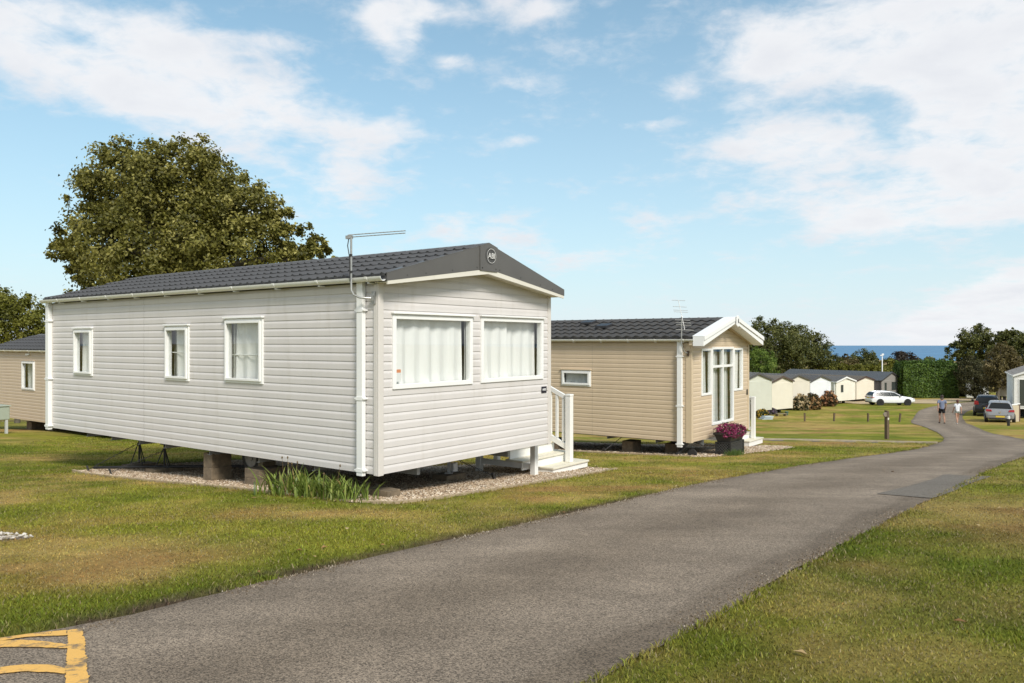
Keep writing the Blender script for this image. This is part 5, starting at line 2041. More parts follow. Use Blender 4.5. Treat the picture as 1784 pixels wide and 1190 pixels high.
# ------------------------------------------------------------------ plants
def leaf_cloud(name, m, parent, lobes, n, size, seed, clumps=26, sig=0.16, up=0.35, aspect=0.62, ragged=1.0, shell=0.62):
    """Leaves gathered in clumps over and inside ellipsoid lobes: (x, y, z, rx, ry, rz)."""
    r = np.random.default_rng(seed)
    L = np.array(lobes, float)
    wgt = (L[:, 3] * L[:, 5])
    wgt = wgt / wgt.sum()
    C, NRM, TON = [], [], []
    for l, wv in zip(L, wgt):
        k = max(4, int(clumps * len(L) * wv))
        m_ = max(8, int(n * wv))
        d = r.normal(size=(k, 3))
        d /= np.linalg.norm(d, axis=1)[:, None]
        rad = shell + (1.02 - shell) * r.random((k, 1)) ** 0.6
        rad = rad * (1 + 0.20 * ragged * np.clip(r.normal(0, 1, (k, 1)), -0.5, 1.6))
        cc = d * rad
        tone = r.normal(0, 0.14, k)
        pick = r.integers(0, k, m_)
        pos = cc[pick] + r.normal(0, sig, (m_, 3)) * (0.6 + 0.8 * r.random((m_, 1)))
        nrm_ = np.linalg.norm(pos, axis=1)[:, None]
        pos = pos * np.minimum(1.0, (1.12 + 0.16 * r.random((m_, 1))) / np.maximum(nrm_, 1e-6))
        C.append(l[:3] + pos * l[3:])
        nn = d[pick] * 0.8 + r.normal(0, 0.75, (m_, 3)) + np.array([0, 0, up])
        NRM.append(nn)
        TON.append(0.5 + tone[pick] + r.normal(0, 0.17, m_))
    C, N, T = np.concatenate(C), np.concatenate(NRM), np.clip(np.concatenate(TON), 0, 1)
    n = len(C)
    N /= np.linalg.norm(N, axis=1)[:, None]
    ref = r.normal(size=(n, 3))
    U = np.cross(N, ref)
    U /= np.linalg.norm(U, axis=1)[:, None]
    V = np.cross(N, U)
    s = (size * r.uniform(0.65, 1.35, n))[:, None]
    fold = N * s * r.uniform(0.05, 0.28, (n, 1))
    P = np.stack([C - U * s * 0.5, C - V * s * 0.5 * aspect + fold, C + U * s * 0.5, C + V * s * 0.5 * aspect + fold], 1)
    F = np.array([(0, 1, 2), (0, 2, 3)])
    F = (F[None] + (np.arange(n) * 4)[:, None, None]).reshape(-1, 3)
    return link(name, np_mesh(name, P.reshape(-1, 3), F, m, {'var': np.repeat(T, 4)}), parent)


OLIVE = [(0, (0.040, 0.042, 0.006)), (0.4, (0.120, 0.116, 0.018)), (0.7, (0.22, 0.20, 0.040)), (1, (0.42, 0.38, 0.12))]
DARKG = [(0, (0.024, 0.030, 0.007)), (0.45, (0.080, 0.092, 0.019)), (0.75, (0.150, 0.155, 0.040)), (1, (0.25, 0.24, 0.085))]
BRIGHT = [(0, (0.035, 0.065, 0.008)), (0.5, (0.110, 0.175, 0.020)), (1, (0.23, 0.29, 0.05))]
HEDGE = [(0, (0.016, 0.034, 0.006)), (0.5, (0.062, 0.115, 0.016)), (1, (0.17, 0.25, 0.036))]
BROWN = [(0, (0.040, 0.032, 0.010)), (0.5, (0.115, 0.094, 0.030)), (1, (0.22, 0.17, 0.065))]
PURPLE = [(0, (0.016, 0.013, 0.010)), (0.5, (0.046, 0.034, 0.026)), (1, (0.085, 0.065, 0.042))]
YELLOWG = [(0, (0.050, 0.054, 0.005)), (0.5, (0.145, 0.150, 0.016)), (1, (0.27, 0.25, 0.05))]


def trunk(parent, base, top, r0, limbs, m, seed=0):
    """Tapered trunk with limbs that reach into the crown."""
    r = random.Random(seed)
    mb = MB()
    b, t = Vector(base), Vector(top)
    pts = [b + Vector((0, 0, -0.3))]
    for i in range(5):
        f = i / 4
        p = b.lerp(t, f)
        pts.append(p + Vector((r.uniform(-1, 1), r.uniform(-1, 1), 0)) * r0 * 0.5 * (i > 0))
    mb.tube(pts, [r0 * 1.35, r0 * 1.15] + [r0 * (1 - 0.16 * i) for i in range(1, 5)], 10)
    for l in limbs:
        e = Vector(l)
        s = b.lerp(t, r.uniform(0.55, 0.95))
        mid = s.lerp(e, 0.5) + Vector((r.uniform(-.2, .2), r.uniform(-.2, .2), 0.15)) * (e - s).length * 0.4
        mb.tube([s, s.lerp(mid, 0.5), mid, mid.lerp(e, 0.5), e], [r0 * .5, r0 * .42, r0 * .32, r0 * .2, r0 * .06], 7)
    return mb.build('trunk', m, parent, smooth=True)


BARK = None


def tree(name, label, cat, lobes_px, Y, depth, n, leaf, cols, mname, seed, base_px=None, trunk_r=0.2, grp=None, **kw):
    """A tree or bush whose crown is a set of lobes (px, py, radius px[, depth shift])."""
    bark = mat('bark', (0.10, 0.085, 0.06), 0.9, 0.3, 4, 0.6, 20)
    bx = base_px if base_px is not None else sum(l[0] for l in lobes_px) / len(lobes_px)
    X = (bx - FC) / FX * Y
    g = gzf(X, Y)
    root = thing(name, label, cat, (X, Y, g), 0, grp)
    rr = random.Random(seed)
    lobes = []
    for l in lobes_px:
        px, py, rp = l[:3]
        dy = l[3] if len(l) > 3 else rr.uniform(-0.4, 0.4) * depth
        yy = Y + dy
        p = at(px, py, yy)
        r = rp / FX * yy
        lobes.append((p.x - X, dy, p.z - g, r, r * (depth if depth < 1.5 else 1.0), r * 0.95))
    top = max(l[2] for l in lobes)
    limbs = [(l[0], l[1], l[2]) for l in lobes[:9]]
    cz = sum(l[2] for l in lobes) / len(lobes)
    cx = sum(l[0] for l in lobes) / len(lobes)
    trunk(root, (0, 0, 0), (cx * 0.5, 0, max(0.4, cz * 0.9)), trunk_r, limbs, bark, seed)
    m = leaf_mat(mname, cols, 0.28)
    leaf_cloud('crown', m, root, lobes, n, leaf, seed, **kw)
    return root


def build_trees():
    tree('sycamore_tree', 'tall broad sycamore with olive brown leaves behind the grey caravan', 'tree',
         [(300, 395, 118, 0), (222, 335, 82, -.5), (330, 325, 78, .5), (420, 385, 72, 0), (160, 425, 58, -.8), (478, 440, 50, .3), (552, 452, 34, -.6), (116, 436, 28, -.3), (250, 455, 105, -1), (395, 455, 95, -.8), (165, 470, 44, 0),
          (205, 283, 36, 0), (288, 272, 26, .4), (350, 285, 32, 0), (150, 340, 30, .3), (455, 360, 36, .5), (150, 485, 26, -.4), (520, 462, 36, 0), (300, 395, 130, 2.5), (380, 300, 34, .2), (578, 448, 16, 0), (545, 436, 30, 0), (515, 425, 40, 0), (560, 458, 26, 0), (490, 395, 36, 0.2), (92, 428, 14, 0), (195, 258, 14, 0), (283, 254, 10, .3)],
         25.0, 1.2, 105000, 0.114, OLIVE, 'sycamore leaf', 3, base_px=310, trunk_r=0.32, clumps=44, sig=0.092, shell=0.58)
    tree('leafy_bush', 'tall yellow green bush behind the fawn caravan at the left edge', 'bush',
         [(25, 565, 55), (-40, 560, 60), (62, 578, 36), (20, 528, 30), (78, 560, 22), (50, 540, 24), (-10, 535, 34), (90, 590, 30), (38, 518, 14)],
         38, 1.2, 26000, 0.12, YELLOWG, 'bush leaf', 5, base_px=30, trunk_r=0.12, clumps=30, sig=0.13)
    G = 'trees beyond the row of caravans'
    tree('broadleaf_tree', 'big dark rounded tree directly above the beige gable roof', 'tree', [(1345, 600, 36), (1322, 580, 26), (1365, 590, 30), (1310, 610, 30), (1345, 570, 16), (1335, 630, 30), (1300, 595, 24), (1382, 615, 28)], 118, 1.2, 18000, 0.294, DARKG, 'dark leaf', 11, trunk_r=0.35, grp=G, clumps=30, sig=0.13)
    tree('broadleaf_tree', 'dark tree sloping down towards the sea, right of the biggest one', 'tree', [(1395, 600, 30), (1412, 612, 32), (1380, 588, 22), (1430, 630, 26), (1395, 632, 32), (1448, 640, 20), (1420, 590, 10), (1372, 625, 26), (1457, 625, 9), (1432, 602, 8)], 122, 1.2, 18000, 0.294, DARKG, 'dark leaf', 12, trunk_r=0.3, grp=G, clumps=30, sig=0.13)
    tree('leafy_bush', 'bright green rounded bush behind the pale green caravan', 'bush', [(1322, 632, 26), (1338, 640, 18), (1310, 640, 22), (1325, 615, 12)], 82, 1.1, 9000, 0.154, BRIGHT, 'bright leaf', 13, grp=G, clumps=40, sig=0.12)
    tree('broadleaf_tree', 'small brown tinged tree left of the thin white pole', 'tree', [(1466, 640, 16), (1480, 636, 14), (1456, 646, 14), (1472, 626, 8)], 128, 1.1, 4400, 0.294, BROWN, 'brown leaf', 14, grp=G)
    tree('broadleaf_tree', 'dark domed tree directly left of the thin white pole', 'tree', [(1505, 628, 18), (1520, 634, 16), (1490, 634, 14), (1508, 642, 20), (1530, 642, 10)], 138, 1.1, 8400, 0.294, DARKG, 'dark leaf', 15, grp=G)
    tree('leafy_bush', 'yellow green bush directly right of the thin white pole', 'bush', [(1548, 636, 12), (1558, 642, 12), (1542, 644, 9)], 132, 1.1, 4800, 0.252, YELLOWG, 'yellow leaf', 16, grp=G)
    tree('broadleaf_tree', 'purple brown tree low against the sea, above the hedge', 'tree', [(1566, 628, 14), (1580, 630, 15), (1572, 620, 8), (1592, 636, 12), (1588, 622, 5), (1562, 636, 12), (1604, 640, 8)], 150, 1.1, 6400, 0.294, PURPLE, 'purple leaf', 17, grp=G)
    h = tree('hedgerow', 'long low scrubby hedgerow behind the grey lodge roof', 'hedgerow', [(1440, 648, 14), (1465, 650, 15), (1490, 650, 15), (1515, 650, 14), (1538, 650, 14), (1560, 650, 13), (1478, 642, 8), (1500, 643, 8)], 120, 1.1, 12000, 0.238, YELLOWG, 'yellow leaf', 18, trunk_r=0.1, clumps=30)
    GR = 'trees at the right of the road'
    tree('broadleaf_tree', 'tall dark open crowned tree at the right against the sky', 'tree', [(1688, 590, 18), (1705, 582, 16), (1670, 600, 12), (1720, 590, 16), (1662, 612, 12), (1690, 612, 20), (1712, 608, 18), (1658, 626, 10), (1676, 628, 14), (1735, 598, 16), (1698, 632, 16)], 126, 1.1, 10400, 0.336, DARKG, 'dark leaf', 21, base_px=1700, trunk_r=0.3, grp=GR, clumps=16, sig=0.17)
    tree('broadleaf_tree', 'dark tree with wispy top at the right edge, behind the brown one', 'tree', [(1752, 592, 16), (1768, 596, 18), (1785, 592, 18), (1760, 612, 20), (1785, 615, 24), (1740, 610, 16), (1810, 600, 22), (1748, 578, 6), (1762, 576, 5)], 122, 1.1, 13000, 0.322, DARKG, 'dark leaf', 22, grp=GR, clumps=24, sig=0.14)
    tree('small_tree', 'round olive tree with fine leaves left of the brown tree', 'tree', [(1692, 645, 22), (1708, 655, 18), (1678, 650, 12), (1695, 668, 20), (1712, 674, 15), (1690, 630, 10), (1700, 684, 12)], 96, 1.1, 14000, 0.168, [(0, (0.02, 0.022, 0.008)), (0.5, (0.065, 0.064, 0.022)), (1, (0.125, 0.115, 0.045))], 'olive small leaf', 23, base_px=1700, grp=GR, clumps=40, sig=0.13)
    tree('small_tree', 'brownish olive tree with bare lower trunk behind the parked cars', 'tree', [(1745, 620, 20), (1760, 638, 20), (1735, 640, 18), (1750, 655, 22), (1772, 652, 16), (1728, 662, 14), (1745, 604, 10), (1765, 668, 10), (1735, 676, 8)], 86, 1.1, 17000, 0.175, BROWN, 'brown small leaf', 24, base_px=1739, trunk_r=0.22, grp=GR, clumps=40, sig=0.13)
    tree('leafy_bush', 'dark bush in shade just right of the hedge', 'bush', [(1672, 672, 14), (1664, 682, 10), (1680, 684, 10), (1668, 660, 8), (1676, 652, 9)], 104, 1.1, 6000, 0.182, DARKG, 'dark leaf', 25, grp=GR)
    tree('flowering_bush', 'pinkish brown bush between the hedge and the dark bush', 'bush', [(1660, 660, 7), (1657, 672, 7), (1665, 652, 6), (1650, 676, 6)], 110, 1.1, 1800, 0.210, [(0, (0.05, 0.03, 0.025)), (0.5, (0.16, 0.09, 0.075)), (1, (0.30, 0.18, 0.14))], 'pink leaf', 26)
    for i, (px, Y, lab) in enumerate(((1595, 300, 'tiny dark field shrub at the left end of the golden slope'), (1618, 330, 'tiny dark shrub in the middle of the golden slope'), (1642, 280, 'tiny dark shrub at the right end of the golden slope'))):
        tree('field_shrub', lab, 'shrub', [(px, 595 + 1360 * 7.4 / Y - 0, 5), (px + 6, 596 + 1360 * 7.4 / Y, 4), (px - 6, 597 + 1360 * 7.4 / Y, 4)], Y, 1.1, 300, 0.8, DARKG, 'dark leaf', 60 + i, grp='shrubs on the golden slope')
    # clipped hedge: a dense box of small leaves with a rough top
    X0, X1, Y0 = at(1566, 690, 100).x, at(1656, 690, 100).x, 100.0
    g = gzf((X0 + X1) / 2, Y0)
    root = thing('hedge', 'tall clipped box shaped hedge, bright green on top, beside the gravel drive', 'hedge', ((X0 + X1) / 2, Y0, g), R(-6))
    hw, hd, hh = (X1 - X0) / 2, 1.7, 4.35
    r = np.random.default_rng(77)
    n = 30000
    f = r.random(n)
    P = np.zeros((n, 3))
    N = np.zeros((n, 3))
    a = f < 0.40
    b = (f >= 0.40) & (f < 0.68)
    c = f >= 0.68
    P[a] = np.c_[r.uniform(-hw, hw, a.sum()), -hd + r.normal(0, 0.10, a.sum()), r.uniform(0, hh, a.sum())]
    N[a] = (0, -1, 0.1)
    P[b] = np.c_[r.uniform(-hw, hw, b.sum()), r.uniform(-hd, hd, b.sum()), hh + r.normal(0, 0.14, b.sum())]
    N[b] = (0, 0, 1)
    P[c] = np.c_[np.where(r.random(c.sum()) < 0.7, hw, -hw) + r.normal(0, 0.10, c.sum()), r.uniform(-hd, hd, c.sum()), r.uniform(0, hh, c.sum())]
    N[c] = np.c_[np.sign(P[c][:, 0]), np.zeros(c.sum()), np.full(c.sum(), 0.1)]
    bul = fbm(P[:, 0] + P[:, 1] * 2, P[:, 2], 0.9, 3, 2.0) - 0.5
    P += N * bul[:, None] * 0.9
    P[:, 2] += 0.35 * (fbm(P[:, 0], P[:, 1], 0.7, 3, 8.0) - 0.5) * (P[:, 2] > hh * 0.7)
    # rounded shoulders
    over = np.clip(P[:, 2] - (hh - 0.6), 0, None)
    P[:, 0] -= np.sign(P[:, 0]) * np.clip(np.abs(P[:, 0]) - (hw - 0.5), 0, None) * over * 0.6
    N = N + r.normal(0, 0.55, (n, 3))
    N /= np.linalg.norm(N, axis=1)[:, None]
    U = np.cross(N, r.normal(size=(n, 3)))
    U /= np.linalg.norm(U, axis=1)[:, None]
    V = np.cross(N, U)
    s = (0.21 * r.uniform(0.6, 1.4, n))[:, None]
    Q = np.stack([P - U * s * .5, P - V * s * .3, P + U * s * .5, P + V * s * .3], 1)
    F = (np.array([(0, 1, 2), (0, 2, 3)])[None] + (np.arange(n) * 4)[:, None, None]).reshape(-1, 3)
    tone = np.clip(0.5 + r.normal(0, 0.18, n) + bul * 0.5, 0, 1)
    link('foliage', np_mesh('foliage', Q.reshape(-1, 3), F, leaf_mat('hedge leaf', HEDGE, 0.25), {'var': np.repeat(tone, 4)}), root)
    core = MB()
    core.box(-hw + 0.3, hw - 0.3, -hd + 0.3, hd - 0.3, -0.2, hh - 0.35)
    core.build('branches', mat('inner twigs', (0.03, 0.026, 0.014), 0.95, 0.4, 6), root)


def bush(name, label, cat, px, base_y, wpx, hpx, n, leaf, cols, mname, seed, grp=None, rough=0.12, heads=None):
    """A rounded garden shrub standing on the ground; heads = (n, size, ramp, name) adds flower heads."""
    lo, hi = 1.0, 140.0
    for _ in range(50):
        m = (lo + hi) / 2
        if gzf((px - FC) / FX * m, m) + (base_y - FH) / FX * m < 0:
            lo = m
        else:
            hi = m
    Y = m
    X = (px - FC) / FX * Y
    rw, h = wpx / 2 / FX * Y, hpx / FX * Y
    root = thing(name, label, cat, (X, Y, gzf(X, Y)), 0, grp)
    lobes = [(0, 0, h * 0.45, rw * 0.9, rw * 0.8, h * 0.52), (-rw * 0.45, -0.1 * rw, h * 0.36, rw * 0.55, rw * 0.55, h * 0.4), (rw * 0.45, 0, h * 0.34, rw * 0.55, rw * 0.55, h * 0.38), (0.1 * rw, 0.1, h * 0.62, rw * 0.5, rw * 0.5, h * 0.36)]
    leaf_cloud('foliage', leaf_mat(mname, cols, 0.25), root, lobes, n, leaf, seed, clumps=50, sig=rough, shell=0.75)
    mb = MB()
    for k in range(5):
        a = k * 1.256
        mb.tube([(0.1 * rw * math.cos(a), 0.1 * rw * math.sin(a), -0.05), (0.3 * rw * math.cos(a), 0.3 * rw * math.sin(a), h * 0.4), (0.5 * rw * math.cos(a), 0.5 * rw * math.sin(a), h * 0.75)], [0.02, 0.015, 0.006], 5)
    mb.build('stems', mat('bark', (0.10, 0.085, 0.06), 0.9), root)
    if heads:
        hn, hs, hr, hname = heads
        leaf_cloud('flower_heads', leaf_mat(hname, hr, 0.15), root, [(l[0], l[1], l[2], l[3] * 1.03, l[4] * 1.03, l[5] * 1.03) for l in lobes], hn, hs, seed + 1, clumps=60, sig=0.05, shell=0.97, aspect=0.9)
    return root


def build_shrubs():
    tan = [(0, (0.20, 0.14, 0.07)), (0.5, (0.52, 0.40, 0.22)), (1, (0.75, 0.64, 0.42))]
    rust = [(0, (0.14, 0.07, 0.03)), (0.5, (0.38, 0.23, 0.10)), (1, (0.58, 0.38, 0.18))]
    red = [(0, (0.12, 0.045, 0.025)), (0.5, (0.36, 0.17, 0.075)), (1, (0.55, 0.33, 0.15))]
    G = 'hydrangea bushes in front of the row of caravans'
    bush('hydrangea_bush', 'cream headed hydrangea bush, leftmost against the cream caravan', 'bush', 1394.5, 715, 28, 26, 2600, 0.14, [(0, (0.02, 0.02, 0.008)), (1, (0.09, 0.09, 0.03))], 'hydrangea leaf', 31, G, heads=(2600, 0.15, tan, 'tan heads'))
    bush('hydrangea_bush', 'rusty tan hydrangea bush between the other two', 'bush', 1413.5, 714, 31, 27, 2600, 0.14, [(0, (0.02, 0.02, 0.008)), (1, (0.09, 0.09, 0.03))], 'hydrangea leaf', 32, G, heads=(2200, 0.15, rust, 'rust heads'))
    bush('hydrangea_bush', 'reddish brown hydrangea bush in front of the white caravan', 'bush', 1438, 708, 38, 27, 3600, 0.15, [(0, (0.03, 0.02, 0.01)), (1, (0.10, 0.075, 0.03))], 'red hydrangea leaf', 33, G, heads=(3000, 0.15, red, 'red heads'))
    lav = [(0, (0.06, 0.045, 0.06)), (0.5, (0.16, 0.12, 0.17)), (1, (0.30, 0.22, 0.34))]
    bush('garden_plant', 'dark green garden plant with yellow flowers beside the tall white newel', 'plant', 1328, 728, 20, 15, 1600, 0.10, [(0, (0.02, 0.03, 0.01)), (1, (0.10, 0.12, 0.04))], 'garden leaf', 34, heads=(420, 0.10, [(0, (0.35, 0.2, 0.03)), (1, (0.75, 0.52, 0.06))], 'yellow flowers'))
    bush('lavender_plant', 'low purple lavender clump in front of the pale green caravan', 'plant', 1343, 722, 20, 11, 1600, 0.10, [(0, (0.03, 0.03, 0.02)), (1, (0.12, 0.11, 0.07))], 'lavender leaf', 35, heads=(800, 0.09, lav, 'lavender'))
    bush('tall_plant', 'thin flowering plant behind the rail of the beige caravan steps', 'plant', 1308, 731, 9, 38, 700, 0.08, [(0, (0.03, 0.035, 0.015)), (1, (0.14, 0.13, 0.06))], 'garden leaf two', 36, heads=(160, 0.07, lav, 'lavender'))
    bush('garden_plant', 'yellow leaved plant beside the glazed caravan at the right edge', 'plant', 1764, 703, 9, 13, 500, 0.10, [(0, (0.10, 0.085, 0.02)), (1, (0.30, 0.24, 0.05))], 'yellow garden leaf', 37)
    bush('garden_plant', 'dark red leaved plant against the caravan at the right edge', 'plant', 1771, 702, 8, 22, 500, 0.11, [(0, (0.03, 0.012, 0.012)), (1, (0.13, 0.04, 0.03))], 'red garden leaf', 38)
    # pale tray and timber sleeper by the flower bed
    p = at(1334, 729, 57)
    o = thing('flower_tray', 'pale blue grey stack of trays at the foot of the yellow flowered plant', 'tray', (p.x, p.y, gzf(p.x, p.y)), 0.3)
    for k in range(3):
        MB().box(-0.45 + 0.12 * k, 0.42 + 0.05 * k, -0.25, 0.25, 0.085 * k, 0.085 * k + 0.06).build('tray', mat('tray plastic', (0.45, 0.52, 0.54), 0.5, 0.08, 4), o)
    p = at(1362, 719.5, 61)
    o = thing('garden_bench', 'low weathered timber bench in front of the cream caravan', 'bench', (p.x, p.y, gzf(p.x, p.y)), 0.35)
    tm = mat('weathered timber', (0.20, 0.16, 0.10), 0.9, 0.25, 6)
    MB().box(-0.55, 0.4, -0.18, 0.18, 0.16, 0.2).build('seat', tm, o)
    for x in (-0.45, 0.3):
        MB().box(x - 0.03, x + 0.03, -0.15, 0.15, -0.02, 0.159).build('leg', tm, o)
    p = at(1370.5, 718, 62)
    b = MB()
    b.lathe([(0.10, 0), (0.14, 0.26), (0.15, 0.28), (0.13, 0.3)], 14)
    tag(b.build('plant_pot', mat('green pot', (0.05, 0.11, 0.09), 0.5), None, (p.x, p.y, gzf(p.x, p.y))), 'small dark green pot at the corner of the cream caravan', 'pot')
    # strappy plants at the corner of the grey caravan
    for i, (lx, ly, nb, h, sp, lab) in enumerate(((-0.36, 1.16, 240, 0.37, 0.28, 'large strappy leaved plant with bud stalks by the grey caravan'), (-0.30, 0.66, 90, 0.31, 0.20, 'small thin strappy plant in the middle by the grey caravan'), (-0.24, 0.38, 170, 0.32, 0.24, 'strappy leaved plant nearest the corner downpipe of the grey caravan'))):
        x, y, z = loc1(lx, ly)
        r = thing('strappy_plant', lab, 'plant', (x, y, z - 0.02), TH, 'strappy plants along the grey caravan')
        rr = np.random.default_rng(100 + i)
        V, F, T = [], [], []
        for k in range(nb):
            bx, by = rr.normal(0, sp * 0.42), rr.normal(0, sp * 0.85)
            a = math.atan2(bx, by) * 0.5 + rr.uniform(-math.pi, math.pi)
            hh = h * rr.uniform(0.55, 1.12)
            lean = rr.uniform(0.10, 0.95) * hh
            w = rr.uniform(0.008, 0.014)
            dx, dy = math.cos(a), math.sin(a)
            sx, sy = -dy * w, dx * w
            droop = rr.uniform(0, 0.5)
            nseg = 6
            base = len(V)
            for s in range(nseg + 1):
                t = s / nseg
                rad = lean * t ** 1.7
                zz = hh * (t - droop * t ** 3 * 0.75)
                ww = (1 - t ** 2.4) * (0.7 + 0.6 * t) + 0.03
                V += [(bx + dx * rad - sx * ww, by + dy * rad - sy * ww, zz), (bx + dx * rad + sx * ww, by + dy * rad + sy * ww, zz)]
            for s in range(nseg):
                q = base + 2 * s
                F += [(q, q + 1, q + 3), (q, q + 3, q + 2)]
            T += [np.clip(0.5 + rr.normal(0, 0.22), 0, 1)] * (2 * (nseg + 1))
        link('leaves', np_mesh('leaves', np.array(V), np.array(F), leaf_mat('strap leaf', [(0, (0.05, 0.085, 0.012)), (0.5, (0.17, 0.235, 0.04)), (0.85, (0.29, 0.33, 0.08)), (0.93, (0.36, 0.28, 0.10)), (1, (0.28, 0.17, 0.07))], 0.3, 0.4), {'var': np.array(T)}, smooth=True), r)
        if i != 1:
            mb = MB()
            for k in range(5 if i == 0 else 2):
                bx, by = rr.normal(0, sp * 0.3), rr.normal(0, sp * 0.6)
                tx, ty, tz = bx + rr.normal(0, 0.05), by + rr.normal(0, 0.06), h * rr.uniform(1.05, 1.25)
                mb.tube([(bx, by, 0), ((bx + tx) / 2, (by + ty) / 2, tz * 0.55), (tx, ty, tz)], [0.004, 0.003, 0.002], 5)
                mb.lathe([(0.002, -0.012), (0.011, 0.0), (0.009, 0.012), (0.002, 0.024)], 7, (tx, ty, tz))
            mb.build('bud_stalks', mat('dry stalk', (0.12, 0.08, 0.035), 0.8), r)
    # planter with purple heather
    px_, py_ = l2w(C2, 0.79, -0.62)
    g = gzf(px_, py_)
    o = thing('flower_planter', 'black lattice sided planter trough standing before the beige gable', 'planter', (px_, py_, g), TH)
    bm_ = mat('black planter plastic', (0.030, 0.030, 0.030), 0.45, 0.15, 8)
    ins = mat('planter liner', (0.006, 0.006, 0.006), 0.8)
    lx, ly, hl, hu = 0.80, 0.34, 0.26, 0.22
    b = MB()
    b.box(0.012, lx - 0.012, 0.012, ly - 0.012, -0.03, hl - 0.01)
    b.build('liner', ins, o)
    fr = MB()
    for x in (0, lx):
        for y in (0, ly):
            fr.box(x - 0.022, x + 0.022, y - 0.022, y + 0.022, -0.03, hl + 0.012)
    for z in (-0.01, hl - 0.02):
        for y in (0, ly):
            fr.box(0.0225, lx - 0.0225, y - 0.012, y + 0.012, z, z + 0.03)
        for x in (0, lx):
            fr.box(x - 0.012, x + 0.012, 0.0225, ly - 0.0225, z, z + 0.03)
    fr.build('frame', bm_, o)
    lt = MB()
    st = 0.065

    def lattice(p, u, ln):
        n = int(ln / st)
        for sgn in (1, -1):
            for k in range(-4, n + 1):
                a, bb = (k * st, 0.03), (k * st + 0.21, 0.24)
                if sgn < 0:
                    a, bb = (k * st, 0.24), (k * st + 0.21, 0.03)
                (x0, z0), (x1, z1) = a, bb
                if x1 < 0.03 or x0 > ln - 0.03:
                    continue
                if x0 < 0.025:
                    t = (0.025 - x0) / (x1 - x0)
                    x0, z0 = 0.025, z0 + (z1 - z0) * t
                if x1 > ln - 0.025:
                    t = (ln - 0.025 - x0) / (x1 - x0)
                    x1, z1 = ln - 0.025, z0 + (z1 - z0) * t
                q0, q1 = p + u * x0, p + u * x1
                lt.bar((q0.x, q0.y, z0), (q1.x, q1.y, z1), 0.008, 0.010)
    lattice(Vector((0, -0.003, 0)), Vector((1, 0, 0)), lx)
    lattice(Vector((-0.003, 0, 0)), Vector((0, 1, 0)), ly)
    lt.build('lattice', mat('grey lattice', (0.075, 0.075, 0.072), 0.5), o)
    up = MB()
    pr = [(0.02, hl), (-0.035, hl + hu - 0.05), (-0.06, hl + hu - 0.045), (-0.06, hl + hu), (-0.03, hl + hu + 0.004), (-0.025, hl + hu - 0.03)]
    rings = []
    for d, z in pr:
        rings.append([(d, d, z), (lx - d, d, z), (lx - d, ly - d, z), (d, ly - d, z)])
    vs = [v for r_ in rings for v in r_]
    fs = [(0, 3, 2, 1), tuple(4 * (len(rings) - 1) + k for k in range(4))]
    for i in range(len(rings) - 1):
        for k in range(4):
            a, b2 = 4 * i + k, 4 * i + (k + 1) % 4
            fs.append((a, b2, b2 + 4, a + 4))
    up.add(vs, fs)
    up.build('trough', bm_, o, bevel=0.006)
    h = thing('heather_plant', 'mound of crimson purple heather flowers filling the black planter', 'flowers', (px_, py_, g + hl + hu - 0.03), TH)
    hl_ = [(lx * 0.5, ly * 0.5, 0.04, 0.46, 0.28, 0.17), (lx * 0.15, ly * 0.4, 0.06, 0.24, 0.24, 0.17), (lx * 0.85, ly * 0.5, 0.03, 0.26, 0.26, 0.15), (lx * 0.25, ly * 0.3, 0.12, 0.14, 0.14, 0.13), (lx * 1.08, ly * 0.5, 0.0, 0.20, 0.20, 0.13), (lx * 1.25, ly * 0.5, -0.02, 0.12, 0.14, 0.10)]
    leaf_cloud('flower_heads', leaf_mat('heather', [(0, (0.05, 0.008, 0.022)), (0.5, (0.24, 0.022, 0.085)), (0.85, (0.42, 0.06, 0.19)), (1, (0.55, 0.17, 0.28))], 0.2), h, hl_, 5200, 0.034, 201, clumps=40, sig=0.11, shell=0.8)
    leaf_cloud('foliage', leaf_mat('heather green', [(0, (0.02, 0.03, 0.01)), (1, (0.08, 0.1, 0.03))], 0.2), h, hl_, 700, 0.035, 202, clumps=20, shell=0.7)
    # tuft of long grass at the planter's foot
    x, y = l2w(C2, 0.5, -0.78)
    t = thing('grass_tuft', 'tuft of longer bright grass at the left foot of the planter', 'grass tuft', (x, y, gzf(x, y)), TH)
    rr = np.random.default_rng(300)
    n = 500
    B = np.c_[rr.normal(0.1, 0.22, n), rr.normal(0, 0.07, n), np.full(n, -0.01)]
    a = rr.uniform(0, 6.28, n)
    hh = rr.uniform(0.05, 0.15, n)
    sd = np.c_[np.cos(a), np.sin(a), 0 * a] * 0.006
    tip = B + np.c_[rr.normal(0, 0.4, n) * hh, rr.normal(0, 0.4, n) * hh, hh]
    V = np.stack([B - sd, B + sd, tip], 1).reshape(-1, 3)
    link('blades', np_mesh('blades', V, np.arange(3 * n).reshape(-1, 3), leaf_mat('tuft', [(0, (0.04, 0.08, 0.012)), (1, (0.12, 0.18, 0.035))], 0.3), {'var': np.repeat(rr.random(n), 3)}), t)


build_row()
build_trees()
build_shrubs()

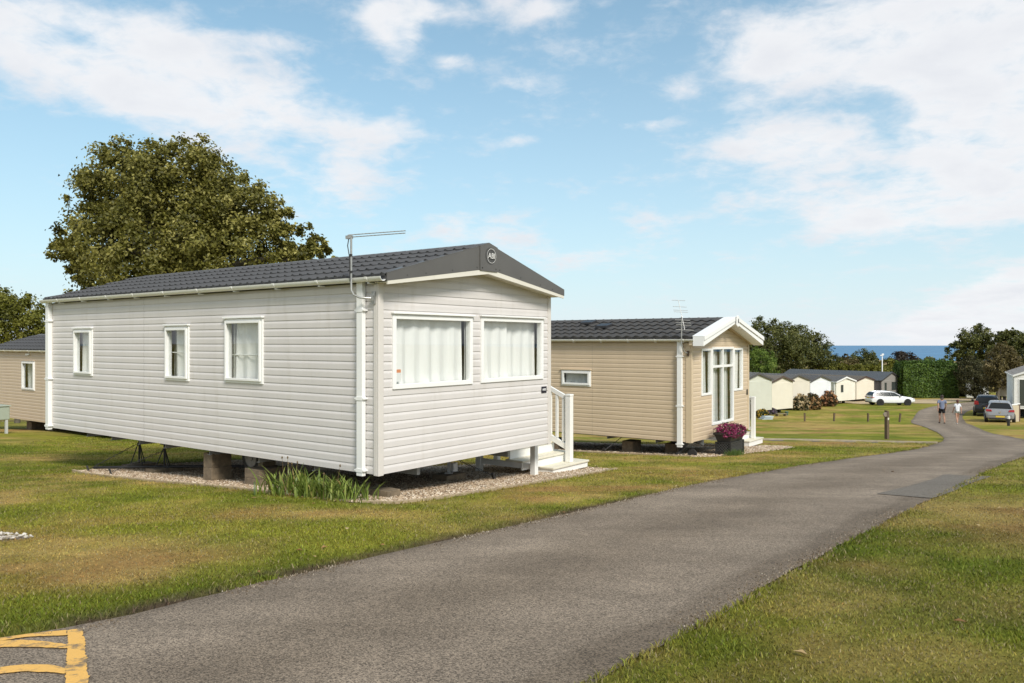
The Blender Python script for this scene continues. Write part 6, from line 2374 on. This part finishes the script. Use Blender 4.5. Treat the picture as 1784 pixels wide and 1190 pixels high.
# ------------------------------------------------------------------ vehicles
def car(name, label, loc, rz, L, Wd, H, paint, kind, seed=0):
    """x forward, y left; body, glass, wheels and lamps as parts of one car."""
    root = thing(name, label, 'car', loc, rz, None)
    pm = mat('paint %s' % kind, paint, 0.25, spec=0.6, metal=0.25 if kind == 'hatch' else 0.0)
    gm = mat('car glass', (0.012, 0.014, 0.015), 0.06, spec=0.35)
    bk = mat('car black trim', (0.014, 0.014, 0.014), 0.5)
    hw = Wd / 2
    if kind == 'estate':
        body = [(0.00, .40, .62, .70), (0.06, .34, .86, .84), (0.30, .30, .96, .92), (0.75, .27, .955, .965), (1.6, .25, .94, 1.0), (2.7, .25, .925, 1.0), (3.20, .26, .94, .985), (3.65, .27, .90, .97), (4.15, .28, .82, .94), (4.42, .30, .73, .86), (4.58, .33, .64, .72), (4.63, .40, .55, .60)]
        gx = [(0.12, 0.98), (0.30, 1.26), (0.52, 1.385), (1.2, 1.43), (2.0, 1.43), (2.45, 1.36), (3.22, 0.97)]
        belt, ax = 0.93, (0.86, 3.70)
        wr = 0.325
        sidewin = [[(0.40, 1.0), (0.58, 1.345), (1.05, 1.375), (1.05, 0.965)], [(1.065, .965), (1.065, 1.375), (1.97, 1.38), (2.02, .955)], [(2.055, .955), (2.01, 1.38), (2.40, 1.335), (3.08, .955)]]
        rearwin, front = ((0.12, 1.02), (0.42, 1.33)), ((2.50, 1.33), (3.14, 1.01))
        tail = (0.80, 0.92, 0.42)
    elif kind == 'suv':
        body = [(0.00, .45, .70, .80), (0.05, .36, 1.00, .90), (0.25, .32, 1.10, .95), (0.7, .29, 1.08, .985), (1.6, .27, 1.05, 1.0), (2.7, .27, 1.03, 1.0), (3.1, .28, 1.03, .985), (3.5, .30, 1.00, .97), (4.0, .32, .95, .93), (4.3, .36, .82, .82), (4.43, .45, .70, .7)]
        gx = [(0.08, 1.08), (0.22, 1.42), (0.42, 1.575), (1.1, 1.64), (1.9, 1.63), (2.3, 1.56), (3.05, 1.06)]
        belt, ax = 1.04, (0.83, 3.55)
        wr = 0.36
        sidewin = [[(0.5, 1.14), (0.62, 1.44), (1.05, 1.5), (1.05, 1.10)], [(1.1, 1.1), (1.1, 1.5), (1.85, 1.52), (1.9, 1.08)], [(1.97, 1.08), (1.94, 1.52), (2.22, 1.48), (2.8, 1.08)]]
        rearwin, front = ((0.09, 1.14), (0.30, 1.48)), ((2.35, 1.52), (2.98, 1.10))
        tail = (0.95, 1.28, 0.30)
    else:
        body = [(0.00, .42, .60, .80), (0.05, .33, .92, .90), (0.22, .30, .98, .95), (0.7, .27, .965, .985), (1.5, .25, .94, 1.0), (2.5, .25, .92, 1.0), (2.9, .26, .94, .985), (3.3, .27, .91, .96), (3.7, .29, .82, .90), (3.92, .33, .70, .78), (4.02, .42, .58, .6)]
        gx = [(0.10, 0.98), (0.22, 1.24), (0.42, 1.41), (1.0, 1.475), (1.7, 1.475), (2.1, 1.41), (2.92, 0.97)]
        belt, ax = 0.93, (0.70, 3.20)
        wr = 0.31
        sidewin = [[(0.55, 1.05), (0.66, 1.29), (0.95, 1.34), (0.95, 1.0)], [(1.0, 1.0), (1.0, 1.34), (1.65, 1.36), (1.7, .985)], [(1.77, .985), (1.74, 1.36), (2.02, 1.32), (2.65, .98)]]
        rearwin, front = ((0.11, 1.03), (0.33, 1.33)), ((2.15, 1.36), (2.82, 1.02))
        tail = (0.80, 0.98, 0.34)
    # lower body
    vs, n = [], 0
    for x, zs, zt, wf in body:
        w = hw * wf
        half = [(w * 0.80, zs), (w * 0.955, zs + 0.07), (w, zs + (zt - zs) * 0.42), (w * 0.985, zs + (zt - zs) * 0.70), (w * 0.95, zt - 0.05), (w * 0.86, zt), (w * 0.45, zt + 0.018)]
        ring = half + [(-y, z) for y, z in half[::-1]]
        n = len(ring)
        vs += [(x, y, z) for y, z in ring]
    fs = []
    for i in range(len(body) - 1):
        for k in range(n):
            a, b = i * n + k, i * n + (k + 1) % n
            fs.append((a, a + n, b + n, b))
    fs.append(tuple(range(n)))
    fs.append(tuple((len(body) - 1) * n + k for k in reversed(range(n))))
    mb = MB().add(vs, fs)
    bo = mb.build('body', pm, root, smooth=True, sharp=42)
    # cabin
    wb, wt_ = hw * 0.93, hw * 0.70
    wz = lambda z: wb + (wt_ - wb) * (z - belt) / (H - 0.06 - belt)
    vs = []
    for x, z in gx:
        z0 = min(belt - 0.06, z)
        w = wz(max(z, belt))
        ring = [(wb, z0), (w, z - 0.03), (w * 0.86, z + 0.012), (w * 0.4, z + 0.03), (-w * 0.4, z + 0.03), (-w * 0.86, z + 0.012), (-w, z - 0.03), (-wb, z0)]
        n = len(ring)
        vs += [(x, y, zz) for y, zz in ring]
    fs = []
    for i in range(len(gx) - 1):
        for k in range(n):
            a, b = i * n + k, i * n + (k + 1) % n
            fs.append((a, a + n, b + n, b))
    fs += [tuple(range(n)), tuple((len(gx) - 1) * n + k for k in reversed(range(n)))]
    MB().add(vs, fs).build('cabin', pm, root, smooth=True, sharp=42)
    for win in sidewin:
        for sg in (1, -1):
            m = MB()
            m.prism([Vector((x, sg * (wz(z) - 0.012), z)) for x, z in win], (0, sg * 0.022, 0.004))
            m.build('side_window', gm, root)
    for nm, ((x0, z0), (x1, z1)) in (('rear_window', rearwin), ('windscreen', front)):
        m = MB()
        q = [Vector((x0, wz(z0) * 0.86, z0)), Vector((x1, wz(z1) * 0.82, z1)), Vector((x1, -wz(z1) * 0.82, z1)), Vector((x0, -wz(z0) * 0.86, z0))]
        off = Vector((-0.05, 0, 0.045)) if nm == 'rear_window' else Vector((0.05, 0, 0.06))
        m.prism(q, off)
        m.build(nm, gm, root, bevel=0.012)
    for x in ax:
        for sg in (1, -1):
            a = MB()
            a.lathe([(wr * 1.16, 0.0), (wr * 1.16, 0.10), (wr * 1.08, 0.115)], 26, (x, sg * (hw - 0.06) if sg > 0 else -(hw - 0.06), wr + 0.02), 'y')
            for i, v in enumerate(a.v):
                a.v[i] = (v[0], sg * (hw - 0.105 + (abs(v[1]) - (hw - 0.06)) * (1 if sg > 0 else 1) * 0 + (0.108 if i >= 26 else 0.0)), v[2])
            a.build('wheel_arch', bk, root)
            t = MB()
            c = (x, sg * (hw - 0.075), wr)
            t.lathe([(wr * .70, -0.10), (wr * .95, -0.10), (wr, -0.06), (wr, 0.06), (wr * .95, 0.092), (wr * .70, 0.092)], 26, c, 'y')
            wl = t.build('wheel', mat('car tyre', (0.018, 0.018, 0.018), 0.8), root, smooth=True, sharp=40)
            rmm = mat('dark alloy', (0.03, 0.03, 0.032), 0.35, metal=0.5) if kind == 'estate' else mat('silver alloy', (0.36, 0.36, 0.37), 0.35, metal=0.6)
            sp = MB()
            yy = c[1] + sg * 0.094
            for k in range(7):
                an = k * 2 * math.pi / 7
                sp.bar((x, yy, wr), (x + wr * .68 * math.cos(an), yy, wr + wr * .68 * math.sin(an)), 0.05, 0.016, up=(0, 1, 0))
            for k in range(24):
                a0, a1 = k * math.pi / 12, (k + 1) * math.pi / 12
                sp.bar((x + wr * .67 * math.cos(a0), yy, wr + wr * .67 * math.sin(a0)), (x + wr * .67 * math.cos(a1), yy, wr + wr * .67 * math.sin(a1)), 0.03, 0.03, up=(0, 1, 0))
            sp.build('rim', rmm, wl)
    # lamps, plate, bumper, mirrors
    red = mat('tail lamp red', (0.32, 0.012, 0.014), 0.2, spec=0.7)
    cl = mat('head lamp', (0.62, 0.64, 0.66), 0.12, spec=0.8)
    z0, z1, wl_ = tail
    for sg in (1, -1):
        t = MB()
        yo, yi = hw * 0.93, hw * 0.93 - wl_
        q = [Vector((-0.012, sg * yi, z0 + 0.03)), Vector((0.03, sg * yo, z0 + 0.02)), Vector((0.05, sg * (yo - 0.02), z1)), Vector((0.0, sg * (yi + 0.04), z1 - 0.03))]
        t.prism(q, (0.10, 0, 0))
        t.prism([Vector((0.03, sg * (hw * 0.945), z0 + 0.02)), Vector((0.34, sg * (hw * 0.955), z0 + 0.07)), Vector((0.36, sg * (hw * 0.94), z1 - 0.02)), Vector((0.05, sg * (hw * 0.92), z1))], (0, -sg * 0.06, 0))
        t.build('tail_lamp', red, root, bevel=0.008)
        h = MB()
        xf = L - 0.30
        zt = body[-3][2]
        h.prism([Vector((xf, sg * hw * 0.90, zt - 0.10)), Vector((L - 0.09, sg * hw * 0.70, zt - 0.12)), Vector((L - 0.10, sg * hw * 0.66, zt - 0.02)), Vector((xf, sg * hw * 0.885, zt + 0.03))], (0.03, sg * 0.02, 0))
        h.build('headlight', cl, root)
        m = MB()
        mx_ = sidewin[-1][3][0] - 0.12
        m.box(mx_ - 0.07, mx_ + 0.07, sg * (hw + 0.10) - 0.09, sg * (hw + 0.10) + 0.09, belt + 0.03, belt + 0.17)
        m.build('mirror', bk if kind != 'estate' else bk, root, bevel=0.03)
        d = MB()
        for xx in (sidewin[1][0][0] + 0.70, sidewin[2][0][0] + 0.75):
            d.box(xx - 0.1, xx + 0.06, sg * hw * 0.985 - 0.012, sg * hw * 0.985 + 0.016, belt - 0.12, belt - 0.09)
        d.build('door_handle', pm if kind == 'estate' else bk, root)
    p = MB()
    zp = {'estate': 0.80, 'suv': 0.72, 'hatch': 0.50}[kind]
    p.box(-0.022, 0.06, -0.26, 0.26, zp - 0.055, zp + 0.055)
    p.build('number_plate', mat('yellow plate', (0.62, 0.46, 0.05), 0.5), root)
    b = MB()
    b.box(-0.035, 0.14, -hw * 0.74, hw * 0.74, 0.30, 0.40)
    b.build('rear_valance', bk, root, bevel=0.02)
    b = MB()
    b.box(-0.03, 0.05, -hw * 0.80, hw * 0.80, 0.585, 0.625)
    b.build('bumper_crease', pm, root, bevel=0.015)
    if kind != 'suv':
        b = MB()
        b.lathe([(0.05, -0.008), (0.05, 0.01)], 16, (-0.02, 0, 0.80 if kind == 'hatch' else 0.9), 'x')
        b.build('badge', mat('chrome', (0.7, 0.7, 0.7), 0.2, metal=0.8), root)
    f = MB()
    f.box(L - 0.12, L + 0.012, -hw * 0.45, hw * 0.45, 0.36, 0.50)
    f.box(L - 0.12, L + 0.004, -hw * 0.3, hw * 0.3, 0.54, 0.60)
    f.build('front_grille', bk, root)
    s = MB()
    for sg in (1, -1):
        s.box(ax[0] + wr * 1.2, ax[1] - wr * 1.2, sg * hw * 0.93 - 0.02, sg * hw * 0.93 + 0.02, 0.22, 0.30)
    s.build('sill', bk, root)
    rb = MB()
    if kind in ('estate', 'suv'):
        for sg in (1, -1):
            rb = MB()
            rb.tube([(gx[2][0] + 0.15, sg * wt_ * 0.9, H - 0.03), (gx[3][0], sg * wt_ * 0.9, H + 0.03), (gx[4][0], sg * wt_ * 0.9, H + 0.03), (gx[5][0] - 0.1, sg * wt_ * 0.9, H - 0.04)], 0.015, 6)
            rb.build('roof_rail', bk if kind == 'suv' else mat('chrome', (0.7, 0.7, 0.7), 0.2), root)
    else:
        rb.tube([(0.62, 0, H - 0.03), (0.42, 0, H + 0.13)], [0.012, 0.005], 6)
        rb.build('aerial', bk, root)
        rb = MB()
        rb.box(0.28, 0.5, -hw * 0.55, hw * 0.55, H - 0.085, H - 0.045)
        rb.build('spoiler', pm, root, bevel=0.015)
        rb = MB()
        rb.tube([(0.10, 0.05, 1.06), (0.13, -0.36, 1.10)], 0.012, 6)
        rb.build('wiper', bk, root)
    return root


def build_cars():
    Y = 81.0
    x = (1551 - FC) / FX * Y
    o = car('estate_car', 'white estate car parked side on before the grey lodge', (x - 2.31, Y, gzf(x, Y) + 0.0), R(1), 4.63, 1.81, 1.44, (0.78, 0.79, 0.80), 'estate')
    Y = 52.6
    x = (1742.5 - FC) / FX * Y
    car('hatchback_car', 'silver hatchback with red tail lamps seen from behind on the grass', (x, Y, gzf(x + .8, Y + 1.8)), R(59.5), 4.02, 1.74, 1.48, (0.30, 0.31, 0.33), 'hatch')
    Y = 60.5
    x = (1720 - FC) / FX * Y
    car('suv_car', 'black SUV parked in front of the silver hatchback', (x, Y, gzf(x + .8, Y + 2)), R(58.5), 4.43, 1.86, 1.66, (0.016, 0.017, 0.020), 'suv')


# ------------------------------------------------------------------ people
def skin_mesh(name, joints, edges, m, parent, sub=2):
    """One continuous surface grown round a skeleton: joints = {key: (x, y, z, rx, ry)}."""
    keys = list(joints)
    me = bpy.data.meshes.new(name)
    me.from_pydata([joints[k][:3] for k in keys], [(keys.index(a), keys.index(b)) for a, b in edges], [])
    o = bpy.data.objects.new(name, me)
    COL.objects.link(o)
    md = o.modifiers.new('skin', 'SKIN')
    md.use_smooth_shade = True
    sv = me.skin_vertices[0].data
    for i, k in enumerate(keys):
        sv[i].radius = joints[k][3:5]
        sv[i].use_root = (i == 0)
    ss = o.modifiers.new('sub', 'SUBSURF')
    ss.levels = ss.render_levels = sub
    dg = bpy.context.evaluated_depsgraph_get()
    res = bpy.data.meshes.new_from_object(o.evaluated_get(dg))
    bpy.data.objects.remove(o)
    res.name = name
    res.materials.clear()
    res.materials.append(m)
    return link(name, res, parent)


def person(label, px, py, h, rz, shirt, shorts, hair, female, stride, shoe, lean=0.0):
    lo, hi = 1.0, 140.0
    for _ in range(50):
        m = (lo + hi) / 2
        if gzf((px - FC) / FX * m, m) + (py - FH) / FX * m < 0:
            lo = m
        else:
            hi = m
    X, Y = (px - FC) / FX * m, m
    root = thing('person', label, 'person', (X, Y, gzf(X, Y) + 0.012), rz)
    k = h / 1.75
    sk = mat('skin', (0.42, 0.235, 0.16), 0.5, 0.05, 20)
    sw = 0.155 if female else 0.185
    hp = 0.085
    s = stride
    # x right, y forward
    J = dict(
        pelvis=(0, 0, .95, .115, .09), waist=(0, 0, 1.08, .105, .08), chest=(0, .01, 1.28, .125, .09), neck=(0, .005, 1.47, .052, .052), head0=(0, .02, 1.565, .072, .082), head1=(0, .02, 1.66, .078, .088), head2=(0, .01, 1.725, .05, .06),
        shl=(-sw, 0, 1.40, .052, .05), ell=(-sw - .055, -.03 - s * .10, 1.13, .038, .038), wrl=(-sw - .06, .05 - s * .20, .90, .028, .028), hal=(-sw - .06, .07 - s * .24, .83, .022, .036), fil=(-sw - .055, .08 - s * .26, .765, .012, .026),
        shr=(sw, 0, 1.40, .052, .05), elr=(sw + .055, -.03 + s * .10, 1.13, .038, .038), wrr=(sw + .06, .05 + s * .20, .90, .028, .028), har=(sw + .06, .07 + s * .24, .83, .022, .036), fir=(sw + .055, .08 + s * .26, .765, .012, .026),
        hl=(-hp, 0, .90, .085, .088), kl=(-hp - .005, .05 + s * .16, .50, .054, .056), cl=(-hp - .005, s * .17 - .02, .34, .050, .056), al=(-hp, s * .22 - .02, .085, .034, .038), tl=(-hp - .02, s * .22 + .11, .04, .035, .028),
        hr=(hp, 0, .90, .085, .088), kr=(hp + .005, .04 - s * .10, .50, .054, .056), cr=(hp + .005, -s * .24 - .02, .34, .050, .056), ar=(hp, -s * .32, .10, .034, .038), tr=(hp + .02, -s * .30 + .12, .045, .035, .028))
    E = [('pelvis', 'waist'), ('waist', 'chest'), ('chest', 'neck'), ('neck', 'head0'), ('head0', 'head1'), ('head1', 'head2'), ('chest', 'shl'), ('shl', 'ell'), ('ell', 'wrl'), ('wrl', 'hal'), ('hal', 'fil'), ('chest', 'shr'), ('shr', 'elr'), ('elr', 'wrr'), ('wrr', 'har'), ('har', 'fir'),
         ('pelvis', 'hl'), ('hl', 'kl'), ('kl', 'cl'), ('cl', 'al'), ('al', 'tl'), ('pelvis', 'hr'), ('hr', 'kr'), ('kr', 'cr'), ('cr', 'ar'), ('ar', 'tr')]
    sc = lambda q, g=0.0: tuple(v * k for v in q[:3]) + tuple((v + g) * k for v in q[3:5])
    skin_mesh('body', {a: sc(b) for a, b in J.items()}, E, sk, root)
    # fingers and thumbs
    f = MB()
    for sg, w in ((-1, 'hal'), (1, 'har')):
        c = Vector(J[w][:3]) * k
        for i in range(4):
            yy = c.y + (i - 1.5) * 0.019 * k
            f.tube([(c.x, yy, c.z - 0.02 * k), (c.x - sg * 0.004, yy + 0.006 * k, c.z - 0.065 * k), (c.x - sg * 0.018 * k, yy + 0.008 * k, c.z - (0.10 - 0.012 * abs(i - 1.3)) * k)], [0.010 * k, 0.009 * k, 0.006 * k], 5)
        f.tube([(c.x, c.y + 0.028 * k, c.z + 0.02 * k), (c.x - sg * 0.012 * k, c.y + 0.055 * k, c.z - 0.02 * k), (c.x - sg * 0.018 * k, c.y + 0.058 * k, c.z - 0.05 * k)], [0.012 * k, 0.010 * k, 0.007 * k], 5)
    f.build('fingers', sk, root, smooth=True)
    sm = mat('cotton %.2f' % shirt[2], shirt, 0.9, 0.08, 6)
    T = {a: J[a] for a in ('waist', 'chest', 'shl', 'shr')}
    T['hem'] = (0, 0, .86 if not female else .90, .140, .115)
    T['waist'] = (0, 0, 1.08, .122, .095)
    T['top'] = (0, .0, 1.41, .075, .06)
    for sg, a in ((-1, 'l'), (1, 'r')):
        e, h_ = Vector(J['el' + a][:3]), Vector(J['sh' + a][:3])
        T['sl' + a] = (*h_.lerp(e, .68), .058, .056)
    skin_mesh('shirt', {a: sc(b, .020) for a, b in T.items()}, [('waist', 'hem'), ('waist', 'chest'), ('chest', 'top'), ('chest', 'shl'), ('chest', 'shr'), ('shl', 'sll'), ('shr', 'slr')], sm, root)
    hm = mat('shorts %.2f' % shorts[1], shorts, 0.9, 0.1, 6)
    P = {'pelvis': (0, 0, .99, .125, .10), 'hl': J['hl'], 'hr': J['hr']}
    for a in 'lr':
        P['e' + a] = (*Vector(J['h' + a][:3]).lerp(Vector(J['k' + a][:3]), .72 if not female else .42), .078, .08)
    skin_mesh('shorts', {a: sc(b, .016) for a, b in P.items()}, [('pelvis', 'hl'), ('pelvis', 'hr'), ('hl', 'el'), ('hr', 'er')], hm, root)
    am = mat('hair %.2f' % hair[0], hair, 0.6, 0.3, 30)
    Hh = {'a': (0, -.038, 1.59, .094, .082), 'b': (0, -.024, 1.685, .104, .106), 'c': (0, -.006, 1.755, .072, .082), 'n': (0, -.040, 1.515, .060, .050)}
    E2 = [('n', 'a'), ('a', 'b'), ('b', 'c')]
    if female:
        Hh['p0'] = (0, -.10, 1.64, .03, .03)
        Hh['p1'] = (0, -.135, 1.53, .032, .03)
        Hh['p2'] = (0, -.12, 1.40, .014, .014)
        E2 += [('a', 'p0'), ('p0', 'p1'), ('p1', 'p2')]
    skin_mesh('hair', {a: sc(b) for a, b in Hh.items()}, E2, am, root)
    fm = mat('shoe %.2f' % shoe[0], shoe, 0.7)
    for a in 'lr':
        q, t = Vector(J['a' + a][:3]), Vector(J['t' + a][:3])
        skin_mesh('shoe', {'h': sc((q.x, q.y - .035, q.z - .03, .045, .045)), 'm': sc((q.x, q.y + .05, q.z - .035, .046, .042)), 't': sc((t.x, t.y + .02, t.z, .043, .034))}, [('h', 'm'), ('m', 't')], fm, root, 1)
    # face, turned away from the camera
    f = MB()
    f.tube([(0, .10 * k, 1.645 * k), (0, .128 * k, 1.60 * k)], [0.010 * k, 0.018 * k], 6)
    for sg in (1, -1):
        f.lathe([(0.004 * k, -0.012 * k), (0.02 * k, 0.0), (0.004 * k, 0.012 * k)], 8, (sg * .088 * k, .01 * k, 1.63 * k), 'x')
    f.build('nose_and_ears', sk, root, smooth=True)
    e = MB()
    for sg in (1, -1):
        e.lathe([(0.010 * k, 0), (0.006 * k, 0.004 * k)], 8, (sg * .032 * k, .104 * k, 1.655 * k), 'y')
    e.box(-.022 * k, .022 * k, .096 * k, .105 * k, 1.572 * k, 1.578 * k)
    e.build('eyes_and_mouth', mat('eye dark', (0.03, 0.02, 0.02), 0.4), root)
    return root


def build_people():
    person('walking person in a blue grey T-shirt and black shorts, dark hair', 1641, 738.5, 1.80, R(-14), (0.16, 0.19, 0.28), (0.012, 0.012, 0.014), (0.030, 0.017, 0.012), False, 0.7, (0.015, 0.015, 0.015))
    person('walking person in a white T-shirt and pale shorts with a brown ponytail', 1668, 739.0, 1.50, R(-8), (0.66, 0.68, 0.72), (0.34, 0.37, 0.33), (0.09, 0.028, 0.018), True, -0.8, (0.55, 0.55, 0.53))


# ------------------------------------------------------------------ posts, sign, lamps and paint on the road
def ground_at(px, py):
    lo, hi = 1.0, 140.0
    for _ in range(50):
        m = (lo + hi) / 2
        if gzf((px - FC) / FX * m, m) + (py - FH) / FX * m < 0:
            lo = m
        else:
            hi = m
    return (px - FC) / FX * m, m


def build_furniture():
    wood = mat('weathered post', (0.115, 0.080, 0.048), 0.9, 0.35, 7, 0.5, 50, stretch=(4, 4, 0.6), dirt=(0.22, 0.18, 0.12, 0.6))
    G = 'short timber posts across the lawn'
    for i, (px, py, tilt, lab) in enumerate(((1402, 734, 0.02, 'short timber post on the lawn, leftmost of the four'), (1453, 734, -0.03, 'short timber post on the lawn, below the cream caravan with a dark window'), (1512.3, 734.7, 0.02, 'short timber post on the lawn, below the tail of the white estate car'), (1567, 735.3, -0.16, 'leaning short timber post nearest the road bend'))):
        x, y = ground_at(px, py)
        b = MB()
        w = 0.05
        b.box(-w, w, -w, w, -0.2, 0.55)
        b.prism([Vector((-w, -w, 0.551)), Vector((w, -w, 0.551)), Vector((w, -w, 0.57)), Vector((-w, -w, 0.60))], (0, 2 * w, 0))
        o = tag(b.build('timber_post', wood, None, (x, y, gzf(x, y)), bevel=0.006), lab, 'post', G)
        o.rotation_euler = (0.03, tilt * -1, 0.2 * i)
    # footpath signpost with a pointing arm
    x, y = ground_at(1545, 765)
    g = gzf(x, y)
    o = thing('signpost', 'weathered timber footpath signpost with one arm pointing left', 'signpost', (x, y, g), R(28))
    b = MB()
    b.box(-0.055, 0.055, -0.055, 0.055, -0.3, 0.93)
    b.prism([Vector((-0.055, -0.055, 0.931)), Vector((0.055, -0.055, 0.931)), Vector((0.055, -0.055, 0.95)), Vector((-0.055, -0.055, 0.99))], (0, 0.11, 0))
    b.build('post', wood, o, bevel=0.006)
    a = MB()
    a.prism([Vector((-0.057, -0.045, 0.78)), Vector((-0.16, -0.045, 0.775)), Vector((-0.235, -0.045, 0.865)), Vector((-0.15, -0.045, 0.935)), Vector((-0.057, -0.045, 0.93))], (0, 0.03, 0))
    a.build('arm', mat('grey arm board', (0.20, 0.165, 0.125), 0.9, 0.3, 10), o, bevel=0.004)
    d = MB()
    d.lathe([(0.040, 0.0), (0.040, 0.006)], 16, (0.012, -0.0555, 0.70), 'y')
    d.build('waymark_disc', mat('pale disc', (0.62, 0.60, 0.50), 0.5), o)
    # garden light bollard
    x, y = ground_at(1757, 742)
    o = thing('bollard_light', 'small black bollard light with pale head beside the silver hatchback', 'bollard', (x, y, gzf(x, y)))
    b = MB()
    b.lathe([(0.075, -0.1), (0.075, 0.40)], 14)
    b.build('post', mat('black bollard', (0.018, 0.018, 0.018), 0.5), o, smooth=True, sharp=40)
    b = MB()
    b.lathe([(0.085, 0.401), (0.08, 0.54), (0.06, 0.56)], 14)
    b.build('lens', mat('bollard lens', (0.62, 0.62, 0.62), 0.3), o, smooth=True, sharp=40)
    b = MB()
    b.lathe([(0.07, 0.561), (0.06, 0.63), (0.02, 0.66)], 14)
    b.build('cap', mat('grey cap', (0.22, 0.22, 0.23), 0.5), o, smooth=True, sharp=40)
    # white lamp column beyond the lodge
    Y = 112
    p = at(1537, 620, Y)
    g = gzf(p.x, p.y)
    o = thing('lamp_column', 'thin white lamp column in front of the trees by the sea', 'street lamp', (p.x, p.y, g))
    b = MB()
    b.tube([(0, 0, -0.3), (0, 0, p.z - g)], [0.09, 0.06], 8)
    wm = mat('white column', (0.74, 0.75, 0.75), 0.5)
    b.build('column', wm, o, smooth=True)
    b = MB()
    b.box(-0.35, 0.12, -0.12, 0.12, p.z - g + 0.001, p.z - g + 0.13)
    b.prism([Vector((-0.1, -0.1, p.z - g + 0.131)), Vector((0.25, -0.1, p.z - g + 0.131)), Vector((0.2, -0.1, p.z - g + 0.32)), Vector((-0.05, -0.1, p.z - g + 0.32))], (0, 0.2, 0))
    b.build('lamp_head', wm, o, bevel=0.02)
    # yellow paint of the hump, near left corner
    ym = bpy.data.materials.new('worn yellow paint')
    ym.use_nodes = True
    t = ym.node_tree
    pr = t.nodes['Principled BSDF']
    pr.inputs['Roughness'].default_value = 0.75
    tc = t.nodes.new('ShaderNodeTexCoord')
    nz = t.nodes.new('ShaderNodeTexNoise')
    nz.inputs['Scale'].default_value = 9
    nz.inputs['Detail'].default_value = 9
    nz.inputs['Roughness'].default_value = 0.7
    t.links.new(tc.outputs['Object'], nz.inputs[0])
    cr = t.nodes.new('ShaderNodeValToRGB')
    cr.color_ramp.elements[0].position = 0.37
    cr.color_ramp.elements[0].color = (0.20, 0.145, 0.085, 1)
    cr.color_ramp.elements[1].position = 0.48
    cr.color_ramp.elements[1].color = (0.72, 0.41, 0.10, 1)
    t.links.new(nz.outputs[0], cr.inputs[0])
    vo = t.nodes.new('ShaderNodeTexVoronoi')
    vo.inputs['Scale'].default_value = 85
    t.links.new(tc.outputs['Object'], vo.inputs['Vector'])
    bp = t.nodes.new('ShaderNodeBump')
    bp.invert = True
    bp.inputs['Strength'].default_value = 0.5
    bp.inputs['Distance'].default_value = 0.005
    t.links.new(vo.outputs['Distance'], bp.inputs['Height'])
    t.links.new(bp.outputs[0], pr.inputs['Normal'])
    t.links.new(cr.outputs[0], pr.inputs['Base Color'])
    rr = np.random.default_rng(55)

    def paint(pix, jag=0.012, crown=0.024):
        q = np.array([ground_at(*c) for c in pix])
        q = resample(np.r_[q, q[:1]], 0.018)[:-1]
        q = q + rr.normal(0, jag * 0.28, q.shape)
        poly_sheet('road_marking', q, ym, road_lift, 0.018)
    paint([(117.7, 1100), (143.5, 1097.2), (149, 1140), (154, 1192), (158, 1240), (112, 1240), (114, 1190), (116.5, 1140)])
    paint([(-60, 1123), (0, 1113), (50, 1106), (117, 1099.6), (116.8, 1110), (80, 1110.5), (45, 1112), (0, 1119), (-60, 1131)], 0.010)
    paint([(-60, 1132), (0, 1119), (40, 1117.2), (80, 1120.5), (116.6, 1126.5), (116.3, 1134.5), (92, 1132.5), (40, 1130.3), (0, 1130.5), (-60, 1144)], 0.010)
    paint([(-60, 1180), (0, 1166.8), (45, 1162.7), (85, 1163.2), (116, 1169.5), (115.6, 1181), (85, 1177), (45, 1175.2), (0, 1179), (-60, 1193)], 0.010)
    wm2 = mat('faded hump paint', (0.44, 0.33, 0.18), 0.8, 0.3, 6)
    for k in range(7):
        t0, t1 = (k + 0.12) / 7, (k + 0.70) / 7
        a, b2 = np.array([26.2, 51.6]), np.array([27.9, 47.3])
        d = b2 - a
        nn = np.array([-d[1], d[0]]) / np.hypot(*d) * 0.45
        poly_sheet('road_marking', np.array([a + d * t0, a + d * t1, a + d * (t0 + t1) / 2 + nn]), wm2, road_lift, 0.3)


build_cars()
build_people()
build_furniture()
